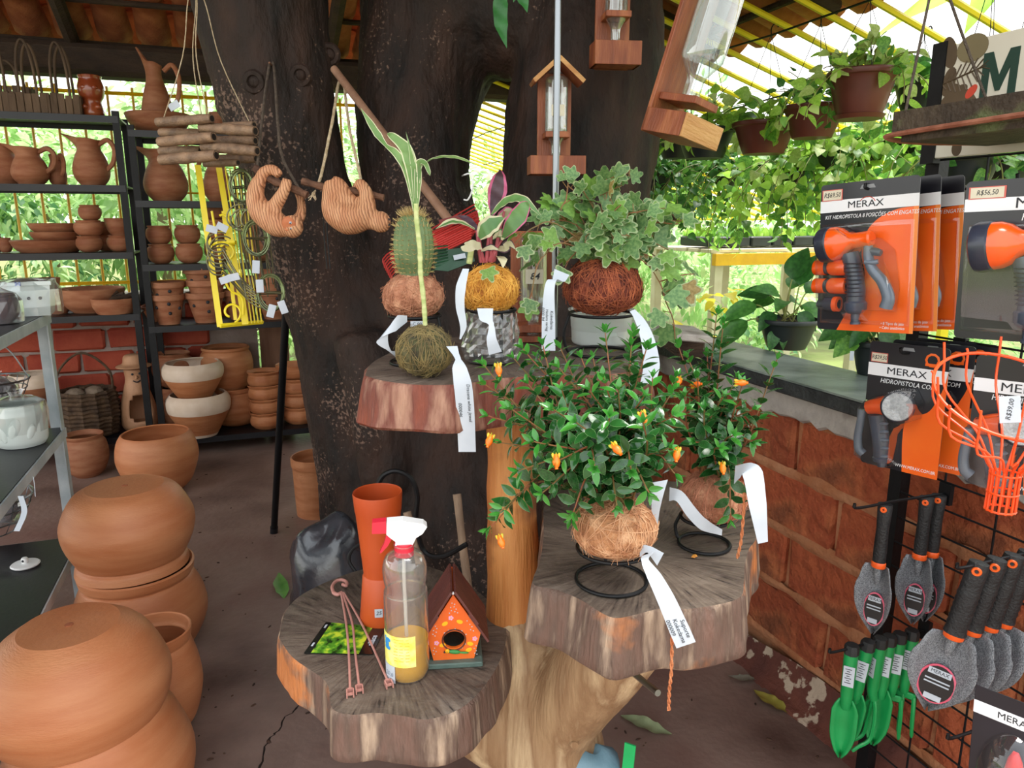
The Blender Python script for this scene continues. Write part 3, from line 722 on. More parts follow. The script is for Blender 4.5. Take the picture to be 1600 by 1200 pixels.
for k, (dx, dy, a, l) in enumerate(((-.05, 0, .5, .17), (.0, .03, -.3, .15), (.06, -.01, .9, .16))):
    mb = MB(); pts = spline([(-l/2, 0, 0), (-l/6, .006, .012), (l/5, -.005, .006), (l/2, 0, .016)], 4); mb.tube(pts, [.014, .018, .02, .021, .02, .02, .019, .022, .021, .02, .019, .016, .01], 7)
    o = mb.obj('bark_piece', DWOOD, loc=bb.location + Vector((dx, dy, h*.75+.02))); o.rotation_euler = (0, -.35+.1*k, a)
    tag(o, ('rough bark piece lying across the ridged bowl, tilted', 'middle rough bark piece in the ridged bowl', 'rough bark piece leaning over the rack end side of the ridged bowl')[k], 'bark')
# twig baskets and the head vase on top
def twig_basket(px, wpx, hpx, handle_px, label, w):
    p = SH(px, ZA[0], w); q = px2m(1, p); W, H = wpx*q, hpx*q; D = W*.8
    t = thing('twig_basket', label, 'basket', p, YAW)
    n = 5
    for side in range(4):
        L = W if side % 2 == 0 else D
        for i in range(n):
            a = -L/2 + L*(i+.5)/n; x, y = (a, -D/2) if side == 0 else (W/2, a) if side == 1 else (a, D/2) if side == 2 else (-W/2, a)
            mb = MB(); hh = H*R(.9, 1.02); mb.rbox(L/n*.92 if side % 2 == 0 else .008, .008 if side % 2 == 0 else L/n*.92, hh, .002, T(x, y, hh/2)); mb.obj('stave', TWIG, t)
    mb = MB(); mb.box(W*.95, D*.95, .01, c=(0, 0, .006)); mb.obj('bottom', TWIG, t)
    for y in (-D*.42,) if wpx < 50 else (-D*.4, D*.4):
        mb = MB(); hp = handle_px*q; mb.tube(spline([(-W*.22, y, H*.1), (-W*.2, y, H+hp*.6), (-W*.05, y, H+hp), (W*.12, y, H+hp*.9), (W*.22, y, H+hp*.4), (W*.24, y, H*.1)], 5), .008, 7); mb.obj('handle', TWIG, t)
TWIG = mat('grey_twig_wood', '#4a392b', '#6a5542', .85, 8, .7, 40, stretch=(1, 1, .3), rnd=.15)
twig_basket(6, 44, 30, 90, 'small twig basket at the outer end of the rack top', W1+.1)
twig_basket(52, 52, 30, 74, 'twig basket with a tall bent handle, between two other small ones', W1+.1)
twig_basket(103, 50, 30, 72, 'twig basket next to the head vase on the rack top', W1+.1)
twig_basket(24, 60, 46, 34, 'larger twig basket raised behind the small ones on the rack top', W1+.34)
p = SH(147, ZA[0], W1+.12); q = px2m(1, p)
t = thing('head_vase', 'glazed reddish head shaped vase on top of the crowded rack', 'vase', p, YAW)
GLAZE = mat('glazed_clay', '#8a3d1f', '#a0522d', .25, 6, coat=.5)
mb = MB(); mb.lathe(vessel(curve2([(14*q, 0), (16*q, 6*q), (13*q, 22*q), (17*q, 30*q), (19*q, 42*q), (16*q, 54*q), (17*q, 60*q)], 4), .01), 26); mb.obj('body', GLAZE, t)
for x, z, r in ((-7, 42, 5), (7, 42, 5), (0, 36, 4.5), (-9, 14, 5), (9, 14, 5)):
    mb = MB(); mb.ball(r*q, r*q*.7, r*q*.8, c=(x*q, -15*q if z > 30 else -13*q, z*q), seg=10, rows=6); mb.obj('relief', GLAZE, t)
# bottom of the crowded rack
p = SH(143, ZA[4], W1+.15); q = px2m(1, p)
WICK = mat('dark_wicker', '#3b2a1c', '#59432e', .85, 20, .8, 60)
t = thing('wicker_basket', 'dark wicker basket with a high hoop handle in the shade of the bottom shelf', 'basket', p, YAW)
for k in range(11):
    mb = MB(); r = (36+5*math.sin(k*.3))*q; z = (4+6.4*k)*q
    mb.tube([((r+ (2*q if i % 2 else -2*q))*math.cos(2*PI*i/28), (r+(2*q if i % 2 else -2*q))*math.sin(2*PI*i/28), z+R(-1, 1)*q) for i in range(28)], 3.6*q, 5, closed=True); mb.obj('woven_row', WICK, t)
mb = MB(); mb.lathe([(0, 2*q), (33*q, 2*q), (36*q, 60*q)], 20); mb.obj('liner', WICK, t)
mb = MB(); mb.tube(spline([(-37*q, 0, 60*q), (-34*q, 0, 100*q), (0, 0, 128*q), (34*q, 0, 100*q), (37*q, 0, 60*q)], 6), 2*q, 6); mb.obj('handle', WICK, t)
for k, (x, y) in enumerate(((-14, -5), (10, 4))):
    mb = MB(); mb.ball(15*q, 13*q, 11*q, wob=lambda a, z: 1+.12*math.sin(3*a+z*9)); o = mb.obj('coconut_husk', mat('pale_husk', '#6b5a4a', '#8a7866', .9, 12, .8, 50), loc=p + Rz(YAW) @ Vector((x*q, y*q, 64*q)))
    tag(o, ('pale husk lump at the handle side inside the wicker basket', 'pale husk lump nearer the clay figure inside the wicker basket')[k], 'husk')
# clay figure lantern
p = SH(220, ZA[4], W1+.2); q = px2m(1, p)
t = thing('clay_figure', 'tall clay figure with a hat, smiling face and hollow front on the bottom shelf', 'figure', p, YAW+.25)
CLAYF = mat('pale_figure_clay', '#a87a58', '#bd8f6c', .65, 7, .3, 60)
pr = curve2([(22*q, 0), (26*q, 10*q), (25*q, 35*q), (18*q, 62*q), (14*q, 78*q), (15*q, 92*q), (14*q, 98*q)], 4)
n = 28; vs = []; fs = []
for r, z in pr:
    for i in range(n): a = 2*PI*i/n; vs.append((r*math.cos(a), r*math.sin(a), z))
def cut(i, j):
    z = (pr[j][1]+pr[j+1][1])/2/q; a = 2*PI*(i+.5)/n; dx = math.cos(a); front = math.sin(a) < -.2
    return front and ((dx/.62)**2 + ((z-36)/23)**2) < 1
for j in range(len(pr)-1):
    for i in range(n):
        if not cut(i, j): fs.append((j*n+i, j*n+(i+1) % n, (j+1)*n+(i+1) % n, (j+1)*n+i))
mb = MB(); mb.add(vs, fs); mb.lathe([(0, 1*q), (22*q, 1*q), (22*q, 9*q), (0, 9*q)], 20); o = mb.obj('body', CLAYF, t); md = o.modifiers.new('s', 'SOLIDIFY'); md.thickness = 3*q; md.offset = -1
mb = MB(); mb.lathe(curve2([(15*q, 94*q), (24*q, 97*q), (25*q, 99*q), (16*q, 103*q), (14*q, 112*q), (10*q, 116*q), (.0, 117*q)], 4), 24); mb.obj('hat', CLAYF, t)
for x in (-5, 5):
    mb = MB(); mb.ball(1.8*q, c=(x*q, -14.2*q, 88*q), seg=8, rows=6); mb.obj('eye', INK, t)
mb = MB(); mb.ball(2.4*q, 3*q, 3*q, c=(0, -15*q, 83*q), seg=8, rows=6); mb.obj('nose', CLAYF, t)
mb = MB(); mb.tube(spline([(-5*q, -14.8*q, 78*q), (0, -16*q, 75.5*q), (5*q, -14.8*q, 78*q)], 4), .9*q, 5); mb.obj('mouth', INK, t)
_, h = pot_at(62, ZA[4], 70, 52, 'band', 'white banded clay pot under another, seen behind the white shelf post', W1+.2, group=None)
pot_at(62, ZA[4], 66, 48, 'band', 'white banded clay pot stacked on its like, seen behind the white shelf post', W1+.2, dz=h)
# --- rack beside the tree
d, h = pot_at(250, ZB[0], 96, 27, 'bowl', 'wide clay bowl on the rack top with a tall ewer in it', W1+.16, name='clay_bowl', cat='bowl')
jug(d.location + UP*.012, px2m(100, d.location), px2m(48, d.location)/2, .1, 'tall clay ewer with a long curled lip standing in a wide bowl', tall=True, spout=1.0)
pot_at(343, ZB[0], 26, 34, 'cyl', 'clay cup on the rack top half hidden by the tree', W1+.2)
jug_at(262, ZB[1], 64, 76, 'large clay jug below the ewer, lip pointing to the rack post', W1+.14, .05, hand=False, spout=1.1)
jug_at(342, ZB[1], 42, 66, 'clay jug half hidden behind the yellow scroll frame', W1+.2, 2.9, spout=.4)
for px, nm in ((253, 'next to the rack post'), (297, 'second from the rack post')):
    _, h = pot_at(px, ZB[2], 40, 29, 'round', f'round clay pot under another, {nm}', W1+.14)
    pot_at(px, ZB[2], 38, 28, 'round', f'round clay pot on top of another, {nm}', W1+.14, dz=h)
_, h = pot_at(342, ZB[2], 40, 34, 'round', 'lower round clay pot behind the yellow scroll frame', W1+.2)
_, h2 = pot_at(342, ZB[2], 38, 30, 'round', 'middle round clay pot behind the yellow scroll frame', W1+.2, dz=h)
pot_at(342, ZB[2], 34, 24, 'round', 'upper round clay pot behind the yellow scroll frame', W1+.2, dz=h+h2)
_, h = pot_at(402, ZB[2], 44, 40, 'round', 'lower round clay pot seen through the wire coils', W1+.2)
pot_at(402, ZB[2], 42, 36, 'round', 'upper round clay pot seen through the wire coils', W1+.2, dz=h)
def holes(o, h, r):
    for a, z in ((-1.4, .72), (-1.35, .4), (-.6, .55), (-2.3, .6)):
        mb = MB(); rr = r*(.58+.42*z); mb.ball(.012, .012, .012, c=(rr*math.cos(a)*.97, rr*math.sin(a)*.97, z*h), seg=8, rows=5); mb.obj('hole', INK, o)
for px, w, n_, a, nm in ((265, 52, 2, W1+.1, 'nearest the rack post'), (324, 58, 3, W1+.12, 'behind the foot of the scroll frame'), (378, 54, 2, W1+.2, 'behind the yellow bars'), (430, 54, 3, W1+.15, 'beside the tree')):
    zz = 0
    for k in range(n_):
        (o, h) = pot_at(px + (3 if k % 2 else 0), ZB[3], w, 46, 'cone', f'tapered clay pot with holes {nm}, ' + ('bottom of stack' if k == 0 else 'top of stack' if k == n_-1 else 'middle of stack'), a, dz=zz, group=None, rz=YAW)
        if k in (0, n_-1): holes(o, h, px2m(w, o.location)/2)
        zz += h*.42
pot_at(243, ZB[3], 30, 26, 'cone', 'small tapered clay pot leaning by the rack post', W1+.3, tilt=.2)
_, h = pot_at(315, ZB[4], 94, 66, 'band', 'white banded clay pot at the bottom of a pair, front of the lowest shelf', W1+.06, m=TERRA, rz=0)
pot_at(311, ZB[4], 90, 58, 'band', 'white banded clay pot stacked on its twin, front of the lowest shelf', W1+.06, dz=h*.88, m=TERRA, rz=0)
_, h = pot_at(282, ZB[4], 60, 66, 'bowl', 'plain clay pot hidden behind the white banded pair, lower', W1+.32)
pot_at(280, ZB[4], 62, 52, 'round', 'plain clay pot hidden behind the white banded pair, upper', W1+.32, dz=h)
_, h = pot_at(370, ZB[4], 74, 58, 'bulb', 'round clay pot carrying the clay barrel pot', W1+.295, m=TERRA)
pot_at(362, ZB[4], 78, 66, 'barrel', 'clay barrel pot with a pale rim, tallest on the lowest shelf', W1+.295, dz=h*.96, m=TERRA, hole=True, rz=YAW)
scal = lambda a, z: 1+.03*math.sin(9*a)
zz = 0
for k in range(4):
    _, h = pot_at(418, ZB[4], 50, 25, 'ringp', 'frilled ring shaped clay pot by the black pole, ' + ('lowest of four', 'second of four from below', 'third of four from below', 'topmost of four')[k], W1+.12, dz=zz, m=TERRA, wob=scal); zz += h*.86
zz = 0
for k in range(3):
    _, h = pot_at(470, ZB[4], 52, 26, 'ringp', 'frilled ring shaped clay pot against the tree, ' + ('lowest of three', 'middle of three', 'upper of three')[k], W1+.18, dz=zz, m=TERRA, wob=scal); zz += h*.86
pot_at(466, ZB[4], 58, 24, 'bowl', 'plain clay bowl on the frilled stack against the tree', W1+.2, dz=zz, m=TERRA, name='clay_bowl', cat='bowl')
# --- pots on the floor
p = PZ(138, 742, 0); pot('round', px2m(66, p)/2, px2m(66, p), p, 'small clay pot on the floor below the wicker basket', m=TERRA_D)
p = PZ(252, 765, 0); pot('wide', px2m(117, p)/2, px2m(92, p), p, 'wide empty clay pot on the floor before the racks', m=TERRA_B)
p = PZ(498, 800, 0); pot('cyl', px2m(74, p)/2, px2m(92, p), p, 'straight sided clay pot on the floor half behind the tree', m=TERRA)
A1 = Vector((-1.36, 2.46, 0)); pot('bulb', .225, .33, A1, 'upright clay bowl pot under the upturned one by the white shelf', m=TERRA_B, seg=48)
pot('bulb', .218, .30, A1 + UP*.336 + Vector((-.01, 0, 0)), 'upturned clay bowl pot with its flat base up, by the white shelf', m=TERRA_B, flip=True, tilt=-.015, hole=True, seg=48, rz=0)
A2 = Vector((-1.13, 1.70, 0)); pot('wide', .232, .335, A2 + Vector((.03, .0, 0)), 'clay pot mostly hidden under the largest upturned pot', m=TERRA_B, flip=True, seg=48)
pot('wide', .222, .27, A2 + UP*.274, 'largest upturned clay pot, smooth and closest to the camera', m=TERRA_B, flip=True, tilt=.0, hole=True, seg=64, rz=0)
A3 = PZ(238, 985, .33); pot('bulb', .128, .33, Vector((A3.x, A3.y, 0)), 'upright clay pot with an open mouth between the two upturned pots', m=TERRA_B, seg=40)
# ------------------------------------------------------------------ white shelf unit with black boards
CLEAR = clear_mat('clear_glass', '#f4fbfa', .10)
FILM = clear_mat('plastic_film', '#fbfdfd', .07, .05, .14)
GLASSY = clear_mat('bottle_glass', '#eaf5f2', .14, .05)
SU = -.70
c0 = PS(100, 667, SU); WU = c0.dot(E2); zu = [PS(78, 487, SU).z, c0.z, PS(121, 842, SU).z]
unit = thing('shelf_unit', 'white angle iron shelf unit with black boards holding wrapped pots', 'shelving unit', B(SU-.22, WU-.9, 0))
for s_, w_ in ((SU, WU), (SU, WU-1.9), (SU-.42, WU), (SU-.42, WU-1.9)):
    sg = -1 if s_ == SU else 1; wg = -1 if w_ == WU else 1
    mb = MB(); mb.box(.045, .004, zu[0]+.05, T(B(s_+sg*.0225, w_, (zu[0]+.05)/2)) @ rot1); mb.box(.004, .05, zu[0]+.05, T(B(s_, w_+wg*.025, (zu[0]+.05)/2)) @ rot1); mb.obj('post', WHITEM, unit, world=True)
for z in zu:
    mb = MB(); mb.box(.42, 1.9, .014, T(B(SU-.21, WU-.95, z-.007)) @ rot1); o = mb.obj('board', BLACKS, unit, world=True)
    mb = MB(); mb.box(.006, 1.9, .036, T(B(SU+.004, WU-.95, z-.020)) @ rot1); mb.box(.42, .006, .036, T(B(SU-.21, WU+.003, z-.020)) @ rot1)
    q = mb.obj('edge_rail', WHITEM, unit, world=True)
def US(px, py, k, dz=.002): p = PZ(px, py, zu[k]); p.z += dz; return p
CERAM = mat('pale_ceramic', '#c9d4cf', '#d6deda', .35, 5, spec=.5)
def crumple(name, loc, rx, ry, h, par, m=FILM, n=20, amp=.12, seed=0):
    mb = MB(); pr = [(.2, 0), (.96, 0.02), (1, .35), (.98, .75), (.8, .98), (.45, 1.08), (.15, 1.2), (.3, 1.38)]
    mb.lathe(pr, n); mb.v = [(x*rx*(1+amp*mnoise.noise(Vector((x*3, y*3, z*4+seed)))), y*ry*(1+amp*mnoise.noise(Vector((x*3+9, y*3, z*4+seed)))), z*h*(1+.3*amp*mnoise.noise(Vector((x*5, y*5, seed))))) for x, y, z in mb.v]
    mb.smooth = False; mb.sm = [False]*len(mb.sm)
    return mb.obj(name, m, par)
# boxy planter in cellophane on the top board
p = US(45, 492, 0); q = px2m(1, p)
t = thing('wrapped_planter', 'square pale planter in crinkled cellophane on the top board', 'planter', p, YAW+.1)
mb = MB(); a, b, h = 37*q, 34*q, 50*q
mb.prism([(-a, -b), (a, -b), (a, b), (-a, b)], 0, h); mb.v = [(x*(1 if z > 0 else .88), y*(1 if z > 0 else .88), z) for x, y, z in mb.v]; mb.box(2*a*1.05, 2*b*1.05, .014, c=(0, 0, h)); mb.obj('body', CERAM, t)
mb = MB(); mb.prism([(-.9*a, -.9*b), (.9*a, -.9*b), (.9*a, .9*b), (-.9*a, .9*b)], h+.006, h+.008); mb.obj('opening', mat('soil_dark', '#54504a', '#3a3630', .9, 30), t)
for k, x in enumerate((-.6, -.2, .2, .6)):
    mb = MB(); mb.ball(.006, c=(x*a, -b*.97, h*.55), seg=8, rows=5); mb.obj('hole', INK, t)
mb = MB(); mb.box(.02, .003, .006, T(-.1*a, -b*1.05, h) @ Ry(.6)); mb.box(.02, .003, .006, T(-.1*a, -b*1.05, h) @ Ry(-.6)); mb.obj('blue_mark', mat('blue_pen', '#2a4fa0'), t)
mb = MB(); mb.lathe([(1.32*a, 0), (1.36*a, h*.3), (1.3*a, h*.8), (1.1*a, h*1.05), (.5*a, h*1.12)], 16); mb.sm = [False]*len(mb.sm)
mb.v = [(x*(1+.10*mnoise.noise(Vector((x*40, y*40, z*40)))), y*(1+.10*mnoise.noise(Vector((x*40+5, y*40, z*40)))), z) for x, y, z in mb.v]; mb.obj('cellophane', FILM, t)
p = US(2, 505, 0)
t = thing('wrapped_pot', 'dark pot bundled in clear plastic at the frame edge beside the square planter', 'pot', p, 0)
mb = MB(); mb.lathe(vessel(pot_profile('round', 26*q, 40*q), .006), 24); mb.obj('body', mat('plum_pot', '#3a2a30', '#55434a', .4, 8), t); crumple('plastic_wrap', 0, 30*q, 30*q, 42*q, t, seed=3)
# wrapped round pot on the middle board
p = US(36, 694, 1); q = px2m(1, p)
t = thing('wrapped_pot', 'pale round ceramic pot with relief leaves, plastic wrapped, on the middle board', 'pot', p, .3)
mb = MB(); mb.lathe(vessel(curve2([(31*q, 0), (36*q, 12*q), (36*q, 50*q), (31*q, 62*q), (33*q, 66*q)], 4), .006), 32); mb.obj('body', CERAM, t)
for k, (a, z, sz) in enumerate(((-2.6, 30, 16), (-2.0, 24, 14), (-1.5, 33, 17), (-2.3, 46, 10), (-.9, 26, 13))):
    mb = MB(); mb.ball(sz*q*.5, 3*q, sz*q, M=T(35*q*math.cos(a), 35*q*math.sin(a), z*q) @ Rz(a+PI/2) @ Ry(.3*(-1)**k), seg=10, rows=6); mb.obj('relief_leaf', CERAM, t)
mb = MB(); mb.lathe([(37*q, 22*q), (38.5*q, 50*q), (36*q, 66*q), (22*q, 74*q), (8*q, 78*q), (12*q, 86*q)], 18); mb.sm = [False]*len(mb.sm)
mb.v = [(x*(1+.08*mnoise.noise(Vector((x*30, y*30, z*50)))), y*(1+.08*mnoise.noise(Vector((x*30+5, y*30, z*50)))), z+.004*mnoise.noise(Vector((x*50, y*50, 1)))) for x, y, z in mb.v]; mb.obj('plastic_wrap', FILM, t)
# white knobbed disc on the lowest board
p = US(40, 884, 2); q = px2m(1, p)
t = thing('knobbed_lid', 'white round lid with a knob lying on the lowest black board', 'lid', p, 0)
mb = MB(); mb.lathe([(0, 0), (19*q, 0), (20.5*q, 2*q), (19*q, 3.5*q), (0, 4.5*q)], 28); mb.obj('disc', WHITE, t)
mb = MB(); mb.lathe([(3.5*q, 4*q), (5*q, 6*q), (5*q, 11*q), (3.5*q, 13*q), (0, 13*q)], 16); mb.obj('knob', WHITE, t)
mb = MB(); mb.ball(2*q, 1*q, 2*q, c=(0, -5*q, 9*q), seg=8, rows=5); mb.obj('hole', INK, t)
# wire baskets behind
WIRE = mat('dull_chrome_wire', '#8f9499', '#6a6f74', .3, 20, metal=.9)
def wire_basket(px, py, k, R_, h, label, items, dz=0):
    p = PZ(px, py, zu[k]); p = p - E1*.04; p.z = zu[k] + .002 + dz
    t = thing('wire_basket', label, 'basket', p, YAW)
    for f, z in ((.55, .004), (.75, .35*h), (.9, .7*h), (1.0, h)):
        mb = MB(); mb.ring(R_*f, .003 if f < 1 else .0045, T(0, 0, z), 30, 5); mb.obj('hoop', WIRE, t)
    for i in range(18):
        a = 2*PI*i/18; mb = MB(); mb.tube([(R_*f*math.cos(a), R_*f*math.sin(a), z) for f, z in ((.55, .004), (.75, .35*h), (.9, .7*h), (1.0, h))], .0018, 4); mb.obj('wire', WIRE, t)
    mb = MB(); mb.tube(spline([(R_, 0, h), (R_*.55, 0, h*2.0), (0, 0, h*2.25)], 5), .003, 5); mb.tube(spline([(-R_*.9, .05, h), (-R_*.5, .02, h*2.0), (0, 0, h*2.25)], 5), .003, 5); mb.obj('handle', WIRE, t)
    for j, (x, y, r, lab) in enumerate(items):
        b = thing('wrapped_bundle', lab, 'bundle', p + Rz(YAW) @ Vector((x, y, h*.18+.02)), j*1.3)
        mb = MB(); mb.ball(r*.8, r*.7, r*.62, c=(0, 0, r*.62), wob=lambda a, z: 1+.15*math.sin(3*a+5*z)); mb.obj('contents', mat('grey_bag_fill', '#5f5a60', '#8d8890', .6, 12), b)
        crumple('plastic_wrap', 0, r, r*.9, r*1.1, b, seed=j+k)
    return t, p
t, p = wire_basket(10, 640, 1, .14, .13, 'chrome wire basket behind the wrapped round pot', [(.02, .0, .08, 'plastic wrapped bundle in the basket behind the round pot'), (-.05, .03, .06, 'second plastic wrapped bundle, behind the first in that basket')])
t, p = wire_basket(2, 830, 2, .17, .15, 'chrome wire basket with wrapped goods on the lowest board', [(.06, -.02, .085, 'tied clear plastic bundle with a white tag in the lowest basket'), (-.05, .0, .075, 'plastic bundle in the lowest basket near the picture edge')])
mb = MB(); mb.strip(spline([PT(32, 775, 1.95), PT(38, 800, 1.93), PT(26, 830, 1.92)], 4), Vector((.022, -.01, .004))); tag(mb.obj('paper_tag', PAPER, world=True, loc=PT(32, 800, 1.94)), 'white paper tag hanging from the tied bundle in the lowest basket', 'tag')
mb = MB(); mb.strip(spline([PT(52, 745, 1.95), PT(54, 760, 1.95), PT(55, 775, 1.95)], 3), Vector((.008, -.01, .0))); tag(mb.obj('paper_tag', PAPER, world=True, loc=PT(52, 760, 1.95)), 'narrow white tag by the post above the lowest basket', 'tag')

# ------------------------------------------------------------------ bamboo hanging basket
BAMB = mat('weathered_bamboo', '#6b5442', '#93765c', .55, 8, .4, 50, stretch=(4, 4, 4), rnd=.14)
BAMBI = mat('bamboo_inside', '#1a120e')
pa = PT(320, 222, 2.3)
bt = thing('bamboo_basket', 'hanging square planter of stacked bamboo tubes before the tree', 'hanging basket', PT(320, 258, 2.3))
def bamboo(a, b, r, k):
    mb = MB(); a, b = Vector(a), Vector(b); L = (b-a).length; n = 9
    pts = [a.lerp(b, i/n) for i in range(n+1)]; rs = [r*(1.10 if i in (3+k % 3, 7) else 1.0)*(1-.06*abs(i-4)/4) for i in range(n+1)]
    mb.tube(pts, rs, 12, caps=False)
    mb.mi = 1; d = (b-a).normalized()
    mb.tube([a+d*.004, a+d*.03], r*.72, 10, caps=False); mb.tube([b-d*.03, b-d*.004], r*.72, 10, caps=False)
    mb.mi = 0
    for e, sg in ((a, 1), (b, -1)): mb.tube([e + d*sg*.0, e + d*sg*.002], [r*.86, r*.86], 12); 
    mb.mi = 1
    for e, sg in ((a, -1), (b, 1)): mb.tube([e, e + d*sg*.0012], r*.62, 10)
    mb.obj('bamboo_tube', [BAMB, BAMBI], bt, world=True)
for k, (x0, y0, x1, y1, dt, r) in enumerate(((246, 191, 331, 185, -.03, 5.6), (251, 207, 314, 208, .06, 5.2), (249, 222, 334, 214, -.03, 6.2), (251, 236, 314, 235, .06, 5.6), (251, 250, 338, 243, -.03, 6.4),
        (314, 199, 399, 205, -.05, 6.2), (350, 197, 397, 195, .10, 4.6), (335, 219, 399, 220, .10, 5.6), (317, 229, 402, 236, -.05, 6.0), (340, 248, 400, 248, .10, 5.4), (320, 256, 372, 254, .04, 4.2))):
    bamboo(PT(x0, y0, 2.32+dt), PT(x1, y1, 2.32+dt-.06), r*1.3*2.32/FPX, k)
top = PT(303, -40, 2.33)
for x, y, t_ in ((252, 186, 2.29), (396, 194, 2.42), (318, 190, 2.36), (328, 186, 2.30)):
    mb = MB(); a = PT(x, y+10, t_); mb.tube(spline([a, a.lerp(top, .45)+Vector((.02*(1 if x < 310 else -1), 0, 0)), a.lerp(top, .8), top], 5), .0018, 5); mb.obj('string', STRING, bt, world=True)
mb = MB(); mb.box(.035, .003, .022, T(PT(272, 165, 2.31)) @ Ry(-.5)); mb.obj('price_tag', PAPER, bt, world=True)

# ------------------------------------------------------------------ yellow scroll frame and wire coils
yf = thing('scroll_frame', 'yellow metal corner trellis with scrolls hanging before the black rack', 'wall planter frame', PT(365, 510, 2.5))
def yb(pts, t_, r=.0045, name='bar', m=YELLOWB, sp=0):
    P = [PT(a, b, (t_ if not isinstance(t_, list) else t_[i])) for i, (a, b) in enumerate(pts)]
    mb = MB(); mb.tube(spline(P, 5) if len(P) > 2 else P, r, 6); return mb.obj(name, m, yf, world=True)
def yflat(a, b, t0, t1, w):
    p, q = PT(*a, t0), PT(*b, t1); mb = MB(); mb.strip([p, q], (E1*w), .003); return mb.obj('frame_bar', YELLOWB, yf, world=True)
yflat((309, 258), (344, 511), 2.48, 2.48, .019); yflat((342, 262), (383, 507), 2.5, 2.5, .019)
yb([(344, 509), (410, 503)], [2.48, 2.6], .008, 'frame_bar'); yb([(326, 381), (368, 379)], 2.49, .008, 'frame_bar')
for k in range(5): yb([(352+k*7, 262+k*2), (388+k*5.2, 506-k*.5)], 2.5+.018*k, .0026)
yflat((349, 330), (368, 500), 2.5, 2.5, .012)
def spiral(c, r0, r1, a0, a1, n=26): return [(c[0]+(r0+(r1-r0)*i/n)*math.cos(a0+(a1-a0)*i/n), c[1]-(r0+(r1-r0)*i/n)*math.sin(a0+(a1-a0)*i/n)) for i in range(n+1)]
for c, r0, r1, a0, a1 in (((361, 488), 17, 7, -1.2, 4.4), ((352, 392), 15, 6, -1.0, 4.2), ((345, 345), 20, 8, -2.4, 1.8)):
    P = [PT(a, b, 2.47) for a, b in spiral(c, r0, r1, a0, a1)]; mb = MB(); mb.tube(P, .004, 6); mb.obj('scroll', YELLOWB, yf, world=True)
yb([(331, 330), (352, 440), (378, 465), (380, 492)], 2.47, .004, 'scroll')
HOOKM = mat('olive_coated_wire', '#6f6a4a', '#4e4a36', .3, 14, metal=.6)
wb_ = thing('wire_hanger_bundle', 'bundle of bent olive wire pot hangers with price tags beside the yellow trellis', 'wire hangers', PT(385, 430, 2.35))
for k in range(12):
    x0 = 362+k*4.2; P = [PT(x0+R(-3, 3), 262+R(-6, 10), 2.36+R(-.03, .03)), PT(x0+6+R(-4, 4), 330, 2.36), PT(x0+13+R(-4, 4), 390, 2.35), PT(x0+24+R(-4, 4), 452+R(-8, 12), 2.33)]
    mb = MB(); mb.tube(spline(P, 5), .0022, 5); mb.obj('wire', HOOKM, wb_, world=True)
for k in range(7):
    c = (344+R(-3, 3), 378+k*6); P = [PT(a, b, 2.34+.01*k) for a, b in spiral(c, 22, 15, 1.0+R(-.2, .2), 5.2)] + [PT(372+k*3, 430+k*7, 2.34), PT(396+k*3, 452+k*5, 2.33)]
    mb = MB(); mb.tube(spline(P, 2), .0026, 5); mb.obj('wire', HOOKM, wb_, world=True)
for k in range(5):
    P = [PT(a, b, 2.33) for a, b in spiral((372+k*5, 345+R(-6, 6)), 24, 10, R(0, 3), R(4, 6))]; mb = MB(); mb.tube(P, .0025, 5); mb.obj('wire', HOOKM, wb_, world=True)
for (x, y, a) in ((331, 358, .3), (347, 355, .5), (352, 437, -.3), (365, 433, -.2)):
    mb = MB(); mb.box(.034, .002, .022, T(PT(x, y, 2.3)) @ Rz(.2) @ Ry(a)); mb.obj('price_tag', PAPER, wb_, world=True)
def coil(name, label, cx, cy, r, n, t_, tags):
    t = thing(name, label, 'wire rings', PT(cx, cy, t_))
    for k in range(n):
        m_ = frame(Vector(PT(cx+R(-2.5, 2.5), cy+R(-3, 3), t_+.008*k)), Vector((1, R(-.2, .2), R(-.1, .1))), Vector((R(-.3, .3), -1, R(-.2, .2))))
        mb = MB(); mb.ring(r*t_/FPX*R(.9, 1.04), .0024, m_ @ S(.78, 1.05, 1), 26, 5); mb.obj('ring', GREENW, t, world=True)
        if k % 2 == 0:
            mb = MB(); mb.tube([m_ @ Vector((-r*.7*t_/FPX, 0, 0)), m_ @ Vector((r*.7*t_/FPX, 0, 0))], .002, 5); mb.obj('cross_wire', HOOKM, t, world=True)
    for x, y, a in tags:
        mb = MB(); mb.rbox(.022, .002, .040, .0008, T(PT(x, y, t_-.03)) @ Rz(.3) @ Ry(a)); mb.obj('price_tag', PAPER, t, world=True)
GREENW = mat('greenish_coated_wire', '#8a9a6a', '#55583e', .25, 9, metal=.6)
coil('ring_bundle', 'bundle of greenish wire rings hanging against the trunk, upper one', 400, 372, 26, 8, 2.3, [(400, 417, .1), (406, 447, 0)])
coil('ring_bundle', 'bundle of greenish wire rings hanging lowest against the trunk', 423, 458, 27, 7, 2.28, [(424, 486, .3), (442, 480, -.3)])
coil('ring_bundle', 'bundle of small wire rings beneath the bamboo planter', 378, 292, 24, 6, 2.34, [])

# ------------------------------------------------------------------ black pole
pp = thing('black_pole', 'black metal pole standing on the floor and leaning at the tree', 'pole', PZ(428, 833, 0))
a, b = PZ(428, 830, .01), HIT(462, 487, .0); b = PY(447, 487, 3.0)
mb = MB(); mb.tube([a, b], .0165, 12); mb.obj('tube', BLACKM, pp, world=True)
mb = MB(); mb.tube([a - (b-a).normalized()*.01, a + (b-a).normalized()*.03], .02, 12); mb.obj('foot_cap', BLACKS, pp, world=True)

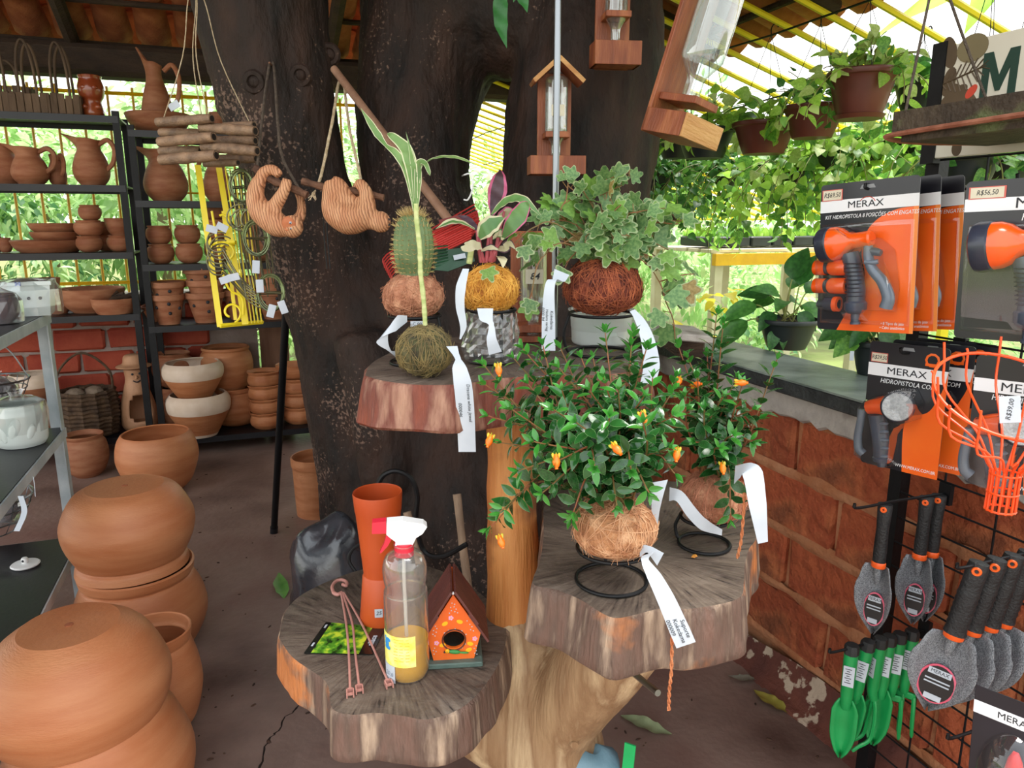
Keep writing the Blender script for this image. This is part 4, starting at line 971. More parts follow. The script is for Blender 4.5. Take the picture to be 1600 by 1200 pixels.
# ------------------------------------------------------------------ the two hanging clay sloths
TS = 2.22
def sp(x, y, dt=0): return PT(x, y, TS+dt)
def spx(r): return r*TS/FPX
def stripes(o): pass
s1 = thing('clay_sloth', 'carved clay sloth planter hanging head down, nearer the wire rings', 'figurine', sp(430, 320))
def tb(rows, dt=0): return ('tube', [sp(x, y, d) for x, y, r, d in rows], [spx(r) for x, y, r, d in rows])
P1 = [tb([(405, 282, 11, .0), (399, 305, 14, .0), (408, 330, 19, .0), (432, 350, 20, 0), (450, 356, 15, 0)]),
      tb([(403, 290, 10, 0), (412, 270, 9, 0), (427, 265, 8, 0), (437, 275, 7.5, 0)]),
      tb([(449, 280, 8, -.02), (444, 298, 9, -.02), (432, 318, 11, -.01), (420, 335, 12, 0)]),
      tb([(464, 297, 6, .05), (471, 318, 7, .05), (468, 340, 9, .03), (450, 350, 10, 0)]),
      ('ball', sp(457, 354, -.01), (spx(17), spx(16), spx(18)))]
blob(P1, .0065, 'body', SLOTHM, s1, 2, world=True)
s2 = thing('clay_sloth', 'carved clay sloth planter hanging belly down from a white rope', 'figurine', sp(545, 320))
P2 = [tb([(516, 283, 9, 0), (517, 305, 14, 0), (525, 330, 22, 0), (545, 342, 25, 0), (566, 336, 22, 0), (574, 312, 12, 0), (566, 290, 9, 0), (555, 286, 7, 0)]),
      tb([(518, 281, 8, 0), (530, 290, 12, .01), (536, 310, 18, .01), (545, 325, 24, .02)]),
      tb([(556, 287, 7, .03), (560, 300, 8, .05), (563, 320, 12, .05)]),
      tb([(573, 345, 13, 0), (590, 347, 13, 0)]),
      ('ball', sp(595, 347), (spx(16), spx(15), spx(17)))]
blob(P2, .0065, 'body', SLOTHM, s2, 2, world=True)
# carved faces
def face(par, cx, cy, dx, dy):
    F0 = frame(sp(cx, cy, -.032), Vector((1, 0, 0)), Vector((dx, -1, dy)))
    mb = MB(); mb.ball(spx(11), spx(14), spx(4.5), M=F0 @ Rz(.2), seg=16, rows=8); o = mb.obj('face', SLOTHD, par, world=True)
    for x, y in ((3.5, 5), (3, -4)):
        mb = MB(); mb.ball(spx(2.2), c=(spx(x), spx(y), spx(3.6)), M=F0, seg=8, rows=6); e = mb.obj('eye', PAPER, o, world=True)
        mb = MB(); mb.ball(spx(1.1), c=(spx(x), spx(y), spx(5.6)), M=F0, seg=8, rows=6); mb.obj('pupil', INK, o, world=True)
    mb = MB(); mb.ball(spx(4.5), spx(2.6), spx(3), c=(spx(-3), spx(-6), spx(2.4)), M=F0, seg=10, rows=6); mb.obj('muzzle', SLOTHD, o, world=True)
face(s1, 452, 352, -.15, -.3)
F0 = frame(sp(606, 347, -.005), Vector((0, 1, .0)), Vector((1, -.5, 0)))
mb = MB(); mb.ball(spx(8), spx(8), spx(2.5), M=F0, seg=14, rows=7); o = mb.obj('face', SLOTHM, s2, world=True)
for y in (-4, 4):
    mb = MB(); mb.ball(spx(2), c=(spx(-3), spx(y), spx(2.2)), M=F0, seg=8, rows=6); mb.obj('eye', INK, o, world=True)
# carved fur: raised ridges that run over the backs
SLOTHL = mat('carved_groove', '#8f5534', '#a5683f', .8, 30)
def ridges(par, body, rows, n, jit):
    bv = BVHTree.FromPolygons([tuple(rootm(par) @ v.co) for v in body.data.vertices], [tuple(p.vertices) for p in body.data.polygons])
    mb = MB()
    for i in range(n):
        f = (i+.5)/n; pts = []
        for a, b, c in rows:
            x = a[0]+(b[0]-a[0])*f + R(-jit, jit); y = a[1]+(b[1]-a[1])*f
            d = ray(x, y).normalized(); h = bv.ray_cast(EYE, d)
            if h[0] is not None and (not pts or (h[0]-pts[-1]).length < .02): pts.append(h[0] - d*.0002)
            elif len(pts) < 3: pts = []
            else: break
        if len(pts) > 2: mb.tube(pts, .0009, 4)
    o = mb.obj('carved_fur', SLOTHL, par, world=True); stuff(o)
def body_of(t): return [c for c in t.children if c.name.startswith('body')][0]
TWIGB = mat('branch_bark', '#4a3022', '#7a5640', .85, 14, .9, 60)
def branch(pts, rs, label, loc):
    mb = MB(); mb.tube(spline(pts, 5), [rs*(1+.14*math.sin(i*2.1)) for i in range((len(pts)-1)*5+1)], 9); o = mb.obj('branch', TWIGB, world=True, loc=loc); return tag(o, label, 'branch')
branch([sp(398, 262, .01), sp(425, 282, .01), sp(447, 290, .01), sp(480, 305, .01)], spx(6), 'short bark covered perch gripped by the sloth nearer the wire rings', sp(440, 285))
branch([sp(472, 283, .015), sp(510, 293, .015), sp(556, 299, .015), sp(600, 309, .015)], spx(5.5), 'short bark covered perch of the sloth on the white rope', sp(540, 295))
nail = HIT(533, 128); up1 = PT(533, 130, TS+.16)
if nail.y < up1.y: up1 = nail
def rope(pts, r, label, m=STRING):
    P = spline(pts, 8); mb = MB(); mb.tube(P, r, 7)
    tw = [p + Vector((r*.6*math.cos(i*1.3), r*.6*math.sin(i*1.3), 0)) for i, p in enumerate(P)]; mb.tube(tw, r*.7, 5)
    t = thing('hanging_rope', label, 'rope', pts[0]); mb.obj('cord', m, t, world=True); return t
t = rope([sp(497, 290, .015), sp(505, 260, .02), sp(521, 180, .06), up1 + Vector((-.008, 0, 0)), up1 + Vector((.008, 0, .0)), sp(546, 200, .06), sp(560, 262, .02), sp(567, 297, .015)], spx(2.3), 'white cotton rope looped over a nail for the sloth perch')
mb = MB(); mb.ball(spx(4), c=tuple(sp(497, 291, .015)), seg=10, rows=6); mb.obj('knot', STRING, t, world=True)
mb = MB()
for k in range(9): mb.tube(spline([sp(493, 297, .01), sp(489+R(-3, 3), 303, .01), sp(488+R(-8, 7), 311+R(-2, 3), .01)], 3), .0012, 4)
stuff(mb.obj('frayed_end', STRING, t, world=True))
mb = MB(); n_ = up1; mb.tube([n_ + Vector((0, .12, .0)), n_ + Vector((0, -.02, .01))], .003, 8); tag(mb.obj('nail', TWIGB, world=True, loc=n_), 'rusty nail in the trunk holding the white rope', 'nail')
GREYROPE = mat('grey_rope', '#5e5246', '#473c33', .9, 60, .8, 200)
n2 = HIT(424, 105); n2 = n2 + (EYE-n2).normalized()*.015
rope([sp(402, 262, .01), sp(408, 200, .03), n2 + Vector((-.008, 0, 0)), n2 + Vector((.008, 0, 0)), sp(434, 190, .03), sp(441, 245, .02), sp(470, 300, .01)], spx(2.2), 'grey weathered rope on the trunk holding the sloth near the wire rings', GREYROPE)
mb = MB(); mb.tube([n2 + Vector((0, .1, 0)), n2 + Vector((0, -.02, .01))], .003, 8); tag(mb.obj('nail', TWIGB, world=True, loc=n2), 'rusty nail in the trunk holding the grey rope', 'nail')
# thin dark wires dangling beside the second sloth
mb = MB()
for x in (507, 512): mb.tube(spline([sp(511, 287, -.01), sp(x, 300, .02), sp(x-1, 360, .04), sp(x+4, 420, .06)], 5), .002, 5)
tag(mb.obj('dangling_cord', BLACKM, world=True, loc=sp(510, 340)), 'thin black cord dangling beside the belly down sloth', 'cord')

# ------------------------------------------------------------------ black plastic bag behind the lower slab, sticks, hose
BAGM = mat('black_plastic_film', '#24272c', '#3a3f46', .22, 8, .5, 14, spec=.7, coat=.3)
p = Vector((PY(520, 880, 2.33).x, 2.33, 0))
mb = MB(); mb.lathe(curve2([(.0, .0), (.12, .0), (.16, .10), (.155, .30), (.125, .46), (.07, .54), (.0, .56)], 5), 48)
mb.v = [(x*(1+.22*mnoise.noise(Vector((x*7, y*7, z*5)))+.10*mnoise.noise(Vector((x*22, y*22, z*14)))), y*.8*(1+.2*mnoise.noise(Vector((x*7+4, y*7, z*5)))), z*(1+.1*mnoise.noise(Vector((x*9, y*9, 3))))) for x, y, z in mb.v]
o = mb.obj('plastic_bag', BAGM, loc=p, sharp=0); tag(o, 'crumpled black plastic bag slumped at the tree foot behind the low slab', 'bag')
def stick(a, b, r, label):
    mb = MB(); mb.tube(spline([a, a.lerp(b, .35)+Vector((.004, .003, 0)), a.lerp(b, .7)+Vector((-.003, 0, .003)), b], 4), [r*(1+.06*math.sin(i*1.7)) for i in range(13)], 10)
    tag(mb.obj('wooden_stick', mat('grey_stick_wood', '#8a7460', '#a58c74', .8, 7, .5, 40, stretch=(4, 4, .6)), world=True, loc=a), label, 'stick')
stick(Vector((PY(745, 880, 2.05).x+.03, 2.0, .0)), PY(714, 772, 2.2), .013, 'grey wooden tool handle leaning at the tree behind the birdhouse')
stick(Vector((PY(700, 880, 2.0).x+.05, 1.95, .0)), PY(636, 800, 2.12), .012, 'grey wooden tool handle behind the spray bottle')
mb = MB()
P = [PY(588+0, 760, 1.98), PY(600, 742, 1.98), PY(620, 736, 1.98), PY(642, 748, 1.98), PY(652, 775, 1.98), PY(650, 815, 1.98), PY(662, 860, 1.98), PY(690, 870, 1.95), PY(730, 850, 1.95)]
mb.tube(spline(P, 6), .0075, 8); hs = mb.obj('black_hose', BLACKM, world=True, loc=P[0]); tag(hs, 'black hose looped behind the tall orange vase', 'hose')
mb = MB(); P = [PY(560, 900, 1.95), PY(545, 875, 1.97), PY(555, 855, 1.98), PY(580, 848, 1.98), PY(600, 860, 1.97)]
mb.tube(spline(P, 6), .005, 7); tag(mb.obj('black_cable', BLACKM, world=True, loc=P[0]), 'thin black cable arching beside the plastic bag', 'cable')
# ------------------------------------------------------------------ things on the low slab
CAMV = lambda p: (EYE - p).normalized()
def disc(mb, p, r, n, th=.0005, seg=12, sx=1, rot=0):                       # little flat round mark standing proud of a surface
    mb.lathe([(0, 0), (r, 0), (r*.9, th), (0, th*1.2)], seg, frame(p, n.cross(Vector((.3, .2, 1))) if abs(n.z) < .9 else Vector((1, 0, 0)), n) @ Rz(rot) @ S(sx, 1, 1))
# tall orange vase
p = PZ(598, 966, Z_LOW); q = px2m(1, p); p.z += .001
hz = lambda py: PY(598, py, p.y).z - p.z
ORANGEP = mat('orange_plastic', '#b8491c', '#c4551f', .42, 5, rnd=.02)
t = thing('waisted_vase', 'tall waisted orange plastic vase on the low slab behind the spray bottle', 'vase', p)
mb = MB(); hw, ht = hz(895), hz(768)
mb.lathe([(0, 0), (34*q, 0), (35*q, .006), (32*q, hw*.4), (28*q, hw-.004), (26*q, hw), (30*q, hw+(ht-hw)*.4), (34*q, ht-.045), (35*q, ht-.04), (37*q, ht-.004), (36.5*q, ht), (35*q, ht-.002), (33*q, ht-.05), (24*q, hw+.01), (0, hw+.008)], 40)
mb.obj('body', ORANGEP, t)
mb = MB(); n_ = Vector((.12, -1, .05)); M = frame(p + Vector((.001, -33.2*q, hz(941))), Vector((1, .12, 0)), n_); mb.box(.017, .019, .0006, M); o = mb.obj('price_sticker', PAPER, t, world=True)
text('price', '25', .012, INK, o, rootm(t).inverted() @ M @ T(0, 0, .0006), shear=.2)
# spray bottle with yellow liquid
p = PZ(638, 1052, Z_LOW); q = px2m(1, p); p.z += .001
hz = lambda py: PY(638, py, p.y).z - p.z
t = thing('spray_bottle', 'clear plastic spray bottle half full of yellow liquid on the low slab', 'spray bottle', p)
PET = clear_mat('pet_plastic', '#fbfbf6', .08, .05, .12)
LIQ = mat('yellow_liquid', '#eeb406', None, .12); LIQ.node_tree.nodes['Principled BSDF'].inputs['Transmission Weight'].default_value = .2; LIQ.node_tree.nodes['Principled BSDF'].inputs['IOR'].default_value = 1.1
R0 = 33.5*q
prof = [(0, .006), (R0*.6, .002), (R0*.86, 0), (R0*.98, .012), (R0, .03), (R0, hz(930)), (R0*.95, hz(924)), (R0*.9, hz(918)), (R0*.96, hz(905)), (R0, hz(892)), (R0*.97, hz(879)), (R0*.84, hz(868)), (R0*.62, hz(862)), (R0*.42, hz(858)), (R0*.40, hz(853)), (R0*.46, hz(852)), (R0*.46, hz(850)), (R0*.38, hz(849))]
prof = [(a, b*1.0) for a, b in prof]
mb = MB(); mb.lathe(curve2(prof, 2), 36); mb.obj('bottle', PET, t)
mb = MB(); zl = hz(994); mb.lathe([(0, .004), (R0*.84, .002), (R0*.96, .013), (R0*.975, .03), (R0*.975, zl-.002), (R0*.97, zl), (0, zl)], 32); mb.obj('liquid', LIQ, t)
mb = MB(); mb.tube([(0.0, 0, .02), (-.002, 0, hz(900)), (0, 0, hz(845))], .0035, 8); mb.obj('dip_tube', clear_mat('milky_tube', '#ffffff', .1, .35), t)
def wrap_label(z0, z1, a0, a1, rr, th=.0006, n=10):
    mb = MB(); vs = []
    for r in (rr, rr+th):
        for z in (z0, z1):
            for i in range(n+1): a = a0+(a1-a0)*i/n; vs.append((r*math.cos(a), r*math.sin(a), z))
    k = n+1; fs = []
    for i in range(n): fs += [(2*k+i, 2*k+i+1, 3*k+i+1, 3*k+i), (i+1, i, k+i, k+i+1), (k+i, 3*k+i, 3*k+i+1, k+i+1), (i, i+1, 2*k+i+1, 2*k+i)]
    fs += [(0, 2*k, 3*k, k), (n, k+n, 3*k+n, 2*k+n)]
    return mb.add(vs, fs)
YLAB = mat('yellow_label', '#f2ea5a', '#f6f09a', .5, 60); ya, yb_ = -2.95, -1.05
lab = wrap_label(hz(1024), hz(978), ya, yb_, R0*1.004).obj('yellow_label', YLAB, t)
def on_cyl(a, z, r): return Vector((r*math.cos(a), r*math.sin(a), z)), Vector((math.cos(a), math.sin(a), 0))
mb = MB()
for a, z, r, sx in ((-2.5, hz(992), .009, .8), (-2.6, hz(985), .005, .6), (-2.38, hz(986), .004, 1.6), (-2.45, hz(998), .005, 1.8)):
    c_, n_ = on_cyl(a, z, R0*1.004+.0006); disc(mb, c_, r, n_, .0005, 12, sx)
mb.obj('blue_logo', mat('label_blue', '#2d8fd0'), lab)
mb = MB()
for k in range(8):
    for j in range(3):
        c_, n_ = on_cyl(-1.95+j*.26+R(-.03, .03), hz(982+k*4.6), R0*1.004+.0006); mb.box(R(.005, .010), .0009, .0003, frame(c_, n_.cross(UP)*-1, n_))
o = mb.obj('label_print', mat('label_orange', '#d9a514'), lab); stuff(o)
lab = wrap_label(hz(1050), hz(1024.5), -2.92, -2.05, R0*1.004).obj('price_sticker', PAPER, t)
c_, n_ = on_cyl(-2.4, hz(1038), R0*1.004+.0008); text('price', '20,0', .013, mat('faint_ink', '#8b97a8'), lab, frame(c_, UP.cross(n_), n_), shear=.2)
RED = mat('red_plastic', '#d8293f', None, .35)
zc0, zc1 = hz(866), hz(847)
mb = MB(); mb.lathe([(R0*.3, zc0), (R0*.44, zc0), (R0*.44, zc1), (R0*.3, zc1)], 28, wob=lambda a, z: 1+.02*math.sin(26*a)); mb.obj('collar', RED, t)
TM = Rz(.15)
def side(name, poly, w, m, par, M=TM):                                     # outline in x,z extruded over y
    mb = MB(); mb.prism([(x*q, (z)) for x, z in poly], -w/2, w/2, M @ Rx(PI/2)); return mb.obj(name, m, par)
head = side('trigger_head', [(-25, hz(830)), (-24, hz(811)), (0, hz(810)), (30, hz(817)), (35, hz(822)), (28, hz(832)), (18, hz(838)), (13, hz(848)), (-13, hz(848)), (-12, hz(842)), (-20, hz(835))], .024, WHITE, t)
side('nozzle', [(-46, hz(828)), (-45, hz(811)), (-25, hz(810)), (-24, hz(829))], .02, RED, t)
side('trigger', [(-25, hz(832)), (-17, hz(838)), (-24, hz(850)), (-34, hz(860)), (-36, hz(859)), (-29, hz(846))], .012, RED, t)
# birdhouse
p = PZ(709, 1012, Z_LOW); q = px2m(1, p); p.z += .001
yaw = .10
t = thing('birdhouse', 'small orange painted birdhouse with a dark red pitched roof on the low slab', 'birdhouse', p, yaw)
ORP = mat('orange_paint', '#e2601a', '#ea6f24', .5, 8, .1, 50); ROOFM = mat('oxblood_board', '#4a2522', '#63332e', .5, 12, .3, 50, stretch=(1, 3, 1)); BASEP = mat('teal_board', '#4b5f58', '#5d6f66', .6, 20, .4, 60)
hz = lambda py: (PY(709, py, p.y).z - p.z)
a_, b_, zt, ze = 31*q, 40*q, hz(906), hz(966); zb_ = .010; D = .12
front = [(-a_, zb_), (a_*.95, zb_), (b_, ze), (0, zt), (-b_, ze)]
n = 20; hole = [(.021*math.cos(2*PI*i/n), (ze-.012)+.018*math.sin(2*PI*i/n)) for i in range(n)]
def plate_with_hole(outer, hole, y0, y1):
    mb = MB(); mb.smooth = False; m = 40; cx, cz = 0, sum(z for x, z in hole)/len(hole)
    def edge(a):
        d = (math.cos(a), math.sin(a)); best = 9
        for (x0, z0), (x1, z1) in zip(outer, outer[1:]+outer[:1]):
            ex, ez = x1-x0, z1-z0; den = d[0]*ez - d[1]*ex
            if abs(den) < 1e-9: continue
            tt = ((x0-cx)*ez-(z0-cz)*ex)/den; uu = ((x0-cx)*d[1]-(z0-cz)*d[0])/den
            if tt > 0 and -1e-6 <= uu <= 1+1e-6: best = min(best, tt)
        return cx+d[0]*best, cz+d[1]*best
    angs = sorted([2*PI*i/m for i in range(m)] + [math.atan2(z-cz, x-cx) % (2*PI) for x, z in outer]); m = len(angs)
    vs = []
    for y in (y0, y1):
        for a in angs: e = edge(a); vs.append((e[0], y, e[1]))
        for a in angs: vs.append((cx+.021*math.cos(a), y, cz+.0185*math.sin(a)))
    fs = []
    for i in range(m):
        j = (i+1) % m; fs += [(i, j, m+j, m+i), (2*m+j, 2*m+i, 3*m+i, 3*m+j), (j, i, 2*m+i, 2*m+j), (m+i, m+j, 3*m+j, 3*m+i)]
    return mb.add(vs, fs)
yf_ = -D/2
fr = plate_with_hole(front, hole, yf_, yf_+.007).obj('front_panel', ORP, t)
mb = MB(); mb.prism(front, 0, .006, T(0, D/2, 0) @ Rx(PI/2)); mb.obj('back_panel', ORP, t)
for sx in (-1, 1):
    mb = MB(); mb.prism([(sx*a_*.97, zb_), (sx*b_*.97, ze), (sx*(b_*.97-.006), ze), (sx*(a_*.97-.006), zb_)][::sx], -D/2+.007, D/2-.006, Rx(PI/2)); mb.obj('side_panel', ORP, t)
mb = MB(); mb.rbox(2*a_+.03, D+.03, .011, .002, T(0, 0, .0055)); mb.obj('base_board', BASEP, t)
sl = math.hypot(b_, zt-ze)*1.22
for sx in (-1, 1):
    dirn = Vector((sx*b_, 0, ze-zt)).normalized(); nn = Vector((-dirn.z*sx, 0, dirn.x*sx)).normalized()
    for k, (f0, f1, lift, y0, y1) in enumerate(((-.06, .62, .0085, -D/2-.012, D/2-.01), (.42, 1.0, .0035, -D/2-.006, D/2+.012))):
        c_ = Vector((0, 0, zt)) + dirn*sl*(f0+f1)/2 + nn*lift; mb = MB(); mb.box(sl*(f1-f0), y1-y0, .0045, frame(c_ + Vector((0, (y0+y1)/2, 0)), dirn, nn)); mb.obj('roof_board', ROOFM, t)
mb = MB(); mb.ball(.003, c=(0, -D/2-.006, zt+.006), seg=10, rows=6); mb.obj('pin', WHITE, t)
mb = MB(); mb.ring(.0225, .0016, T(0, yf_-.001, ze-.012) @ Rx(PI/2), 28, 5); mb.obj('hole_ring', mat('brown_paint', '#5a2c1c'), fr)
def dots(name, pts, m, r):
    mb = MB()
    for x, z in pts: disc(mb, Vector((x, yf_, z)), r, Vector((0, -1, 0)), .0006, 8)
    return mb.obj(name, m, fr)
ze_ = ze-.012
wp = [(x*q, ze_+z*q) for x, z in ((-2, 60), (2, 58), (-4, 53), (1, 54), (4, 50), (-3, 48), (2, 46), (-6, 44), (6, 44), (-27, 24), (-25, 20), (-30, 17), (-26, 14), (-31, 11), (-28, 8), (-29, -12), (-31, -16), (-27, -18), (-30, -22), (20, 30), (24, 24), (27, 20), (25, 15), (29, 13), (33, -12), (30, -16), (33, -20), (31, -24), (34, -26), (-14, 12), (-8, 16), (2, 18), (12, 14), (18, 8), (17, -8), (12, -14))]
wp = [(max(-b_*.9, min(b_*.9, x)), z) for x, z in wp]
stuff(dots('painted_dots', wp, PAPER, .0012))
PINK = mat('pink_paint', '#e9a3c4'); YP = mat('yellow_petal_paint', '#f5b515')
for x, z in ((-4, 36), (-26, -4), (31, 0)):
    mb = MB()
    for k in range(5): disc(mb, Vector((max(-b_*.86, min(b_*.86, x*q))+.0032*math.cos(k*1.257), yf_, ze_+z*q+.0032*math.sin(k*1.257))), .0022, Vector((0, -1, 0)), .0006, 8)
    mb.mi = 1; disc(mb, Vector((max(-b_*.86, min(b_*.86, x*q)), yf_, ze_+z*q)), .0014, Vector((0, -1, 0)), .001, 8); mb.obj('painted_flower', [PINK, YP], fr)
mb = MB()
for x, z, a in ((-13, 27, .5), (9, 29, -.4), (-17, -8, .2), (24, -8, -.3), (22, -18, .4)): mb.lathe([(0, 0), (.0055, 0), (.005, .0006), (0, .0007)], 10, frame(Vector((x*q, yf_, ze_+z*q)), Vector((math.cos(a), 0, math.sin(a))), Vector((0, -1, 0))) @ S(1.2, .8, 1))
mb.obj('painted_petal', YP, fr)
mb = MB(); GRN = mat('parrot_green', '#2f7d3c', '#3f9448', .5, 40)
mb.ball(.013, .004, .0045, M=T(.0, yf_-.003, ze_-.0245) @ Ry(.14), seg=12, rows=8); mb.ball(.0105, .0025, .002, M=T(.019, yf_-.003, ze_-.0275) @ Ry(.1), seg=10, rows=6)
mb.mi = 1; mb.ball(.0048, .004, .0046, c=(-.0135, yf_-.003, ze_-.022), seg=10, rows=6); mb.mi = 2; mb.ball(.003, .002, .0018, M=T(-.0185, yf_-.003, ze_-.024) @ Ry(-.7), seg=8, rows=5); mb.ball(.001, c=(-.014, yf_-.0072, ze_-.0213), seg=6, rows=4)
mb.obj('parrot', [GRN, YP, INK], fr)
# seed packet
cs = [PZ(x, y, Z_LOW+.0035) for x, y in ((509, 972), (602, 980), (582, 1022), (475, 1020))]
t = thing('seed_packet', 'glossy black seed packet with a printed photo of green leaves on the low slab', 'seed packet', sum(cs, Vector())/4)
PKB = mat('black_print', '#131513', None, .22, coat=.4); PKG = mat('leafy_print', '#1f3d12', '#c9dc3c', .22, 40, c3='#5c9a28', lo=.38, hi=.62, coat=.4)
mb = MB(); mb.smooth = False; nx, ny = 10, 6; top = []; 
def bil(u, v): return cs[0]*(1-u)*(1-v)+cs[1]*u*(1-v)+cs[2]*u*v+cs[3]*(1-u)*v
for h_ in (.0, -.0022):
    for j in range(ny+1):
        for i in range(nx+1): pz = bil(i/nx, j/ny); mb.v.append((pz.x, pz.y, pz.z+h_+.0018*math.sin(PI*i/nx)*math.sin(PI*j/ny)*(h_ == 0)))
k = nx+1; K = k*(ny+1)
for j in range(ny):
    for i in range(nx):
        a = j*k+i; mb.f.append([a, a+k, a+k+1, a+1]); mb.m.append(1 if 1 <= i <= 7 and j < 6 else 0); mb.sm.append(False)
        mb.f.append([K+a, K+a+1, K+a+k+1, K+a+k]); mb.m.append(0); mb.sm.append(False)
for i in range(nx): mb.f += [[i+1, i, K+i, K+i+1], [ny*k+i, ny*k+i+1, K+ny*k+i+1, K+ny*k+i]]; mb.m += [0, 0]; mb.sm += [False]*2
for j in range(ny): mb.f += [[j*k, (j+1)*k, K+(j+1)*k, K+j*k], [(j+1)*k+nx, j*k+nx, K+j*k+nx, K+(j+1)*k+nx]]; mb.m += [0, 0]; mb.sm += [False]*2
pk = mb.obj('packet', [PKB, PKG], t, world=True)
M = frame(bil(.91, .55) + UP*.0022, (bil(.9, .0)-bil(.9, 1)), UP); text('print', 'alface', .017, PAPER, pk, rootm(t).inverted() @ M, bold=.0006)
for v in (.15, .75):
    mb = MB(); mb.box(.013, .004, .0004, frame(bil(.05, v)+UP*.0012, bil(.05, 0)-bil(.05, 1), UP)); mb.obj('print', PAPER, pk, world=True)
# pink plastic pot hanger lying on the slab
PNK = mat('dusty_pink_plastic', '#b77f74', '#c48d82', .45, 10)
t = thing('pot_hanger', 'dusty pink three armed plastic pot hanger lying across the low slab', 'pot hanger', PZ(540, 1000, Z_LOW))
hk = [(521, 926), (519, 917), (524, 909), (533, 906), (541, 909), (541, 915), (535, 913)]
mb = MB(); P = [PZ(x, y, Z_LOW+.012) for x, y in hk]; mb.tube(spline(P, 5), .004, 8); mb.tube(spline([PZ(x, y, Z_LOW+.012) for x, y in ((521, 926), (527, 929), (534, 926))], 4), .0045, 8); mb.obj('hook', PNK, t, world=True)
for k, pts in enumerate((((533, 926), (541, 975), (545, 1020), (547, 1078)), ((535, 926), (550, 972), (554, 1010), (561, 1072)), ((537, 926), (560, 965), (582, 1010), (606, 1064)))):
    P = [PZ(x, y, Z_LOW+(.014 if i == 0 else .010 if i == 1 else .008)) for i, (x, y) in enumerate(pts)]; mb = MB(); mb.tube(spline(P, 5), .0024, 6); arm = mb.obj('arm', PNK, t, world=True)
    e = P[-1]; d = (P[-1]-P[-2]).normalized(); sd = d.cross(UP).normalized(); mb = MB()
    for s_ in (-1, 1): mb.box(.018, .0022, .010, frame(e + d*.007 + sd*.006*s_ - UP*.0015, d, UP))
    mb.box(.0026, .014, .010, frame(e - d*.001 - UP*.0015, d, UP)); mb.box(.003, .009, .004, frame(e + d*.011 - UP*.001, d, UP)); mb.obj('clip', PNK, arm, world=True)

# ------------------------------------------------------------------ kokedama balls, stands and paper tags
def coir(name, a, b, c3): return mat(name, a, b, .9, 45, 1.0, 120, c3=c3, lo=.3, hi=.7, detail=8)
COIR = coir('pale_coir', '#8d5a3a', '#d8ab84', '#b98258'); COIR2 = coir('pink_coir', '#9a6248', '#cf9a78', '#b57c5e'); COIRR = coir('red_coir', '#46201a', '#96492f', '#6e3020')
COIRY = coir('amber_coir', '#8a4a1c', '#d99a3e', '#b87828'); MOSS = coir('dark_moss', '#2e281c', '#6b6040', '#4a4a2c')
def kokedama(t, c, r, rz_, m, windm, nw, seed, low=.80, up_=.9):
    mb = MB(); mb.ball(r, r, rz_, seg=40, rows=24)
    out = []
    for x, y, z in mb.v:
        v = Vector((x, y, z)); n_ = v.normalized(); z2 = z*(up_ if z > 0 else low)
        k = 1+.05*mnoise.noise(n_*3+Vector((seed, 0, 0)))+.035*mnoise.noise(n_*11+Vector((seed, 0, 0)))
        out.append((c[0]+x*k, c[1]+y*k, c[2]+z2*k))
    mb.v = out; o = mb.obj('root_ball', m, t, world=True, sharp=0)
    rng = random.Random(seed); wv = MB()
    for i in range(nw):
        ax = Vector((rng.gauss(0, 1), rng.gauss(0, 1), rng.gauss(0, .45))).normalized(); u = ax.orthogonal().normalized(); w_ = ax.cross(u); off = rng.uniform(-.55, .55)
        rr = math.sqrt(1-off*off); pts = []
        for k in range(25):
            a = 2*PI*k/24; n_ = (u*math.cos(a)+w_*math.sin(a))*rr + ax*off
            z2 = n_.z*(up_ if n_.z > 0 else low)*rz_; kk = 1.012+.05*mnoise.noise(n_*3+Vector((seed, 0, 0)))+.03*mnoise.noise(n_*11+Vector((seed, 0, 0)))
            pts.append((c[0]+n_.x*r*kk, c[1]+n_.y*r*kk, c[2]+z2*kk))
        wv.tube(pts[:-1], .0006+rng.random()*.0005, 4, closed=True)
    for i in range(nw*4):                                                # loose fibres
        n_ = Vector((rng.gauss(0, 1), rng.gauss(0, 1), rng.gauss(0, 1))).normalized(); tg = n_.orthogonal().normalized(); tg = (tg + n_.cross(tg)*rng.uniform(-2, 2)).normalized()
        P = [Vector((n_.x*r, n_.y*r, n_.z*rz_*(up_ if n_.z > 0 else low)))*f + tg*l for f, l in ((1.0, 0), (1.03, .006), (1.045, .013), (1.02+rng.random()*.07, .02))]
        wv.tube([Vector(c)+v for v in P], .0004, 3)
    stuff(wv.obj('wound_fibre', windm, o, world=True))
    return o
STANDM = BLACKM
def ring_stand(base, rb, rt, h, label, a=PI, off=(0, 0)):
    t = thing('wire_stand', label, 'plant stand', base)
    r_ = .0034
    mb = MB(); mb.ring(rb, r_, T(0, 0, r_), 36, 8); mb.obj('base_ring', STANDM, t)
    mb = MB(); mb.ring(rt, r_, T(off[0], off[1], h), 36, 8); mb.obj('top_ring', STANDM, t)
    ca, sa = math.cos(a), math.sin(a); P = [(rb*ca, rb*sa, r_), (rb*ca*1.12, rb*sa*1.12, h*.22), ((rb*1.18)*ca+off[0]*.5, (rb*1.18)*sa+off[1]*.5, h*.55), (rt*ca*1.06+off[0], rt*sa*1.06+off[1], h*.88), (rt*ca+off[0], rt*sa+off[1], h)]
    mb = MB(); mb.tube(spline(P, 5), r_, 8); mb.obj('leg', STANDM, t)
    return t
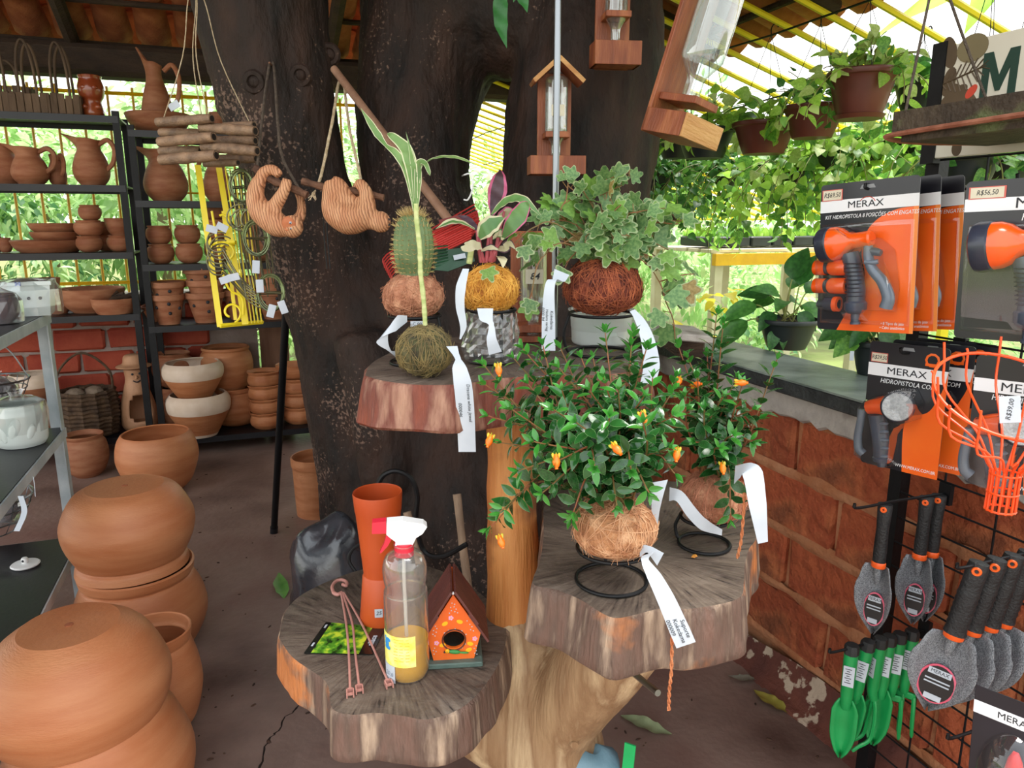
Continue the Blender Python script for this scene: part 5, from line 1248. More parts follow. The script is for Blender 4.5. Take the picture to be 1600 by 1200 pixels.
def paper_tag(pts, w, label, lines=(), tsize=.008, sides=None, m=PAPER):
    """pts: world points down the ribbon; text lines run along the last stretch"""
    P = spline(pts, 5); t = thing('paper_tag', label, 'tag', pts[0])
    wv = sides or w
    if isinstance(wv, list):
        k = [i*(len(wv)-1)/(len(P)-1) for i in range(len(P))]; wv = [Vector(wv[int(min(x, len(wv)-1.001))]).lerp(Vector(wv[int(min(x, len(wv)-1.001))+1]), x-int(min(x, len(wv)-1.001))) for x in k]
    mb = MB(); mb.strip(P, wv, .0005); o = mb.obj('ribbon', m, t, world=True)
    for (s_, off, body, sz) in lines:
        i = int(s_*(len(P)-1)); c_ = P[i]; d = (P[min(i+2, len(P)-1)]-P[max(i-2, 0)]).normalized(); sd = Vector(wv[i] if isinstance(wv, list) else wv)
        n_ = d.cross(sd).normalized()
        if n_.dot(EYE-c_) < 0: n_ = -n_
        yv = n_.cross(d); M = frame(c_ + yv*off + n_*.0007, d, n_)
        text('writing', body, sz, INK, t, rootm(t).inverted() @ M, shear=.15, ext=.0001)
    return t
# -- stands and balls on the upper slab
def base_of(px, py, z): p = PZ(px, py, z); p.z += .001; return p
b1 = base_of(650, 568, Z_UP); h1 = PY(650, 493, b1.y).z - b1.z
ring_stand(b1, .052, .052, h1, 'black wire ring stand under the cactus ball on the upper slab', -.35)
c1 = Vector((b1.x-.002, b1.y, 0)); r1 = 46*px2m(1, b1); c1.z = b1.z + h1 + r1*.62
cact = thing('cactus_kokedama', 'round spiny cactus in a pale fibre ball on a wire stand, upper slab', 'kokedama', c1)
kokedama(cact, c1, r1, r1, COIR2, COIR2, 46, 3, .74, .80)
CACT = mat('cactus_green', '#52663f', '#6f8456', .6, 20, .2, 60); SPINE = mat('cactus_spine', '#cdb880', '#a88a50', .6, 30)
cb = Vector((PY(647, 410, c1.y).x, c1.y, c1.z + r1*.70)); ch = PY(648, 332, c1.y).z - cb.z; cr = 31*px2m(1, c1)
mb = MB(); NR = 22
mb.lathe([(0, 0)] + curve2([(cr*.7, 0), (cr*.95, ch*.25), (cr, ch*.5), (cr*.9, ch*.75), (cr*.6, ch*.93), (cr*.25, ch*.97)], 4) + [(0, ch*.95)], NR*4, T(cb), wob=lambda a, z: 1-.075*(.5-.5*math.cos(NR*a)))
mb.obj('cactus_body', CACT, cact, world=True, sharp=0)
sp_ = MB()
for k in range(NR):
    a = 2*PI*k/NR
    for j in range(13):
        f = .06+j*.072; rr = cr*(.7+.3*math.sin(PI*min(1, f*1.2+.05)) if f < .75 else .95-(f-.75)*2.4); P0 = cb + Vector((rr*math.cos(a), rr*math.sin(a), ch*f))
        for s_ in range(3):
            d = Vector((math.cos(a)+R(-.7, .7), math.sin(a)+R(-.7, .7), R(-.2, .6)+max(0, f-.5)*2)).normalized(); L = .006+.012*max(0, f-.72)*4*random.random(); sp_.tube([P0, P0+d*(L+.003)], [.0006, .0002], 3, caps=False)
for k in range(160):
    a = R(0, 6.28); rr = cr*.5*random.random(); P0 = cb + Vector((rr*math.cos(a), rr*math.sin(a), ch*.95)); d = Vector((math.cos(a)*.6+R(-.4, .4), math.sin(a)*.6+R(-.4, .4), 1)).normalized(); sp_.tube([P0, P0+d*R(.008, .022)], [.0006, .0002], 3, caps=False)
stuff(sp_.obj('spines', SPINE, cact, world=True))
b2 = base_of(663, 590, Z_UP); r2 = 44*px2m(1, b2); c2 = Vector((b2.x, b2.y+.012, b2.z + r2*.90))
drac = thing('dracaena_kokedama', 'slender striped dracaena rising from a dark moss ball at the upper slab edge', 'kokedama', Vector((c2.x, c2.y, b2.z)))
kokedama(drac, c2, r2, r2, MOSS, mat('dry_moss_fibre', '#5a4e34', '#857448', .9, 40), 60, 5, .86, .92)
STEMG = mat('pale_green_stem', '#9fb06a', '#c3c98e', .5, 30, stretch=(1, 1, 4)); LG = leafm('dracaena_green', '#5f8a4a', '#86a862', .4, .35, .05); LW = leafm('leaf_cream', '#e6e6c4', '#d7dcb0', .45, .35, .05)
dv = lambda x, y, dy=0: PY(x, y, c2.y - .004 + dy)
mb = MB(); S0 = spline([dv(665, 520), dv(662, 470), dv(657, 425), dv(656, 390), dv(651, 345), dv(650, 318)], 6)
mb.tube(S0, [.0044 + (.0008 if i % 4 == 0 else 0) for i in range(len(S0))], 8); mb.obj('stem', STEMG, drac, world=True)
def leaf_path(name, pts, ws, face_, m1, m2, par, rim=.70, cup=.12, n=7):
    """leaf blade through pts, half widths ws, face_: direction the blade looks to"""
    P = spline(pts, n); N_ = len(P); mb = MB(); vs = []
    for i, p_ in enumerate(P):
        d = (P[min(i+1, N_-1)]-P[max(i-1, 0)]).normalized(); f = Vector(face_); f = (f-d*f.dot(d)).normalized(); sd = d.cross(f)
        x = i/(N_-1)*(len(ws)-1); k = min(int(x), len(ws)-2); w_ = ws[k]+(ws[k+1]-ws[k])*(x-k)
        for c_ in (-1, -rim, 0, rim, 1): vs.append(p_ + sd*w_*c_ + f*w_*cup*(abs(c_)*1.6-.5) + f*.08*w_*math.sin(i*1.1+c_*2))
    fs = []; ms = []
    for i in range(N_-1):
        for c_ in range(4): fs.append((i*5+c_, i*5+c_+1, i*5+6+c_, i*5+5+c_)); ms.append(1 if c_ in (0, 3) else 0)
    mb.add(vs, fs); mb.m = ms
    return mb.obj(name, [m1, m2], par, world=True, sharp=0)
lf = lambda nm, pts, ws, face_=(.1, -1, .25): leaf_path('leaf', [dv(*p_) for p_ in pts], [w_*.9*px2m(1, c2) for w_ in ws], face_, LG, LW, drac, .80)
lf(1, [(650, 330), (647, 300), (644, 272), (640, 250), (632, 230, .01), (612, 212, .02), (604, 209, .03)], [5, 6, 9, 11, 10, 6, 0])
lf(2, [(649, 330), (643, 295), (634, 262), (617, 238), (603, 227, .01), (590, 210, .02), (577, 190, .02), (563, 168, .02)], [4, 6, 8, 6.5, 3, 6.5, 5, 0], (.3, -1, .4))
lf(3, [(651, 320), (653, 290), (657, 265), (672, 250, -.01), (695, 245, -.02), (720, 248, -.03), (748, 260, -.03)], [4, 6, 6, 4.5, 6, 5, 0], (0, -.5, 1))
lf(4, [(651, 310), (652, 280), (655, 255), (664, 255, -.01), (670, 268, -.02), (672, 275, -.02)], [3, 5, 6, 4, 3, 0])
lf(5, [(649, 320), (648, 280), (644, 250), (640, 230), (634, 205, .01)], [3, 5, 4, 2, 0])
paper_tag([PY(706, 541, 1.34), PY(712, 553, 1.335), PY(716, 562, 1.325), PY(718, 575, 1.31), PY(723, 600, 1.302), PY(727, 640, 1.300), PY(730, 706, 1.302)], None, 'long white paper tag hanging over the upper slab edge by the moss ball',
          [(.80, .008, 'Dracena white Jewel', .0085), (.84, -.009, '000046', .009)], sides=[Vector((.020, .005, 0)), Vector((.012, .004, .0)), Vector((.010, .003, 0)), Vector((.026, .004, 0)), Vector((.033, .002, 0)), Vector((.033, 0, 0)), Vector((.032, 0, 0))])
paper_tag([PY(636, 498, 1.40), PY(620, 505, 1.385), PY(601, 520, 1.38), PY(598, 537, 1.38), PY(612, 552, 1.39), PY(625, 556, 1.40)], None, 'white paper tag curling around the cactus stand on the moss ball side',
          sides=[Vector((0, 0, .012)), Vector((.004, 0, .03)), Vector((.02, .01, .022)), Vector((.02, .01, -.002)), Vector((.012, .006, -.014)), Vector((0, 0, -.016))])
mb = MB(); M = frame(PY(652, 510, 1.42), Vector((1, 0, 0)), Vector((0, -1, .1))); mb.box(.026, .02, .0006, M); o = mb.obj('price_label', PAPER, world=True, loc=M.translation); tag(o, 'small white label with round handwriting behind the dracaena stem', 'label'); text('writing', 'C 00\n006', .009, INK, o, T(-M.translation) @ M @ T(0, 0, .0006))
# -- triostar plant
b3 = base_of(768, 566, Z_UP); h3 = PY(768, 484, b3.y).z - b3.z
st3 = ring_stand(b3, .045, .050, h3, 'black wire stand wrapped in clear film under the pink leaved plant', 2.6)
for a in (.3, 1.2, -1.1):
    mb = MB(); mb.tube([(.048*math.cos(a), .048*math.sin(a), .003), (.05*math.cos(a), .05*math.sin(a), h3)], .003, 6); mb.obj('leg', STANDM, st3)
mb = MB(); mb.lathe(curve2([(.052, .004), (.060, .02), (.058, h3*.5), (.052, h3*.9), (.050, h3+.004)], 4), 40); mb.sm = [False]*len(mb.sm)
mb.v = [(x*(1+.14*mnoise.noise(Vector((x*90, y*90, z*70)))), y*(1+.16*mnoise.noise(Vector((x*90+3, y*90, z*70)))), z) for x, y, z in mb.v]; mb.obj('film_wrap', FILM, st3)
r3 = 43*px2m(1, b3); c3_ = Vector((PY(765, 450, b3.y).x, b3.y, b3.z + h3 + r3*.66))
trio = thing('triostar_kokedama', 'plant with pink and cream edged green leaves in an amber wound ball', 'kokedama', c3_)
kokedama(trio, c3_, r3, r3, COIRY, mat('amber_fibre', '#c98a2e', '#e0aa4a', .7, 30), 95, 9, .80, .92)
TG = leafm('triostar_green', '#4f7a44', '#6f9a58', .35, .25, .06); TP = leafm('triostar_purple', '#4a3540', '#5e4650', .4, .25, .06); TCR = leafm('triostar_cream', '#dcd8b6', '#c9c49c', .4, .3, .08); TPK = leafm('triostar_pink', '#d8729a', '#c95a86', .4, .35, .08); TSTEM = mat('pink_stem', '#b0525c', '#8a3a44', .5, 20)
tv = lambda x, y, dy=0: PY(x, y, c3_.y + dy); tq = px2m(1, c3_)
def tl(pts, ws, m1, m2, face_=(0, -1, .35), rim=.72): leaf_path('leaf', [tv(*p_) for p_ in pts], [w_*tq for w_ in ws], face_, m1, m2, trio, rim)
tl([(768, 338, .02), (772, 320, .03), (777, 297, .03), (780, 275, .03), (781, 264, .02)], [2, 11, 16, 10, 0], TP, TPK, (.3, -1, 0), .66)
tl([(768, 335, 0), (785, 318, -.01), (803, 310, -.02), (822, 315, -.03), (848, 340, -.03)], [2, 8, 9, 7, 0], TG, TCR, (-.2, -.8, .8), .8)
tl([(786, 372, -.03), (797, 355, -.04), (810, 338, -.04), (820, 322, -.04), (826, 317, -.03)], [3, 11, 14, 9, 2], TG, TPK, (.1, -1, .3), .84)
tl([(749, 372, -.05), (757, 360, -.06), (770, 349, -.06), (786, 340, -.05)], [4, 14, 14, 3], TG, TCR, (-.1, -1, .4), .66)
tl([(768, 352, 0), (783, 340, 0), (795, 330, .01), (803, 331, .01)], [3, 9, 10, 2], TCR, TPK, (0, -.6, .8))
tl([(748, 362, .0), (738, 352, .01), (728, 342, .02), (714, 337, .02)], [2, 7, 7, 0], TP, TP, (.2, -.7, .7))
tl([(742, 358, 0), (722, 348, -.01), (703, 347, -.02), (680, 358, -.03)], [2, 6, 8, 0], TG, TCR, (0, -.6, .9), .4)
tl([(752, 385, -.03), (740, 384, -.04), (728, 388, -.05), (720, 386, -.05)], [7, 11, 9, 1], TCR, TCR, (0, -.8, .7))
tl([(770, 372, -.02), (780, 365, -.03), (786, 368, -.03), (784, 375, -.03)], [4, 8, 7, 2], TCR, TG, (0, -.8, .7))
tl([(752, 392, -.02), (766, 387, -.03), (778, 390, -.03)], [3, 7, 2], TCR, TP, (0, -.8, .7))
tl([(776, 388, 0), (788, 388, -.01), (796, 381, -.01), (806, 390, -.01)], [4, 9, 7, 0], TCR, TP, (0, -.8, .5))
tl([(778, 400, 0), (785, 405, -.03), (786, 418, -.04)], [4, 8, 1], TCR, TCR, (.3, -.9, .2))
for a, b in (((760, 410), (769, 338)), ((764, 408), (786, 372)), ((756, 410), (749, 372)), ((752, 410), (745, 360)), ((770, 408), (776, 388)), ((768, 410), (768, 352)), ((772, 408), (788, 330))):
    mb = MB(); mb.tube(spline([tv(*a), tv((a[0]+b[0])/2-1, (a[1]+b[1])/2, -.005), tv(*b)], 4), [.0042-.0002*i for i in range(9)], 7); mb.obj('stem', TSTEM, trio, world=True)
mb = MB(); mb.tube([tv(733, 412, -.01), tv(738, 380, -.01)], .006, 8); mb.obj('cut_stem', STEMG, trio, world=True)
paper_tag([PY(728, 420, 1.38), PY(720, 450, 1.37), PY(719, 480, 1.37), PY(724, 510, 1.37), PY(719, 530, 1.37)], None, 'white paper tag hanging from the amber ball on its moss ball side', sides=[Vector((.012, -.005, 0)), Vector((.018, -.004, -.006)), Vector((.016, .004, 0)), Vector((.012, .004, 0)), Vector((.003, 0, 0))])
paper_tag([PY(758, 482, 1.37), PY(760, 500, 1.36), PY(768, 508, 1.355), PY(768, 530, 1.35), PY(774, 552, 1.355)], None, 'white paper tag knotted on the front of the film wrapped stand', sides=[Vector((.03, 0, 0)), Vector((.024, .0, 0)), Vector((.009, 0, 0)), Vector((.018, 0, .004)), Vector((.024, .004, .006))])
# -- ivy ball
b4 = base_of(938, 553, Z_UP); h4 = PY(938, 490, b4.y).z - b4.z; q4 = px2m(1, b4)
ring_stand(b4, 50*q4, 50*q4, h4, 'black wire stand under the red brown ivy ball', 3.3)
r4 = 59*q4; c4 = Vector((PY(942, 450, b4.y).x, b4.y, b4.z + h4 + r4*.60))
ivy = thing('ivy_kokedama', 'variegated ivy trailing from a large red brown fibre ball on the upper slab', 'kokedama', c4)
kokedama(ivy, c4, r4, r4, COIRR, mat('red_fibre', '#7a3a26', '#b0603c', .85, 40), 80, 12, .62, .95)
paper_tag([PY(878, 425, 1.47), PY(872, 440, 1.45), PY(863, 437, 1.44), PY(858, 455, 1.43), PY(857, 500, 1.425), PY(857, 548, 1.425)], None, 'white paper tag standing before the leaning wooden feeder by the ivy stand',
          [(.80, .006, 'Kokedama', .0085), (.80, -.003, 'Hedera varieg', .0075), (.78, -.011, '0000 94', .008)], sides=[Vector((.03, 0, -.012)), Vector((.024, 0, 0)), Vector((.018, .0, 0)), Vector((.020, 0, 0)), Vector((.026, .0, 0)), Vector((.027, 0, 0))])
paper_tag([PY(988, 485, 1.44), PY(1000, 500, 1.43), PY(1012, 530, 1.41), PY(1018, 570, 1.39), PY(1012, 600, 1.375)], None, 'long white paper tag falling from the ivy stand toward the brick ledge', sides=[Vector((.01, 0, .004)), Vector((.024, 0, -.006)), Vector((.028, 0, -.004)), Vector((.032, 0, 0)), Vector((.03, 0, .006))])
# plastic tub and leaning bottle feeder behind
p = base_of(938, 537, Z_UP); q = px2m(1, p)
MILK = clear_mat('milky_plastic', '#f4fff8', .05, .45, .2)
t = thing('plastic_tub', 'translucent plastic food tub behind the ivy ball stand', 'tub', p)
mb = MB(); mb.lathe([(0, .001), (41*q, 0), (44*q, .004), (46*q, 26*q), (46.5*q, 27*q), (48*q, 50*q), (51*q, 52*q), (51*q, 54*q), (47*q, 54*q), (45*q, 5*q), (0, 4*q)], 40); mb.obj('tub_body', MILK, t)
mb = MB(); mb.box(22*q, .001, 5*q, c=(8*q, -45.5*q, 20*q)); mb.obj('moulded_mark', MILK, t)
FWOOD = mat('reddish_feeder_wood', '#7a3f26', '#a3613a', .5, 7, .3, 40, c3='#8d4c2e', stretch=(5, 5, .7), rnd=.08); FWOODL = mat('light_feeder_wood', '#b8824a', '#d0a065', .55, 7, .3, 40, stretch=(.8, 5, 5))
def bottle(mb, r, H, neck=.42, sq=False, M=None):                          # standing upright, neck on top
    mb.lathe(curve2([(0, .004), (r*.7, .002), (r*.97, .008), (r, .03*H/.2), (r, H*.62), (r*.92, H*.70), (r*neck*1.15, H*.80), (r*neck, H*.86), (r*neck, H*.97), (r*neck*1.12, H*.975), (r*neck*1.1, H)], 2), 28, M)
def feeder(name, label, loc, rz, W, H, shelf_z, bot_r, bot_h, bot_z, tray, roof=False, tilt=0, note=None, plank=.012):
    t = thing(name, label, 'bird feeder', loc); t.rotation_euler = (tilt[0] if tilt else 0, tilt[1] if tilt else 0, rz)
    mb = MB(); mb.rbox(W, plank, H, .0015, c=(0, plank/2, H/2)); mb.obj('back_board', FWOOD, t)
    tw, td, th = tray
    for nm, bx, by, cx, cy, m in (('tray_front', tw, .009, 0, -td, FWOOD), ('tray_side', .009, td, -tw/2+.0045, -td/2, FWOOD), ('tray_side', .009, td, tw/2-.0045, -td/2, FWOODL), ('tray_back', tw, .009, 0, -.0045, FWOOD)):
        mb = MB(); mb.rbox(bx, by, th, .001, c=(cx, cy, th/2)); mb.obj(nm, m, t)
    mb = MB(); mb.box(tw-.004, td, .006, c=(0, -td/2, .003)); mb.obj('tray_floor', FWOOD, t)
    mb = MB(); mb.rbox(W*.72, bot_r*2.2, .018, .0015, c=(0, -bot_r*1.1, shelf_z)); mb.obj('neck_block', FWOOD, t)
    mb = MB(); bottle(mb, bot_r, bot_h, M=T(0, -bot_r*1.08-.001, bot_z) @ Rx(PI)); bo = mb.obj('glass_bottle', GLASSY, t)
    if note:
        mb = MB(); mb.box(.042, .0006, .034, T(0, -bot_r*2.10-.002, note[1])); no_ = mb.obj('paper_note', mat('cream_note', '#dcd6c2', '#d0c8b0', .8, 20), t)
        text('writing', note[0], .022, INK, no_, T(0, -bot_r*2.10-.003, note[1]) @ Rx(PI/2), shear=.25, bold=.0003)
    if roof:
        a = .72; L = W*.98
        for sx in (-1, 1):
            d = Vector((sx*math.cos(a), 0, -math.sin(a))); nn = Vector((sx*math.sin(a), 0, math.cos(a)))
            mb = MB(); mb.rbox(L, .10, .012, .0015, frame(Vector((0, -.045, H+.03)) + d*L/2*.96 + nn*(.0 if sx < 0 else .001), d, nn)); mb.obj('roof_board', FWOOD, t)
            mb = MB(); mb.box(L*.98, .002, .013, frame(Vector((0, -.096, H+.03)) + d*L/2*.96, d, nn)); mb.obj('roof_edge', FWOODL, t)
    return t
p = PZ(831, 531, Z_UP); p.z += .002; q = px2m(1, p)
feeder('bottle_feeder', 'wooden bird feeder with a square clear bottle standing behind the pink leaved plant', p, .05, 66*q, 165*q, 22*q, 20*q, 150*q, 160*q, (70*q, .05, 10*q), note=('84', 100*q))

# ------------------------------------------------------------------ feeders on the trunk, metal pole
def hang_feeder(px, py, dt, **k):
    h = HIT(px, py); p = h + (EYE-h).normalized()*dt; return p
p = HIT(862, 278); p = p - Vector((0, .12, 0)); q = px2m(1, p)
feeder('trunk_feeder', 'small wooden bird feeder with a pitched roof hung on the dark trunk', p, .10, 52*q, 150*q, 58*q, 17*q, 118*q, 142*q, (84*q, .09, 27*q), roof=True, note=('', 92*q))
p = HIT(948, 120); p = p - Vector((0, .12, 0)); q = px2m(1, p)
feeder('trunk_feeder', 'bird feeder high on the trunk with a note reading 65', p, .12, 54*q, 190*q, 72*q, 17*q, 130*q, 160*q, (72*q, .08, 34*q), note=('65', 105*q))
p = PT(1030, 214, 1.95); q = px2m(1, p)
bf = feeder('bottle_feeder', 'large tilted wooden bird feeder with a long clear bottle, above the ivy', p, .62, 78*q, 340*q, 56*q, 32*q, 210*q, 262*q, (92*q, .13, 34*q))
bf.rotation_euler = (Ry(.27) @ Rx(.05) @ Rz(.70)).to_euler()
[c for c in bf.children if c.name.startswith('tray_front')][0].data.materials[0] = FWOODL
mp = thing('metal_pole', 'thin shiny metal pole standing upright behind the ivy', 'pole', Vector((PY(868, 500, 1.72).x, 1.72, Z_UP)))
a, b = PY(866, 520, 1.72), PY(872, -60, 1.72); b = a.lerp(b, 1.25); a.z = Z_UP+.002
mb = MB(); mb.tube([a, b], .0075, 14); mb.obj('tube', CHROME, mp, world=True)
mb = MB(); mb.tube([a, a + (b-a).normalized()*.02], .010, 12); mb.obj('end_cap', BLACKM, mp, world=True)

# ------------------------------------------------------------------ rakes behind the cactus
REDP = mat('red_rake_plastic', '#8f1812', '#a3211a', .4, 10); GRNP = mat('dark_green_plastic', '#0b3b22', '#124a2a', .35, 10)
def rake(name, label, hub, ends, base_w, m, handle=None, hm=None):
    t = thing(name, label, 'rake', hub)
    n = len(ends)
    for i, e in enumerate(ends):
        f = (i/(n-1)-.5); s0_ = hub + base_w*f; mb = MB(); P = spline([s0_, s0_.lerp(e, .5), e, e + Vector((0, .0, -.03)) + (e-hub).normalized()*.006], 4)
        mb.tube(P, .0019, 5); mb.obj('tine', m, t, world=True)
    return t
hub = PY(748, 338, 1.95); ends = [PY(604, 398, 1.85) + (PY(618, 424, 1.8)-PY(604, 398, 1.85))*(i/7) for i in range(8)]
rk = rake('leaf_rake', 'red plastic leaf rake lying behind the cactus', hub, ends, Vector((.02, 0, -.06)), REDP)
mb = MB(); vs = [PY(712, 344, 1.95), PY(746, 328, 1.975), PY(750, 354, 1.95), PY(733, 374, 1.925), PY(716, 380, 1.92)]
mb.smooth = False; n = len(vs); mb.add([tuple(v) for v in vs]+[tuple(v+Vector((0, .012, -.002))) for v in vs], [tuple(range(n)), tuple(range(2*n-1, n-1, -1))] + [(i, n+i, n+(i+1) % n, (i+1) % n) for i in range(n)]); rp = mb.obj('fan_plate', REDP, rk, world=True)
la, lb2, ra, rb2 = PY(612, 402, 1.84), PY(628, 430, 1.80), PY(742, 332, 1.968), PY(736, 372, 1.925)
for i in range(11):
    f = i/10; a = la.lerp(lb2, f); b = ra.lerp(rb2, f); mb = MB(); mb.tube([a, a.lerp(b, .5)+Vector((0, -.004, .004)), b - Vector((0, .004, 0))], [.0022, .0036, .0030], 6); mb.obj('rib', (mat('red_rib', '#b0261c') if i == 0 else MATS['red_rib']), rk, world=True)
mb = MB(); mb.tube([PY(655, 380, 1.876), PY(664, 418, 1.835)], .003, 6); mb.obj('cross_brace', MATS['red_rib'], rk, world=True)
mb = MB(); mb.box(.06, .004, .022, frame(PY(705, 346, 1.92), Vector((1, .2, .25)), Vector((0, -1, .2))) @ Rx(PI/2)); mb.obj('clamp_band', mat('dark_label', '#6a1a18'), rp, world=True)
ha, hb = PY(706, 350, 1.99), PY(522, 108, 2.5); hh = HIT(560, 170)
mb = MB(); mb.tube([ha, hb], .0125, 10); mb.obj('handle', mat('brown_handle_wood', '#7a5a46', '#8f6d56', .6, 6, .3, 40, stretch=(3, 3, 3)), rk, world=True)
hub = PY(700, 400, 1.83); ends = [PY(660, 388, 1.80).lerp(PY(640, 432, 1.78), i/7) for i in range(8)]
gr = rake('leaf_rake', 'dark green plastic rake lying below the red one', hub, ends, Vector((.0, 0, -.05)), GRNP)
mb = MB(); vs = [PY(676, 392, 1.82), PY(735, 386, 1.86), PY(742, 408, 1.85), PY(700, 424, 1.82), PY(680, 422, 1.81)]; n = len(vs); mb.smooth = False
mb.add([tuple(v) for v in vs]+[tuple(v+Vector((0, .014, -.002))) for v in vs], [tuple(range(n)), tuple(range(2*n-1, n-1, -1))] + [(i, n+i, n+(i+1) % n, (i+1) % n) for i in range(n)]); gp = mb.obj('fan_plate', GRNP, gr, world=True)
mb = MB(); mb.box(.03, .001, .012, frame(PY(718, 401, 1.835), Vector((1, .2, .2)), Vector((0, -1, .2))) @ Rx(PI/2)); mb.obj('label', PAPER, gp, world=True)
# ------------------------------------------------------------------ leaf meshes (unit length along +y, facing +z)
def leaf_mesh(name, W, mats, fold=.18, curl=.22, rim=None, n=6, pw=.85, wave=0.0):
    cols = (-1, -.5, 0, .5, 1) if rim is None else (-1, -rim, 0, rim, 1)
    vs = []; fs = []; ms = []
    for i in range(n+1):
        y = i/n; w = W/2*math.sin(PI*min(1, max(0, y))**pw)**.85 if 0 < i < n else W*.02
        for c in cols: vs.append((c*w, y, fold*abs(c)*w*1.3 - curl*y*y + .02*math.sin(3*y) + wave*w*math.sin(7*y+c*3)))
    for i in range(n):
        for c in range(4): fs.append((i*5+c, i*5+c+1, i*5+6+c, i*5+5+c)); ms.append(1 if rim is not None and c in (0, 3) else 0)
    mb = MB(); mb.add(vs, fs); mb.m = ms
    return mb.mesh(name, mats, 0)
def ivy_mesh(name, mats, seed, rim=.80, lob=.42):
    rng = random.Random(seed); out = []; n = 30
    for i in range(n):
        a = -PI/2 + 2*PI*(i+.5)/n; L = 0
        for la, ll, lw in ((PI/2, 1.0, .42), (PI/2-1.05, .82, .36), (PI/2+1.05, .82, .36), (PI/2-2.0, .6, .40), (PI/2+2.0, .6, .40)):
            d = abs((a-la+PI) % (2*PI)-PI); L = max(L, ll*math.exp(-(d/lw)**2*.9))
        r = .30+lob*L*rng.uniform(.92, 1.08); out.append((r*math.cos(a)*1.05, r*math.sin(a)+.36))
    vs = [(0, .34, 0)]; fs = []; ms = []
    def z(x, y): return .10*abs(x)-.18*(y-.3)**2 + .03*math.sin(9*x+seed)
    for k in (rim, 1.0):
        for x, y in out: X, Y = x*k, .34+(y-.34)*k; vs.append((X, Y, z(X, Y)))
    for i in range(n):
        j = (i+1) % n
        fs.append((0, 1+i, 1+j)); ms.append(0); fs.append((1+i, 1+n+i, 1+n+j, 1+j)); ms.append(1)
    mb = MB(); mb.add(vs, fs); mb.m = ms; return mb.mesh(name, mats, 0)
def leaf_M(p, d, n_, L):
    d = Vector(d).normalized(); n_ = Vector(n_); n_ = n_ - d*n_.dot(d)
    n_ = n_.normalized() if n_.length > 1e-5 else d.orthogonal().normalized()
    x = d.cross(n_); m = Matrix((x, d, n_)).transposed().to_4x4() @ S(L); m.translation = p
    return m
def put_leaves(par, items, limit=300, name='leaf', rest='further_leaves'):
    """items: (mesh, world matrix); those that show largest become parts, the rest one part"""
    items = sorted(items, key=lambda q: (q[1].translation-EYE).length/q[1].to_scale().y)
    inv = rootm(par).inverted()
    for me, M in items[:limit]: inst(name, me, par, inv @ M)
    merge_leaves(par, items[limit:], rest)
_cache = {}
def _arr(me):
    if me.name not in _cache:
        v = np.empty(len(me.vertices)*3, np.float32); me.vertices.foreach_get('co', v)
        _cache[me.name] = (np.c_[v.reshape(-1, 3), np.ones(len(me.vertices))], [tuple(p.vertices) for p in me.polygons], [p.material_index for p in me.polygons])
    return _cache[me.name]
def merge_leaves(par, items, name, loc=None):
    if not items: return None
    mats = []; V = []; F = []; MI = []; n = 0; inv = rootm(par).inverted() if par else (T(loc).inverted() if loc is not None else Matrix())
    for me, M in items:
        v, f, mi = _arr(me); A = np.array(inv @ M); V.append((v @ A.T)[:, :3])
        ix = [mats.index(m) if m in mats else (mats.append(m) or len(mats)-1) for m in me.materials]
        F.extend([[i+n for i in q] for q in f]); MI.extend([ix[k] for k in mi]); n += len(v)
    me = bpy.data.meshes.new(name); me.from_pydata(np.concatenate(V).tolist(), [], F)
    for m in mats: me.materials.append(m)
    me.polygons.foreach_set('material_index', MI); me.polygons.foreach_set('use_smooth', [True]*len(F)); me.update()
    o = bpy.data.objects.new(name, me); COL.objects.link(o)
    if par: o.parent = par
    elif loc is not None: o.location = loc
    return stuff(o)

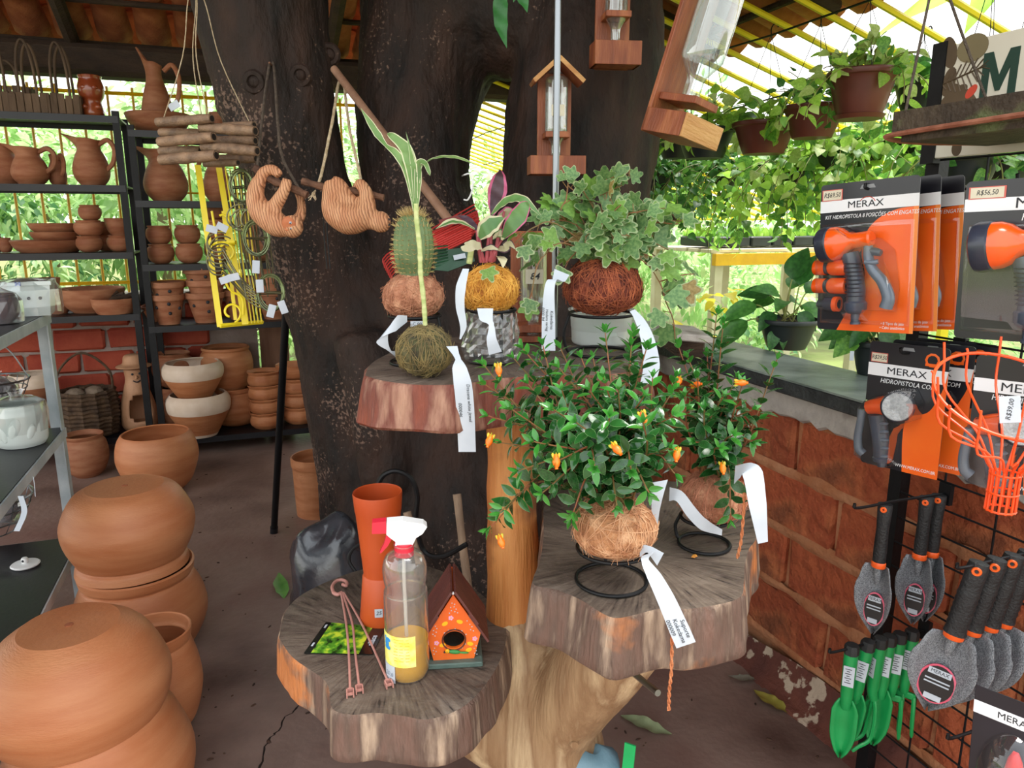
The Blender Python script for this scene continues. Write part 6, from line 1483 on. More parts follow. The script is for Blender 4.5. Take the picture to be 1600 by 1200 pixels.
# ------------------------------------------------------------------ the two goldfish plants on the middle slab
ZM = Z_MID
GF1 = leafm('glossy_leaf', '#173f19', '#28602a', .14, .12, .22, 14, .3); GF2 = leafm('glossy_leaf_young', '#32782a', '#469036', .16, .2, .15, 14, .3); GFE = leafm('leaf_edge_light', '#5f8f52', '#7aa268', .3, .2, .1)
gf = [leaf_mesh('leaf', .50, [GF1, GFE], .14, .16, .93, 6), leaf_mesh('leaf', .54, [GF1, GFE], .10, .26, .93, 6), leaf_mesh('leaf', .42, [GF1, GFE], .2, .10, .93, 6)]
gfy = leaf_mesh('leaf', .42, [GF2, GFE], .25, .05, .94, 6)
STEMB = mat('brown_green_stem', '#6a5a2c', '#8a4a2c', .6, 20)
def goldfish(par, top, tips, Lf, limit, seed, flowers):
    rng = random.Random(seed); items = []; sm = MB()
    for tip, bulge in tips:
        tip = Vector(tip); st = Vector(top) + Vector((rng.uniform(-.03, .03), rng.uniform(-.03, .03), rng.uniform(-.012, .006)))
        mid = st.lerp(tip, .5) + Vector((0, 0, bulge)) + Vector((rng.uniform(-.02, .02), rng.uniform(-.02, .02), 0))
        P = spline([st, mid, tip], 10); L = sum((b-a).length for a, b in zip(P, P[1:])); sm.tube(P, [.0022-.0012*i/len(P) for i in range(len(P))], 5)
        step = .0165; acc = 0; nxt = L*.16; k = 0; a0 = rng.uniform(0, PI)
        for a, b in zip(P, P[1:]):
            seg = (b-a).length
            while acc + seg >= nxt:
                p = a.lerp(b, (nxt-acc)/max(seg, 1e-6)); d = (b-a).normalized(); f = nxt/L
                u = d.orthogonal().normalized(); w_ = d.cross(u); ang = a0 + k*PI/2
                for s_ in (0, PI):
                    sd = u*math.cos(ang+s_)+w_*math.sin(ang+s_); sd = sd + Vector((rng.gauss(0, .18), rng.gauss(0, .18), rng.gauss(0, .18)))
                    dr = (sd*1.0 + d*rng.uniform(.25, .75) + UP*.12).normalized(); nn = d*.8 + UP*.7 + (EYE-p).normalized()*.25 - sd*.25
                    lf = Lf*(1.02-.35*f**4)*rng.uniform(.8, 1.15)*(.7 if f < .25 else 1)
                    items.append((gfy if f > .93 else rng.choice(gf), leaf_M(p + sd*.002, dr, nn, lf)))
                nxt += step*rng.uniform(.85, 1.2); k += 1
            acc += seg
        e = P[-1]; d = (P[-1]-P[-2]).normalized()
        for s_ in range(4):
            ang = s_*PI/2+.4; u = d.orthogonal().normalized(); w_ = d.cross(u); sd = u*math.cos(ang)+w_*math.sin(ang)
            items.append((gfy, leaf_M(e, d*.9+sd*.6, sd*-.6+d*.8+UP*.3, Lf*rng.uniform(.4, .62))))
    sm.obj('stems', STEMB, par, world=True); put_leaves(par, items, limit)
    for p, d in flowers:
        M = leaf_M(p, d, Vector((0, -1, .3)), 1)
        mb = MB(); mb.lathe([(0, 0), (.0035, .001), (.0048, .007), (.0062, .012), (.0045, .018), (.0022, .021), (.0026, .023), (0, .0225)], 10, M @ Rx(-PI/2)); fo = mb.obj('flower', FLOW, par, world=True)
        mb = MB()
        for q in range(4): mb.ball(.0025, .0012, .005, M=M @ Rx(-PI/2) @ Rz(q*PI/2) @ T(.004, 0, .003) @ Ry(-.3), seg=6, rows=4)
        mb.obj('calyx', GFCAL, fo, world=True)
FLOW = mat('orange_flower', '#f0650e', '#f58a1a', .35, 60); GFCAL = mat('yellow_calyx', '#d9b020', '#a8b030', .4, 60)
# ball 1
b5 = base_of(955, 908, ZM); q5 = px2m(1, b5)
ring_stand(b5, 55*q5, 54*q5, .062, 'black wire stand with a large base ring, front of the middle slab', 1.6)
r5 = 63*q5; c5 = Vector((PY(962, 820, b5.y-.012).x, b5.y-.004, b5.z + .062 + r5*.50))
gold1 = thing('goldfish_kokedama', 'glossy leaved plant with orange flowers in a pale fibre ball on the big ring stand', 'kokedama', c5)
kokedama(gold1, c5, r5, r5, COIR, mat('pale_fibre', '#a8704c', '#d6a880', .85, 40), 40, 21, .60, .85)
top5 = c5 + UP*r5*.82; Y5 = c5.y
def gp_(x, y, dy): return PY(x, y, Y5+dy)
rng = random.Random(4); tips = []
for x, y, dy in ((760, 600, .02), (757, 570, .04), (768, 650, -.02), (775, 690, -.03), (812, 545, .06), (845, 515+25, .05), (800, 640, -.06), (785, 800, -.07), (770, 825, -.06), (845, 560, .10), (870, 575, 0), (905, 560, .06), (948, 520, .03), (940, 590, -.05), (985, 520, .08), (985, 540, .04), (1010, 545, .0), (1020, 590, -.05),
                 (860, 640, -.10), (900, 660, -.14), (955, 650, -.15), (1000, 660, -.13), (1050, 650, -.08), (1040, 700, -.10), (830, 690, -.12), (870, 720, -.14), (930, 730, -.16), (985, 735, -.15), (1015, 770, -.12), (900, 800, -.10), (895, 810, -.05), (960, 790, -.12), (1060, 590, .05), (1050, 610, 0), (825, 600, .0), (880, 610, -.04), (925, 610, -.06), (970, 610, -.07), (1075, 640, -.02), (800, 560, .08), (1005, 620, -.07), (815, 735, -.09), (790, 620, .05), (990, 580, .1), (930, 560, .12), (880, 545, .12), (1060, 740, -.09), (845, 770, -.10)):
    tips.append((gp_(x + rng.uniform(-6, 6), y, dy), (.06 if y > 700 else .03) if y > 640 else rng.uniform(0, .03)))
fl = [gp_(778, 566, .03), gp_(768, 676, -.03), gp_(868, 706, -.13), gp_(780, 832, -.06), gp_(1056, 696, -.09), gp_(955, 690, -.15), gp_(1000, 640, -.10)]
goldfish(gold1, top5, tips, .037, 298, 5, [(p + Vector((0, -.01, 0)), Vector((R(-.4, .4), -.4, R(-.9, -.2)))) for p in fl])
# ball 2
b6 = base_of(1100, 852, ZM); q6 = px2m(1, b6)
ring_stand(b6, 39*q6, 38*q6, .058, 'black wire stand with a small base ring, back corner of the middle slab', 2.7)
r6 = 50*q6; c6 = Vector((PY(1115, 765, b6.y).x, b6.y+.004, b6.z + .058 + r6*.55))
gold2 = thing('goldfish_kokedama', 'glossy leaved plant with an orange trumpet flower in a smaller pink fibre ball', 'kokedama', c6)
kokedama(gold2, c6, r6, r6, COIR2, mat('pink_fibre', '#a8684c', '#c98a6c', .85, 40), 60, 22, .66, .9)
top6 = c6 + UP*r6*.85; Y6 = c6.y
def gq_(x, y, dy): return PY(x, y, Y6+dy)
tips = [(gq_(x, y, dy), bu) for x, y, dy, bu in ((1214, 562, .0, -.05), (1120, 490, .08, .01), (1130, 505, .04, 0), (1075, 560, .05, .01), (1090, 590, 0, .01), (1150, 590, .0, .01), (1160, 600, -.05, .02), (1130, 620, -.06, .02), (1175, 640, -.04, .03), (1185, 655, .02, .03), (1100, 640, -.08, .02), (1145, 680, -.09, .03), (1175, 690, -.06, .04), (1125, 700, -.10, .03), (1085, 690, -.09, .02), (1105, 555, .08, .01), (1060, 540, .08, .01), (1145, 640, .05, .02), (1115, 660, -.03, .02), (1142, 812, -.10, .07), (1118, 610, .06, .01), (1070, 620, -.03, .01))]
goldfish(gold2, top6, tips, .036, 298, 6, [(gq_(1148, 598, -.06), Vector((1, -.3, .05))), (gq_(1062, 590, .03), Vector((-.2, -.6, -.3))), (gq_(1080, 602, .02), Vector((.5, -.5, .2))), (gq_(1128, 722, -.10), Vector((0, -.5, -.6)))])
paper_tag([PY(1012, 866, 1.11), PY(1008, 876, 1.07), PY(1022, 900, 1.05), PY(1040, 935, 1.03), PY(1062, 985, 1.02), PY(1072, 1008, 1.018)], None, 'white paper tag hanging over the middle slab front with handwriting',
          [(.80, .009, 'Suporte', .0095), (.80, -.001, 'Kokedama', .0095), (.78, -.011, '000009', .009)], sides=[Vector((.02, .005, .004)), Vector((.012, .006, 0)), Vector((.022, .004, .004)), Vector((.026, 0, .008)), Vector((.029, 0, .011)), Vector((.029, 0, .011))])
paper_tag([PY(1000, 862, 1.13), PY(1012, 858, 1.12), PY(1032, 874, 1.11)], None, 'short folded paper end knotted on the front ring stand', sides=[Vector((.0, 0, .02)), Vector((0, 0, .012)), Vector((.01, 0, .022))])
paper_tag([PY(1030, 752, 1.22), PY(1027, 775, 1.21), PY(1024, 800, 1.21), PY(1022, 830, 1.21)], None, 'white paper tag tucked between the two fibre balls', sides=[Vector((.03, 0, .006)), Vector((.02, 0, 0)), Vector((.014, 0, 0)), Vector((.010, 0, 0))])
paper_tag([PY(1046, 772, 1.25), PY(1062, 776, 1.24), PY(1080, 800, 1.24), PY(1100, 820, 1.25), PY(1128, 832, 1.28)], None, 'white paper tag draped down to the small base ring', sides=[Vector((.0, 0, .026)), Vector((.010, 0, .018)), Vector((.016, 0, .014)), Vector((.010, 0, .02)), Vector((.0, 0, .012))])
paper_tag([PY(1148, 742, 1.24), PY(1165, 735, 1.22), PY(1176, 740, 1.21), PY(1184, 790, 1.19), PY(1192, 848, 1.185)], None, 'long white paper tag hanging past the slab edge toward the brick wall', sides=[Vector((.0, 0, .034)), Vector((.018, 0, .028)), Vector((.034, 0, .008)), Vector((.030, 0, .004)), Vector((.017, 0, .004))])
TWINE = mat('orange_twine', '#b5673c', '#cf8558', .85, 80, .6, 200)
def twine(pts, label):
    P = spline(pts, 8); t = thing('twine', label, 'twine', pts[0]); mb = MB()
    for ph in (0, PI): mb.tube([p + Vector((.0016*math.cos(i*1.1+ph), .0016*math.sin(i*1.1+ph), 0)) for i, p in enumerate(P)], .0017, 5)
    mb.obj('strand', TWINE, t, world=True)
twine([PY(1050, 962, 1.045), PY(1050, 1000, 1.04), PY(1049, 1050, 1.04), PY(1046, 1080, 1.04), PY(1045, 1110, 1.04)], 'orange twine dangling below the middle slab front edge')
twine([PY(1163, 770, 1.21), PY(1162, 800, 1.20), PY(1158, 845, 1.20), PY(1152, 872, 1.21)], 'orange twine hanging from the smaller fibre ball')
mb = MB(); mb.lathe([(0, 0), (.006, .001), (.004, .004), (0, .005)], 7, T(base_of(1085, 871, ZM)), wob=lambda a, z: 1+.4*math.sin(2*a)); tag(mb.obj('petal', mat('dry_petal', '#c98a2e', '#b5702a', .6, 90), world=True, loc=base_of(1085, 871, ZM)), 'tiny dry orange petal on the middle slab', 'petal')

# ------------------------------------------------------------------ ivy leaves
IVG = leafm('ivy_green', '#4f7a46', '#82a566', .4, .3, .18, 6); IVL = leafm('ivy_light', '#6f9a44', '#8db85a', .42, .35, .12, 6); IVC = leafm('ivy_cream', '#bcc89a', '#9fb584', .45, .35, .06, 9); IVB = leafm('ivy_brown', '#8a7440', '#b29a62', .5, .3, .1, 9)
iv = [ivy_mesh('leaf', [IVG, IVC], k, (.84, .93, .97)[k]) for k in range(3)] + [ivy_mesh('leaf', [IVL, IVL], 4, .9), ivy_mesh('leaf', [IVL, IVC], 5, .9), ivy_mesh('leaf', [IVB, IVC], 6, .85)]
rng = random.Random(11); items = []; sm = MB(); top4 = c4 + UP*r4*.8; Y4 = c4.y
def ivy_run(pts, n, s0, s1, light=.25, face_=None):
    P = spline(pts, 7); sm.tube(P, .0014, 5)
    n = max(2, int(n*.98))
    for k in range(n):
        f = (k+.6)/n; i = min(int(f*(len(P)-1)), len(P)-2); p = P[i].lerp(P[i+1], f*(len(P)-1)-i); d = (P[i+1]-P[i]).normalized()
        off = Vector((rng.gauss(0, 1), rng.gauss(0, .8), rng.gauss(0, .8)+.3)).normalized(); L = (s0+(s1-s0)*rng.random())*1.12; q = p + off*.018
        sm.tube([p, q], .0008, 4)
        nn = (face_ or ((EYE-q).normalized()*.8 + UP*.55 + Vector((rng.gauss(0, .4), rng.gauss(0, .3), rng.gauss(0, .3)))))
        dr = (d*.5 + off*.5 + Vector((rng.gauss(0, .3), 0, -.3))).normalized()
        me = iv[5] if rng.random() < .06 else rng.choice(iv[3:5]) if rng.random() < light else rng.choice(iv[:3])
        items.append((me, leaf_M(q, dr, nn, L)))
def yv(x, y, dy): return PY(x, y, Y4+dy)
for x, y, dy, n in ((898, 330, .0, 8), (888, 290, .02, 7), (912, 300, -.02, 8), (868, 320, .0, 8), (850, 335, -.02, 8), (845, 345, -.05, 7), (935, 285, -.02, 8), (948, 278, -.03, 8), (958, 300, -.03, 7), (975, 275, .02, 6), (970, 320, -.06, 8), (1000, 330, -.06, 9), (1030, 325, -.04, 9), (1060, 350, -.02, 9), (1065, 345, .02, 8), (1020, 370, -.07, 9), (1045, 390, -.05, 9), (940, 350, -.08, 9), (915, 370, -.08, 8), (880, 380, -.06, 8), (885, 410, -.07, 7), (960, 375, -.09, 8), (985, 370, -.09, 8), (900, 350, .03, 8), (1010, 400, -.06, 8), (1000, 350, .06, 8), (955, 330, .05, 8), (870, 350, .05, 8), (875, 385, -.02, 6), (1050, 420, .0, 7)):
    tp = yv(x, y, dy); ivy_run([top4 + Vector((rng.uniform(-.03, .03), rng.uniform(-.03, .03), 0)), top4.lerp(tp, .5)+Vector((0, 0, .035)), tp], n, .026, .044)
ivy_run([top4, yv(1000, 405, -.05), yv(1030, 440, -.06), yv(1040, 470, -.06), yv(1052, 500, -.06), yv(1055, 530, -.06)], 6, .035, .05, .1)
ivy_run([yv(1030, 440, -.06), yv(1065, 430, -.05), yv(1085, 428, -.05)], 4, .04, .052, .1)
ivy_run([yv(1036, 460, -.06), yv(1050, 475, -.06), yv(1058, 470, -.06)], 2, .04, .048, .1)
ivy_run([top4, yv(880, 380, -.09), yv(850, 400, -.10), yv(838, 420, -.11), yv(830, 460, -.12), yv(818, 490, -.12)], 7, .026, .036, .3)
ivy_run([top4, yv(870, 350, -.08), yv(835, 355, -.09), yv(815, 370, -.10), yv(805, 380, -.10)], 7, .026, .04, .4)
ivy_run([top4, yv(880, 340, -.03), yv(885, 310, -.03), yv(888, 285, -.03)], 4, .014, .022, .6)
ivy_run([yv(948, 300, -.02), yv(978, 285, -.02), yv(984, 265, -.02)], 4, .014, .02, .6)
for me, M in ((iv[4], leaf_M(tv(760, 418, -.06), Vector((.3, -.4, -.6)), Vector((0, -1, .5)), .032)),): items.append((me, M))
sm.obj('stems', mat('ivy_stem', '#7a6a40', '#8a5a3c', .6, 20), ivy, world=True); put_leaves(ivy, items, 298)
# ------------------------------------------------------------------ black wire grid panel with the hanging tools
SG = 1.50; WG = PS(1382, 900, SG).dot(E2); ZG = PS(1465, 85, SG).z
grid = thing('display_grid', 'black wire grid display panel with hooks standing before the brick wall', 'display grid', B(SG, WG-.4, 0))
def gb(sx, sy, sz, s, w, z, nm, m=BLACKM, par=grid):
    mb = MB(); mb.box(sx, sy, sz, T(B(s, w, z)) @ Rz(YAW)); return mb.obj(nm, m, par, world=True)
gb(.03, .036, ZG, SG+.012, WG, ZG/2, 'post'); gb(.03, .03, ZG, SG+.012, WG-1.1, ZG/2, 'post'); gb(.03, 1.1, .03, SG+.012, WG-.55, ZG-.015, 'top_rail')
z = .10
while z < ZG-.05: bar(B(SG, WG, z), B(SG, WG-1.1, z), .0026, 'wire', grid, BLACKM, 5); z += .066
w = WG-.13
while w > WG-1.05: bar(B(SG+.005, w, .05), B(SG+.005, w, ZG-.02), .0026, 'wire', grid, BLACKM, 5); w -= .132
def hook(px, py, tip_px):
    a = PS(px, py, SG)
    def at(d): return a - E1*d
    d = 0.02
    while d < .45 and proj(at(d))[0] > tip_px: d += .004
    mb = MB(); mb.tube(spline([at(0), at(d*.5)+UP*.002, at(d-.012), at(d)+UP*.012], 5), .0034, 7); mb.box(.012, .03, .05, T(a) @ Rz(YAW)); mb.obj('hook', BLACKM, grid, world=True)
    return lambda p_x: next((at(k*.002) for k in range(250) if proj(at(k*.002))[0] <= p_x), at(d))
RUB = mat('black_rubber', '#1b1c1e', '#26282a', .5, 30, .3, 200); ORG = mat('orange_trim', '#ee5a1c', '#f0641f', .4, 10); GRNT = mat('green_tool_plastic', '#138a45', '#1c9a52', .35, 14, .1, 60)
LABR = mat('label_pink', '#d8506a', '#e07088', .4, 20); LABB = mat('label_black', '#1a1a1c', None, .4)
def oval(mb, rx, ry, M, th=.0006): mb.lathe([(0, 0), (1, 0), (1, th), (0, th*1.1)], 24, M @ S(rx, ry, 1))
def trowel(name, label, hang, yaw, L_h, L_b, W_b, r_h, eye=True, tilt=0, bend=0.0, text_=True):
    """hangs from its handle eye at the origin; blade looks to -y"""
    t = thing(name, label, 'trowel', hang); t.rotation_euler = (bend, tilt, yaw)
    mb = MB()
    if eye:
        rs = [(0, .018), (r_h*.95, .015), (r_h*1.05, 0), (r_h, -.03), (r_h*1.02, -.05)]; k = 6
        for i in range(k): zz = -.05-(L_h-.07)*(i+1)/k; rs += [(r_h*1.10, zz+.006), (r_h*1.02, zz)]
        rs += [(r_h*1.15, -L_h+.004), (r_h*.9, -L_h)]
    else: rs = [(0, .012), (r_h*1.02, .011), (r_h*1.05, .004), (r_h*.86, -.05), (r_h*.95, -L_h*.75), (r_h*.90, -L_h)]
    mb.lathe(rs[::-1], 16, S(1, .72, 1)); mb.obj('handle', RUB, t)
    mb = MB(); mb.lathe([(r_h*.92, -L_h-.008), (r_h*1.02, -L_h-.006), (r_h*1.02, -L_h+.004), (r_h*.9, -L_h+.006)], 18, S(1, .78, 1)); mb.obj('orange_collar', ORG, t)
    mb = MB(); mb.ring(.0065 if eye else .0045, .0028, T(0, -r_h*.72, 0) @ Rx(PI/2), 16, 6); mb.obj('hanging_eye', ORG, t)
    mb = MB(); mb.tube([(0, 0, -L_h+.01), (0, .002, -L_h-.025), (0, .006, -L_h-.05)], [r_h*.62, r_h*.55, r_h*.35], 10); mb.obj('shank', STEEL, t)
    n = 14; m = 8; vs = []; fs = []; z0 = -L_h-.012
    for i in range(n+1):
        f = i/n; w = W_b/2*min(1, .62+f*1.6)*(1 if f < .36 else math.cos((f-.36)/.64*PI/2)**.92)
        if i == n: w = W_b*.02
        for j in range(m+1):
            c = -1+2*j/m; vs.append((c*w, .004 - .016*(1-c*c)*(-1) + .012*f*f - .026*abs(c)**1.2*(w/(W_b/2)), z0-L_b*f + (.012*abs(c) if f < .12 else 0)))
    for i in range(n):
        for j in range(m): a = i*(m+1)+j; fs.append((a, a+m+1, a+m+2, a+1))
    mb = MB(); mb.add(vs, fs); bl = mb.obj('blade', STEEL, t, sharp=0); md = bl.modifiers.new('s', 'SOLIDIFY'); md.thickness = .0016
    M = T(0, .007, z0-L_b*.60) @ Rx(PI/2) @ Rx(-.05)
    ry, rx = L_b*.24, W_b*.30
    mb = MB(); oval(mb, rx, ry, M, .003); lb_ = mb.obj('label', LABR, bl)
    mb = MB(); oval(mb, rx*.88, ry*.92, M @ T(0, 0, .001), .0034); mb.obj('label_face', LABB, lb_) if False else mb.obj('label_face', LABB, bl)
    mb = MB(); mb.box(rx*1.2, ry*.30, .0006, M @ T(0, ry*.62, .0056)); mb.box(rx*.9, ry*.28, .0006, M @ T(0, -ry*.68, .0056)); mb.box(rx*1.3, ry*.07, .0006, M @ T(0, ry*.2, .0056)); mb.box(rx*1.3, ry*.07, .0006, M @ T(0, ry*.02, .0056)); mb.obj('label_print', PAPER, bl)
    text('writing', 'MERAX', ry*.26, INK, bl, M @ T(0, ry*.62, .0061), sx=.9)
    return t
hk1 = hook(1478, 771, 1336)
for px, nm in ((1384, 'alone at the front of its hook'), (1449, 'middle one on the upper hook'), (1468, 'hindmost on the upper hook')):
    p = hk1(px); trowel('narrow_trowel', f'narrow grey steel trowel with a black handle, {nm}', p - UP*.012, -.75, .135, .172, .078, .0155, eye=False)
hk2 = hook(1640, 858, 1496)
for px, nm in ((1528, 'first from the hook tip'), (1556, 'second from the hook tip'), (1584, 'third from the hook tip'), (1606, 'fourth from the hook tip')):
    p = hk2(px); trowel('wide_trowel', f'wide steel trowel with a ribbed black handle, {nm}', p - UP*.010, -.62, .150, .185, .118, .0185, tilt=.15)
hk3 = hook(1445, 984, 1297)
CAPM = mat('black_cap', '#1d1f20', '#2a2c2d', .6, 40)
def green_tool(label, hang, yaw, kind, tilt=0):
    t = thing('green_' + kind, label, 'hand rake' if kind != 'trowel' else 'trowel', hang); t.rotation_euler = (0, tilt, yaw)
    mb = MB(); mb.lathe([(0, .012), (.0125, .012), (.0145, .007), (.0145, -.008), (0, -.010)][::-1], 8); mb.obj('cap', CAPM, t)
    mb = MB(); mb.tube([(0, 0, -.008), (0, 0, -.05), (0, 0, -.10), (0, .0, -.115), (0, .006, -.135)], [.0138, .0132, .0125, .0105, .009], 14); mb.obj('handle', GRNT, t)
    mb = MB(); mb.prism([(-.0105, -.03), (.0105, -.03), (.0105, -.075), (-.0105, -.075)], 0, .0006, T(0, -.0136, 0) @ Rx(PI/2)); st_ = mb.obj('sticker', PAPER, t)
    mb = MB()
    for k in range(7): mb.box(.006 if k % 2 else .012, .0004, .0014, c=(-.001, -.0146, -.036-k*.005))
    stuff(mb.obj('sticker_print', INK, st_))
    if kind == 'trowel':
        n = 10; m = 6; vs = []; fs = []
        for i in range(n+1):
            f = i/n; w = .024*min(1, .5+f*3)*(1 if f < .5 else math.cos((f-.5)/.5*PI/2)**.7)
            if i == n: w = .001
            for j in range(m+1): c = -1+2*j/m; vs.append((c*w, .012 - .013*abs(c)**1.5, -.115-.135*f))
        for i in range(n):
            for j in range(m): a = i*(m+1)+j; fs.append((a, a+m+1, a+m+2, a+1))
        mb = MB(); mb.add(vs, fs); o = mb.obj('blade', GRNT, t, sharp=0); md = o.modifiers.new('s', 'SOLIDIFY'); md.thickness = .003
    elif kind == 'cultivator':
        for x in (-.018, 0, .018):
            mb = MB(); mb.tube(spline([(0, .004, -.125), (x*.6, .004, -.15), (x, .0, -.19), (x, -.006, -.222), (x, -.03, -.232), (x, -.045, -.240)], 4), [.0042]*16+[.0038]*4+[.003], 7); mb.obj('tine', GRNT, t)
    else:
        mb = MB(); mb.rbox(.046, .008, .016, .003, c=(0, .006, -.142)); mb.obj('fork_head', GRNT, t)
        for x in (-.020, 0, .020):
            mb = MB(); mb.tube(spline([(x, .006, -.142), (x*1.15, .002, -.17), (x*1.25, .004, -.21), (x*1.35, .008, -.238)], 4), [.0046]*9+[.004]*3+[.002], 7); mb.obj('tine', GRNT, t)
    return t
for px, kind, nm, yaw, tl_ in ((1332, 'trowel', 'green plastic hand trowel at the tip of the low hook', -.5, .0), (1357, 'trowel', 'green plastic hand trowel second on the low hook', -.55, .10), (1376, 'cultivator', 'green plastic cultivator with bent claws on the low hook', -1.3, .05),
                               (1390, 'trowel', 'green plastic hand trowel behind the claw cultivator', -.6, .03), (1406, 'fork', 'green plastic hand fork with three straight tines on the low hook', -.45, .02), (1426, 'fork', 'green plastic hand fork hindmost on the low hook', -.7, .02)):
    green_tool(nm, hk3(px) - UP*.006, yaw, kind, tl_).scale = (1.16,)*3
hook(1640, 1105, 1482)

# ------------------------------------------------------------------ blister packs
CARDK = mat('card_black', '#16161d', '#1d1d26', .3, 8, coat=.2); CARDO = mat('card_orange', '#ee5d12', '#f06a1a', .35, 8, coat=.2); CARDL = mat('card_orange_edge', '#f08a3a', None, .35); CARDW = mat('card_white', '#e9ebee', None, .4)
GUNO = mat('gun_orange', '#f0560e', '#f2611a', .22, 10, coat=.4); GUNG = mat('gun_grey', '#3c4452', '#465062', .3, 20, coat=.25); GUND = mat('gun_dark', '#262b38', '#2e3444', .35, 20, coat=.2); GUNL = mat('gun_lever', '#5d6876', '#687482', .3, 20, coat=.2); SILV = mat('shower_face', '#aab0b4', '#c4c8ca', .4, 180, .6, 220)
BLIS = clear_mat('blister_plastic', '#ffffff', .05, .01, .06)
CX = Vector((.60, -.80, 0)).normalized(); CN = CX.cross(UP)
def blister(label, hole, W, H, roll, kind, price=None, yaw=0.0, group=None, xoff=0.0):
    """hangs from its slot; local x right, y up, z out of the card"""
    x = (Matrix.Rotation(yaw, 3, 'Z') @ CX); n_ = x.cross(UP)
    M = frame(hole, x, n_) @ Rz(roll) @ T(xoff, -H/2+.014, 0)
    t = thing('blister_pack', label, 'tool package', M.translation); t.rotation_euler = M.to_euler()
    def uv(u, v, z=0.0): return Vector((W*(u-.5), H*(.5-v), z))
    r = .008; mb = MB()
    def rr(w, h, r, k=4):
        out = []
        for cx, cy, a0 in ((w/2-r, h/2-r, 0), (-w/2+r, h/2-r, PI/2), (-w/2+r, -h/2+r, PI), (w/2-r, -h/2+r, 1.5*PI)):
            for i in range(k+1): a = a0+PI/2*i/k; out.append((cx+r*math.cos(a), cy+r*math.sin(a)))
        return out
    mb.prism(rr(W, H, r), -.001, 0); card = mb.obj('card', CARDK, t)
    def flat(name, pts, z, m, par=card):
        mb = MB(); mb.prism([tuple(uv(*q)[:2]) for q in pts][::-1], z, z+.0004); return mb.obj(name, m, par)
    def smooth_poly(pts, n=5): return [(p.x, p.y) for p in spline([Vector((a, b, 0)) for a, b in pts], n)]
    lever = lambda pts, rs, name='lever', m=GUNL, par=None: (lambda mb: (mb.tube(spline([uv(*q) for q in pts], 6), [rs[0]+(rs[-1]-rs[0])*i/((len(pts)-1)*6) for i in range((len(pts)-1)*6+1)], 10), mb.obj(name, m, par or t))[1])(MB())
    def lath(name, c, d, prof, m, par=t, seg=26, wob=None):
        mb = MB(); d = Vector(d).normalized(); mb.lathe(prof, seg, frame(c, d.orthogonal(), d), wob); return mb.obj(name, m, par)
    rib = lambda a, z: 1+.02*math.sin(22*a)
    mb = MB(); mb.prism([tuple(uv(u, v)[:2]) for u, v in ((.44, .025), (.56, .025), (.58, .05), (.42, .05))][::-1], 0, .0006); mb.obj('hang_slot', mat('slot_grey', '#8a8d90') if 'slot_grey' not in MATS else MATS['slot_grey'], card)
    flat('white_band', ((0, .11), (1, .11), (1, .19), (0, .19)) if kind != 'C' else ((0, .17), (1, .17), (1, .27), (0, .27)), 0, CARDW)
    if kind in 'AB':
        if kind == 'A':
            sw = smooth_poly([(1, .19), (.80, .20), (.62, .25), (.50, .34), (.46, .48), (.50, .62), (.42, .76), (.32, .88), (.22, 1)]); flat('orange_swoosh', sw + [(1, 1)], .0, CARDO); flat('orange_edge', [(.955, .19), (1, .19), (1, 1), (.965, 1)], .0004, CARDL)
            o = text('writing', 'KIT HIDROPISTOLA 8 POSIÇÕES COM ENGATES', W*.055, CARDW, card, T(uv(.53, .225, .0009)), shear=.2, sx=.80)
            text('writing', '• 8 Tipos de jato\n• Cabo anatômico', W*.042, CARDW, card, T(uv(.80, .955, .0009)), sx=.8)
            text('writing', 'www.merax.com.br', W*.055, CARDW, card, T(uv(.035, .6, .0009)) @ Rz(PI/2))
        else:
            sw = smooth_poly([(1, .72), (.86, .82), (.70, .95), (.55, 1)]); flat('orange_swoosh', sw + [(1, 1)], .0, CARDO)
            text('writing', 'HIDROPISTOLA MULTI', W*.066, CARDW, card, T(uv(.62, .235, .0009)), shear=.2, sx=.85)
        text('writing', 'MERAX', W*.095, INK, card, T(uv(.48, .15, .0009)), sx=1.2)
        mb = MB(); mb.ring(W*.09, .0008, T(uv(.5, .165, .0006)), 16, 4, a0=.5, a1=2.5); mb.obj('logo_arc', mat('logo_red', '#c8452a') if 'logo_red' not in MATS else MATS['logo_red'], card)
        k = 1.0 if kind == 'A' else 1.12; z0 = .030*k; g = uv
        hc = g(.16 if kind == 'A' else .17, .41, z0); ax = Vector((1, .10, 0))
        gun = lath('spray_head', hc - ax*.012*k, ax, [(0, 0), (.030*k, 0), (.037*k, .004*k), (.039*k, .012*k), (.038*k, .026*k), (.034*k, .030*k)], GUND, wob=lambda a, z: 1+.015*math.sin(30*a))
        lath('gun_body', hc + ax*.016*k, ax, [(.036*k, 0), (.035*k, .012*k), (.030*k, .024*k), (.020*k, .036*k), (.0165*k, .046*k), (.0165*k, .075*k), (.0175*k, .082*k), (.014*k, .086*k), (0, .087*k)], GUNO, gun)
        lever([(.40, .47, z0*.8), (.44, .58, z0*.75), (.47, .70, z0*.7), (.47, .80, z0*.7)], [.0175*k, .019*k], 'grip', GUNG)
        for i in range(9):
            p_ = uv(.435+.004*i, .54+.027*i, z0*.76); mb = MB(); mb.ring(.0190*k, .0012, frame(p_, Vector((1, 0, 0)), Vector((.12, 1, 0))), 16, 4); mb.obj('grip_rib', GUND, gun)
        lath('grip_collar', uv(.47, .79, z0*.7), (0.02, -1, 0), [(.019*k, 0), (.023*k, .004), (.0225*k, .018*k), (.016*k, .026*k), (.009*k, .028*k), (.009*k, .044*k), (.0105*k, .045*k), (.0105*k, .050*k), (0, .050*k)], GUNG, gun)
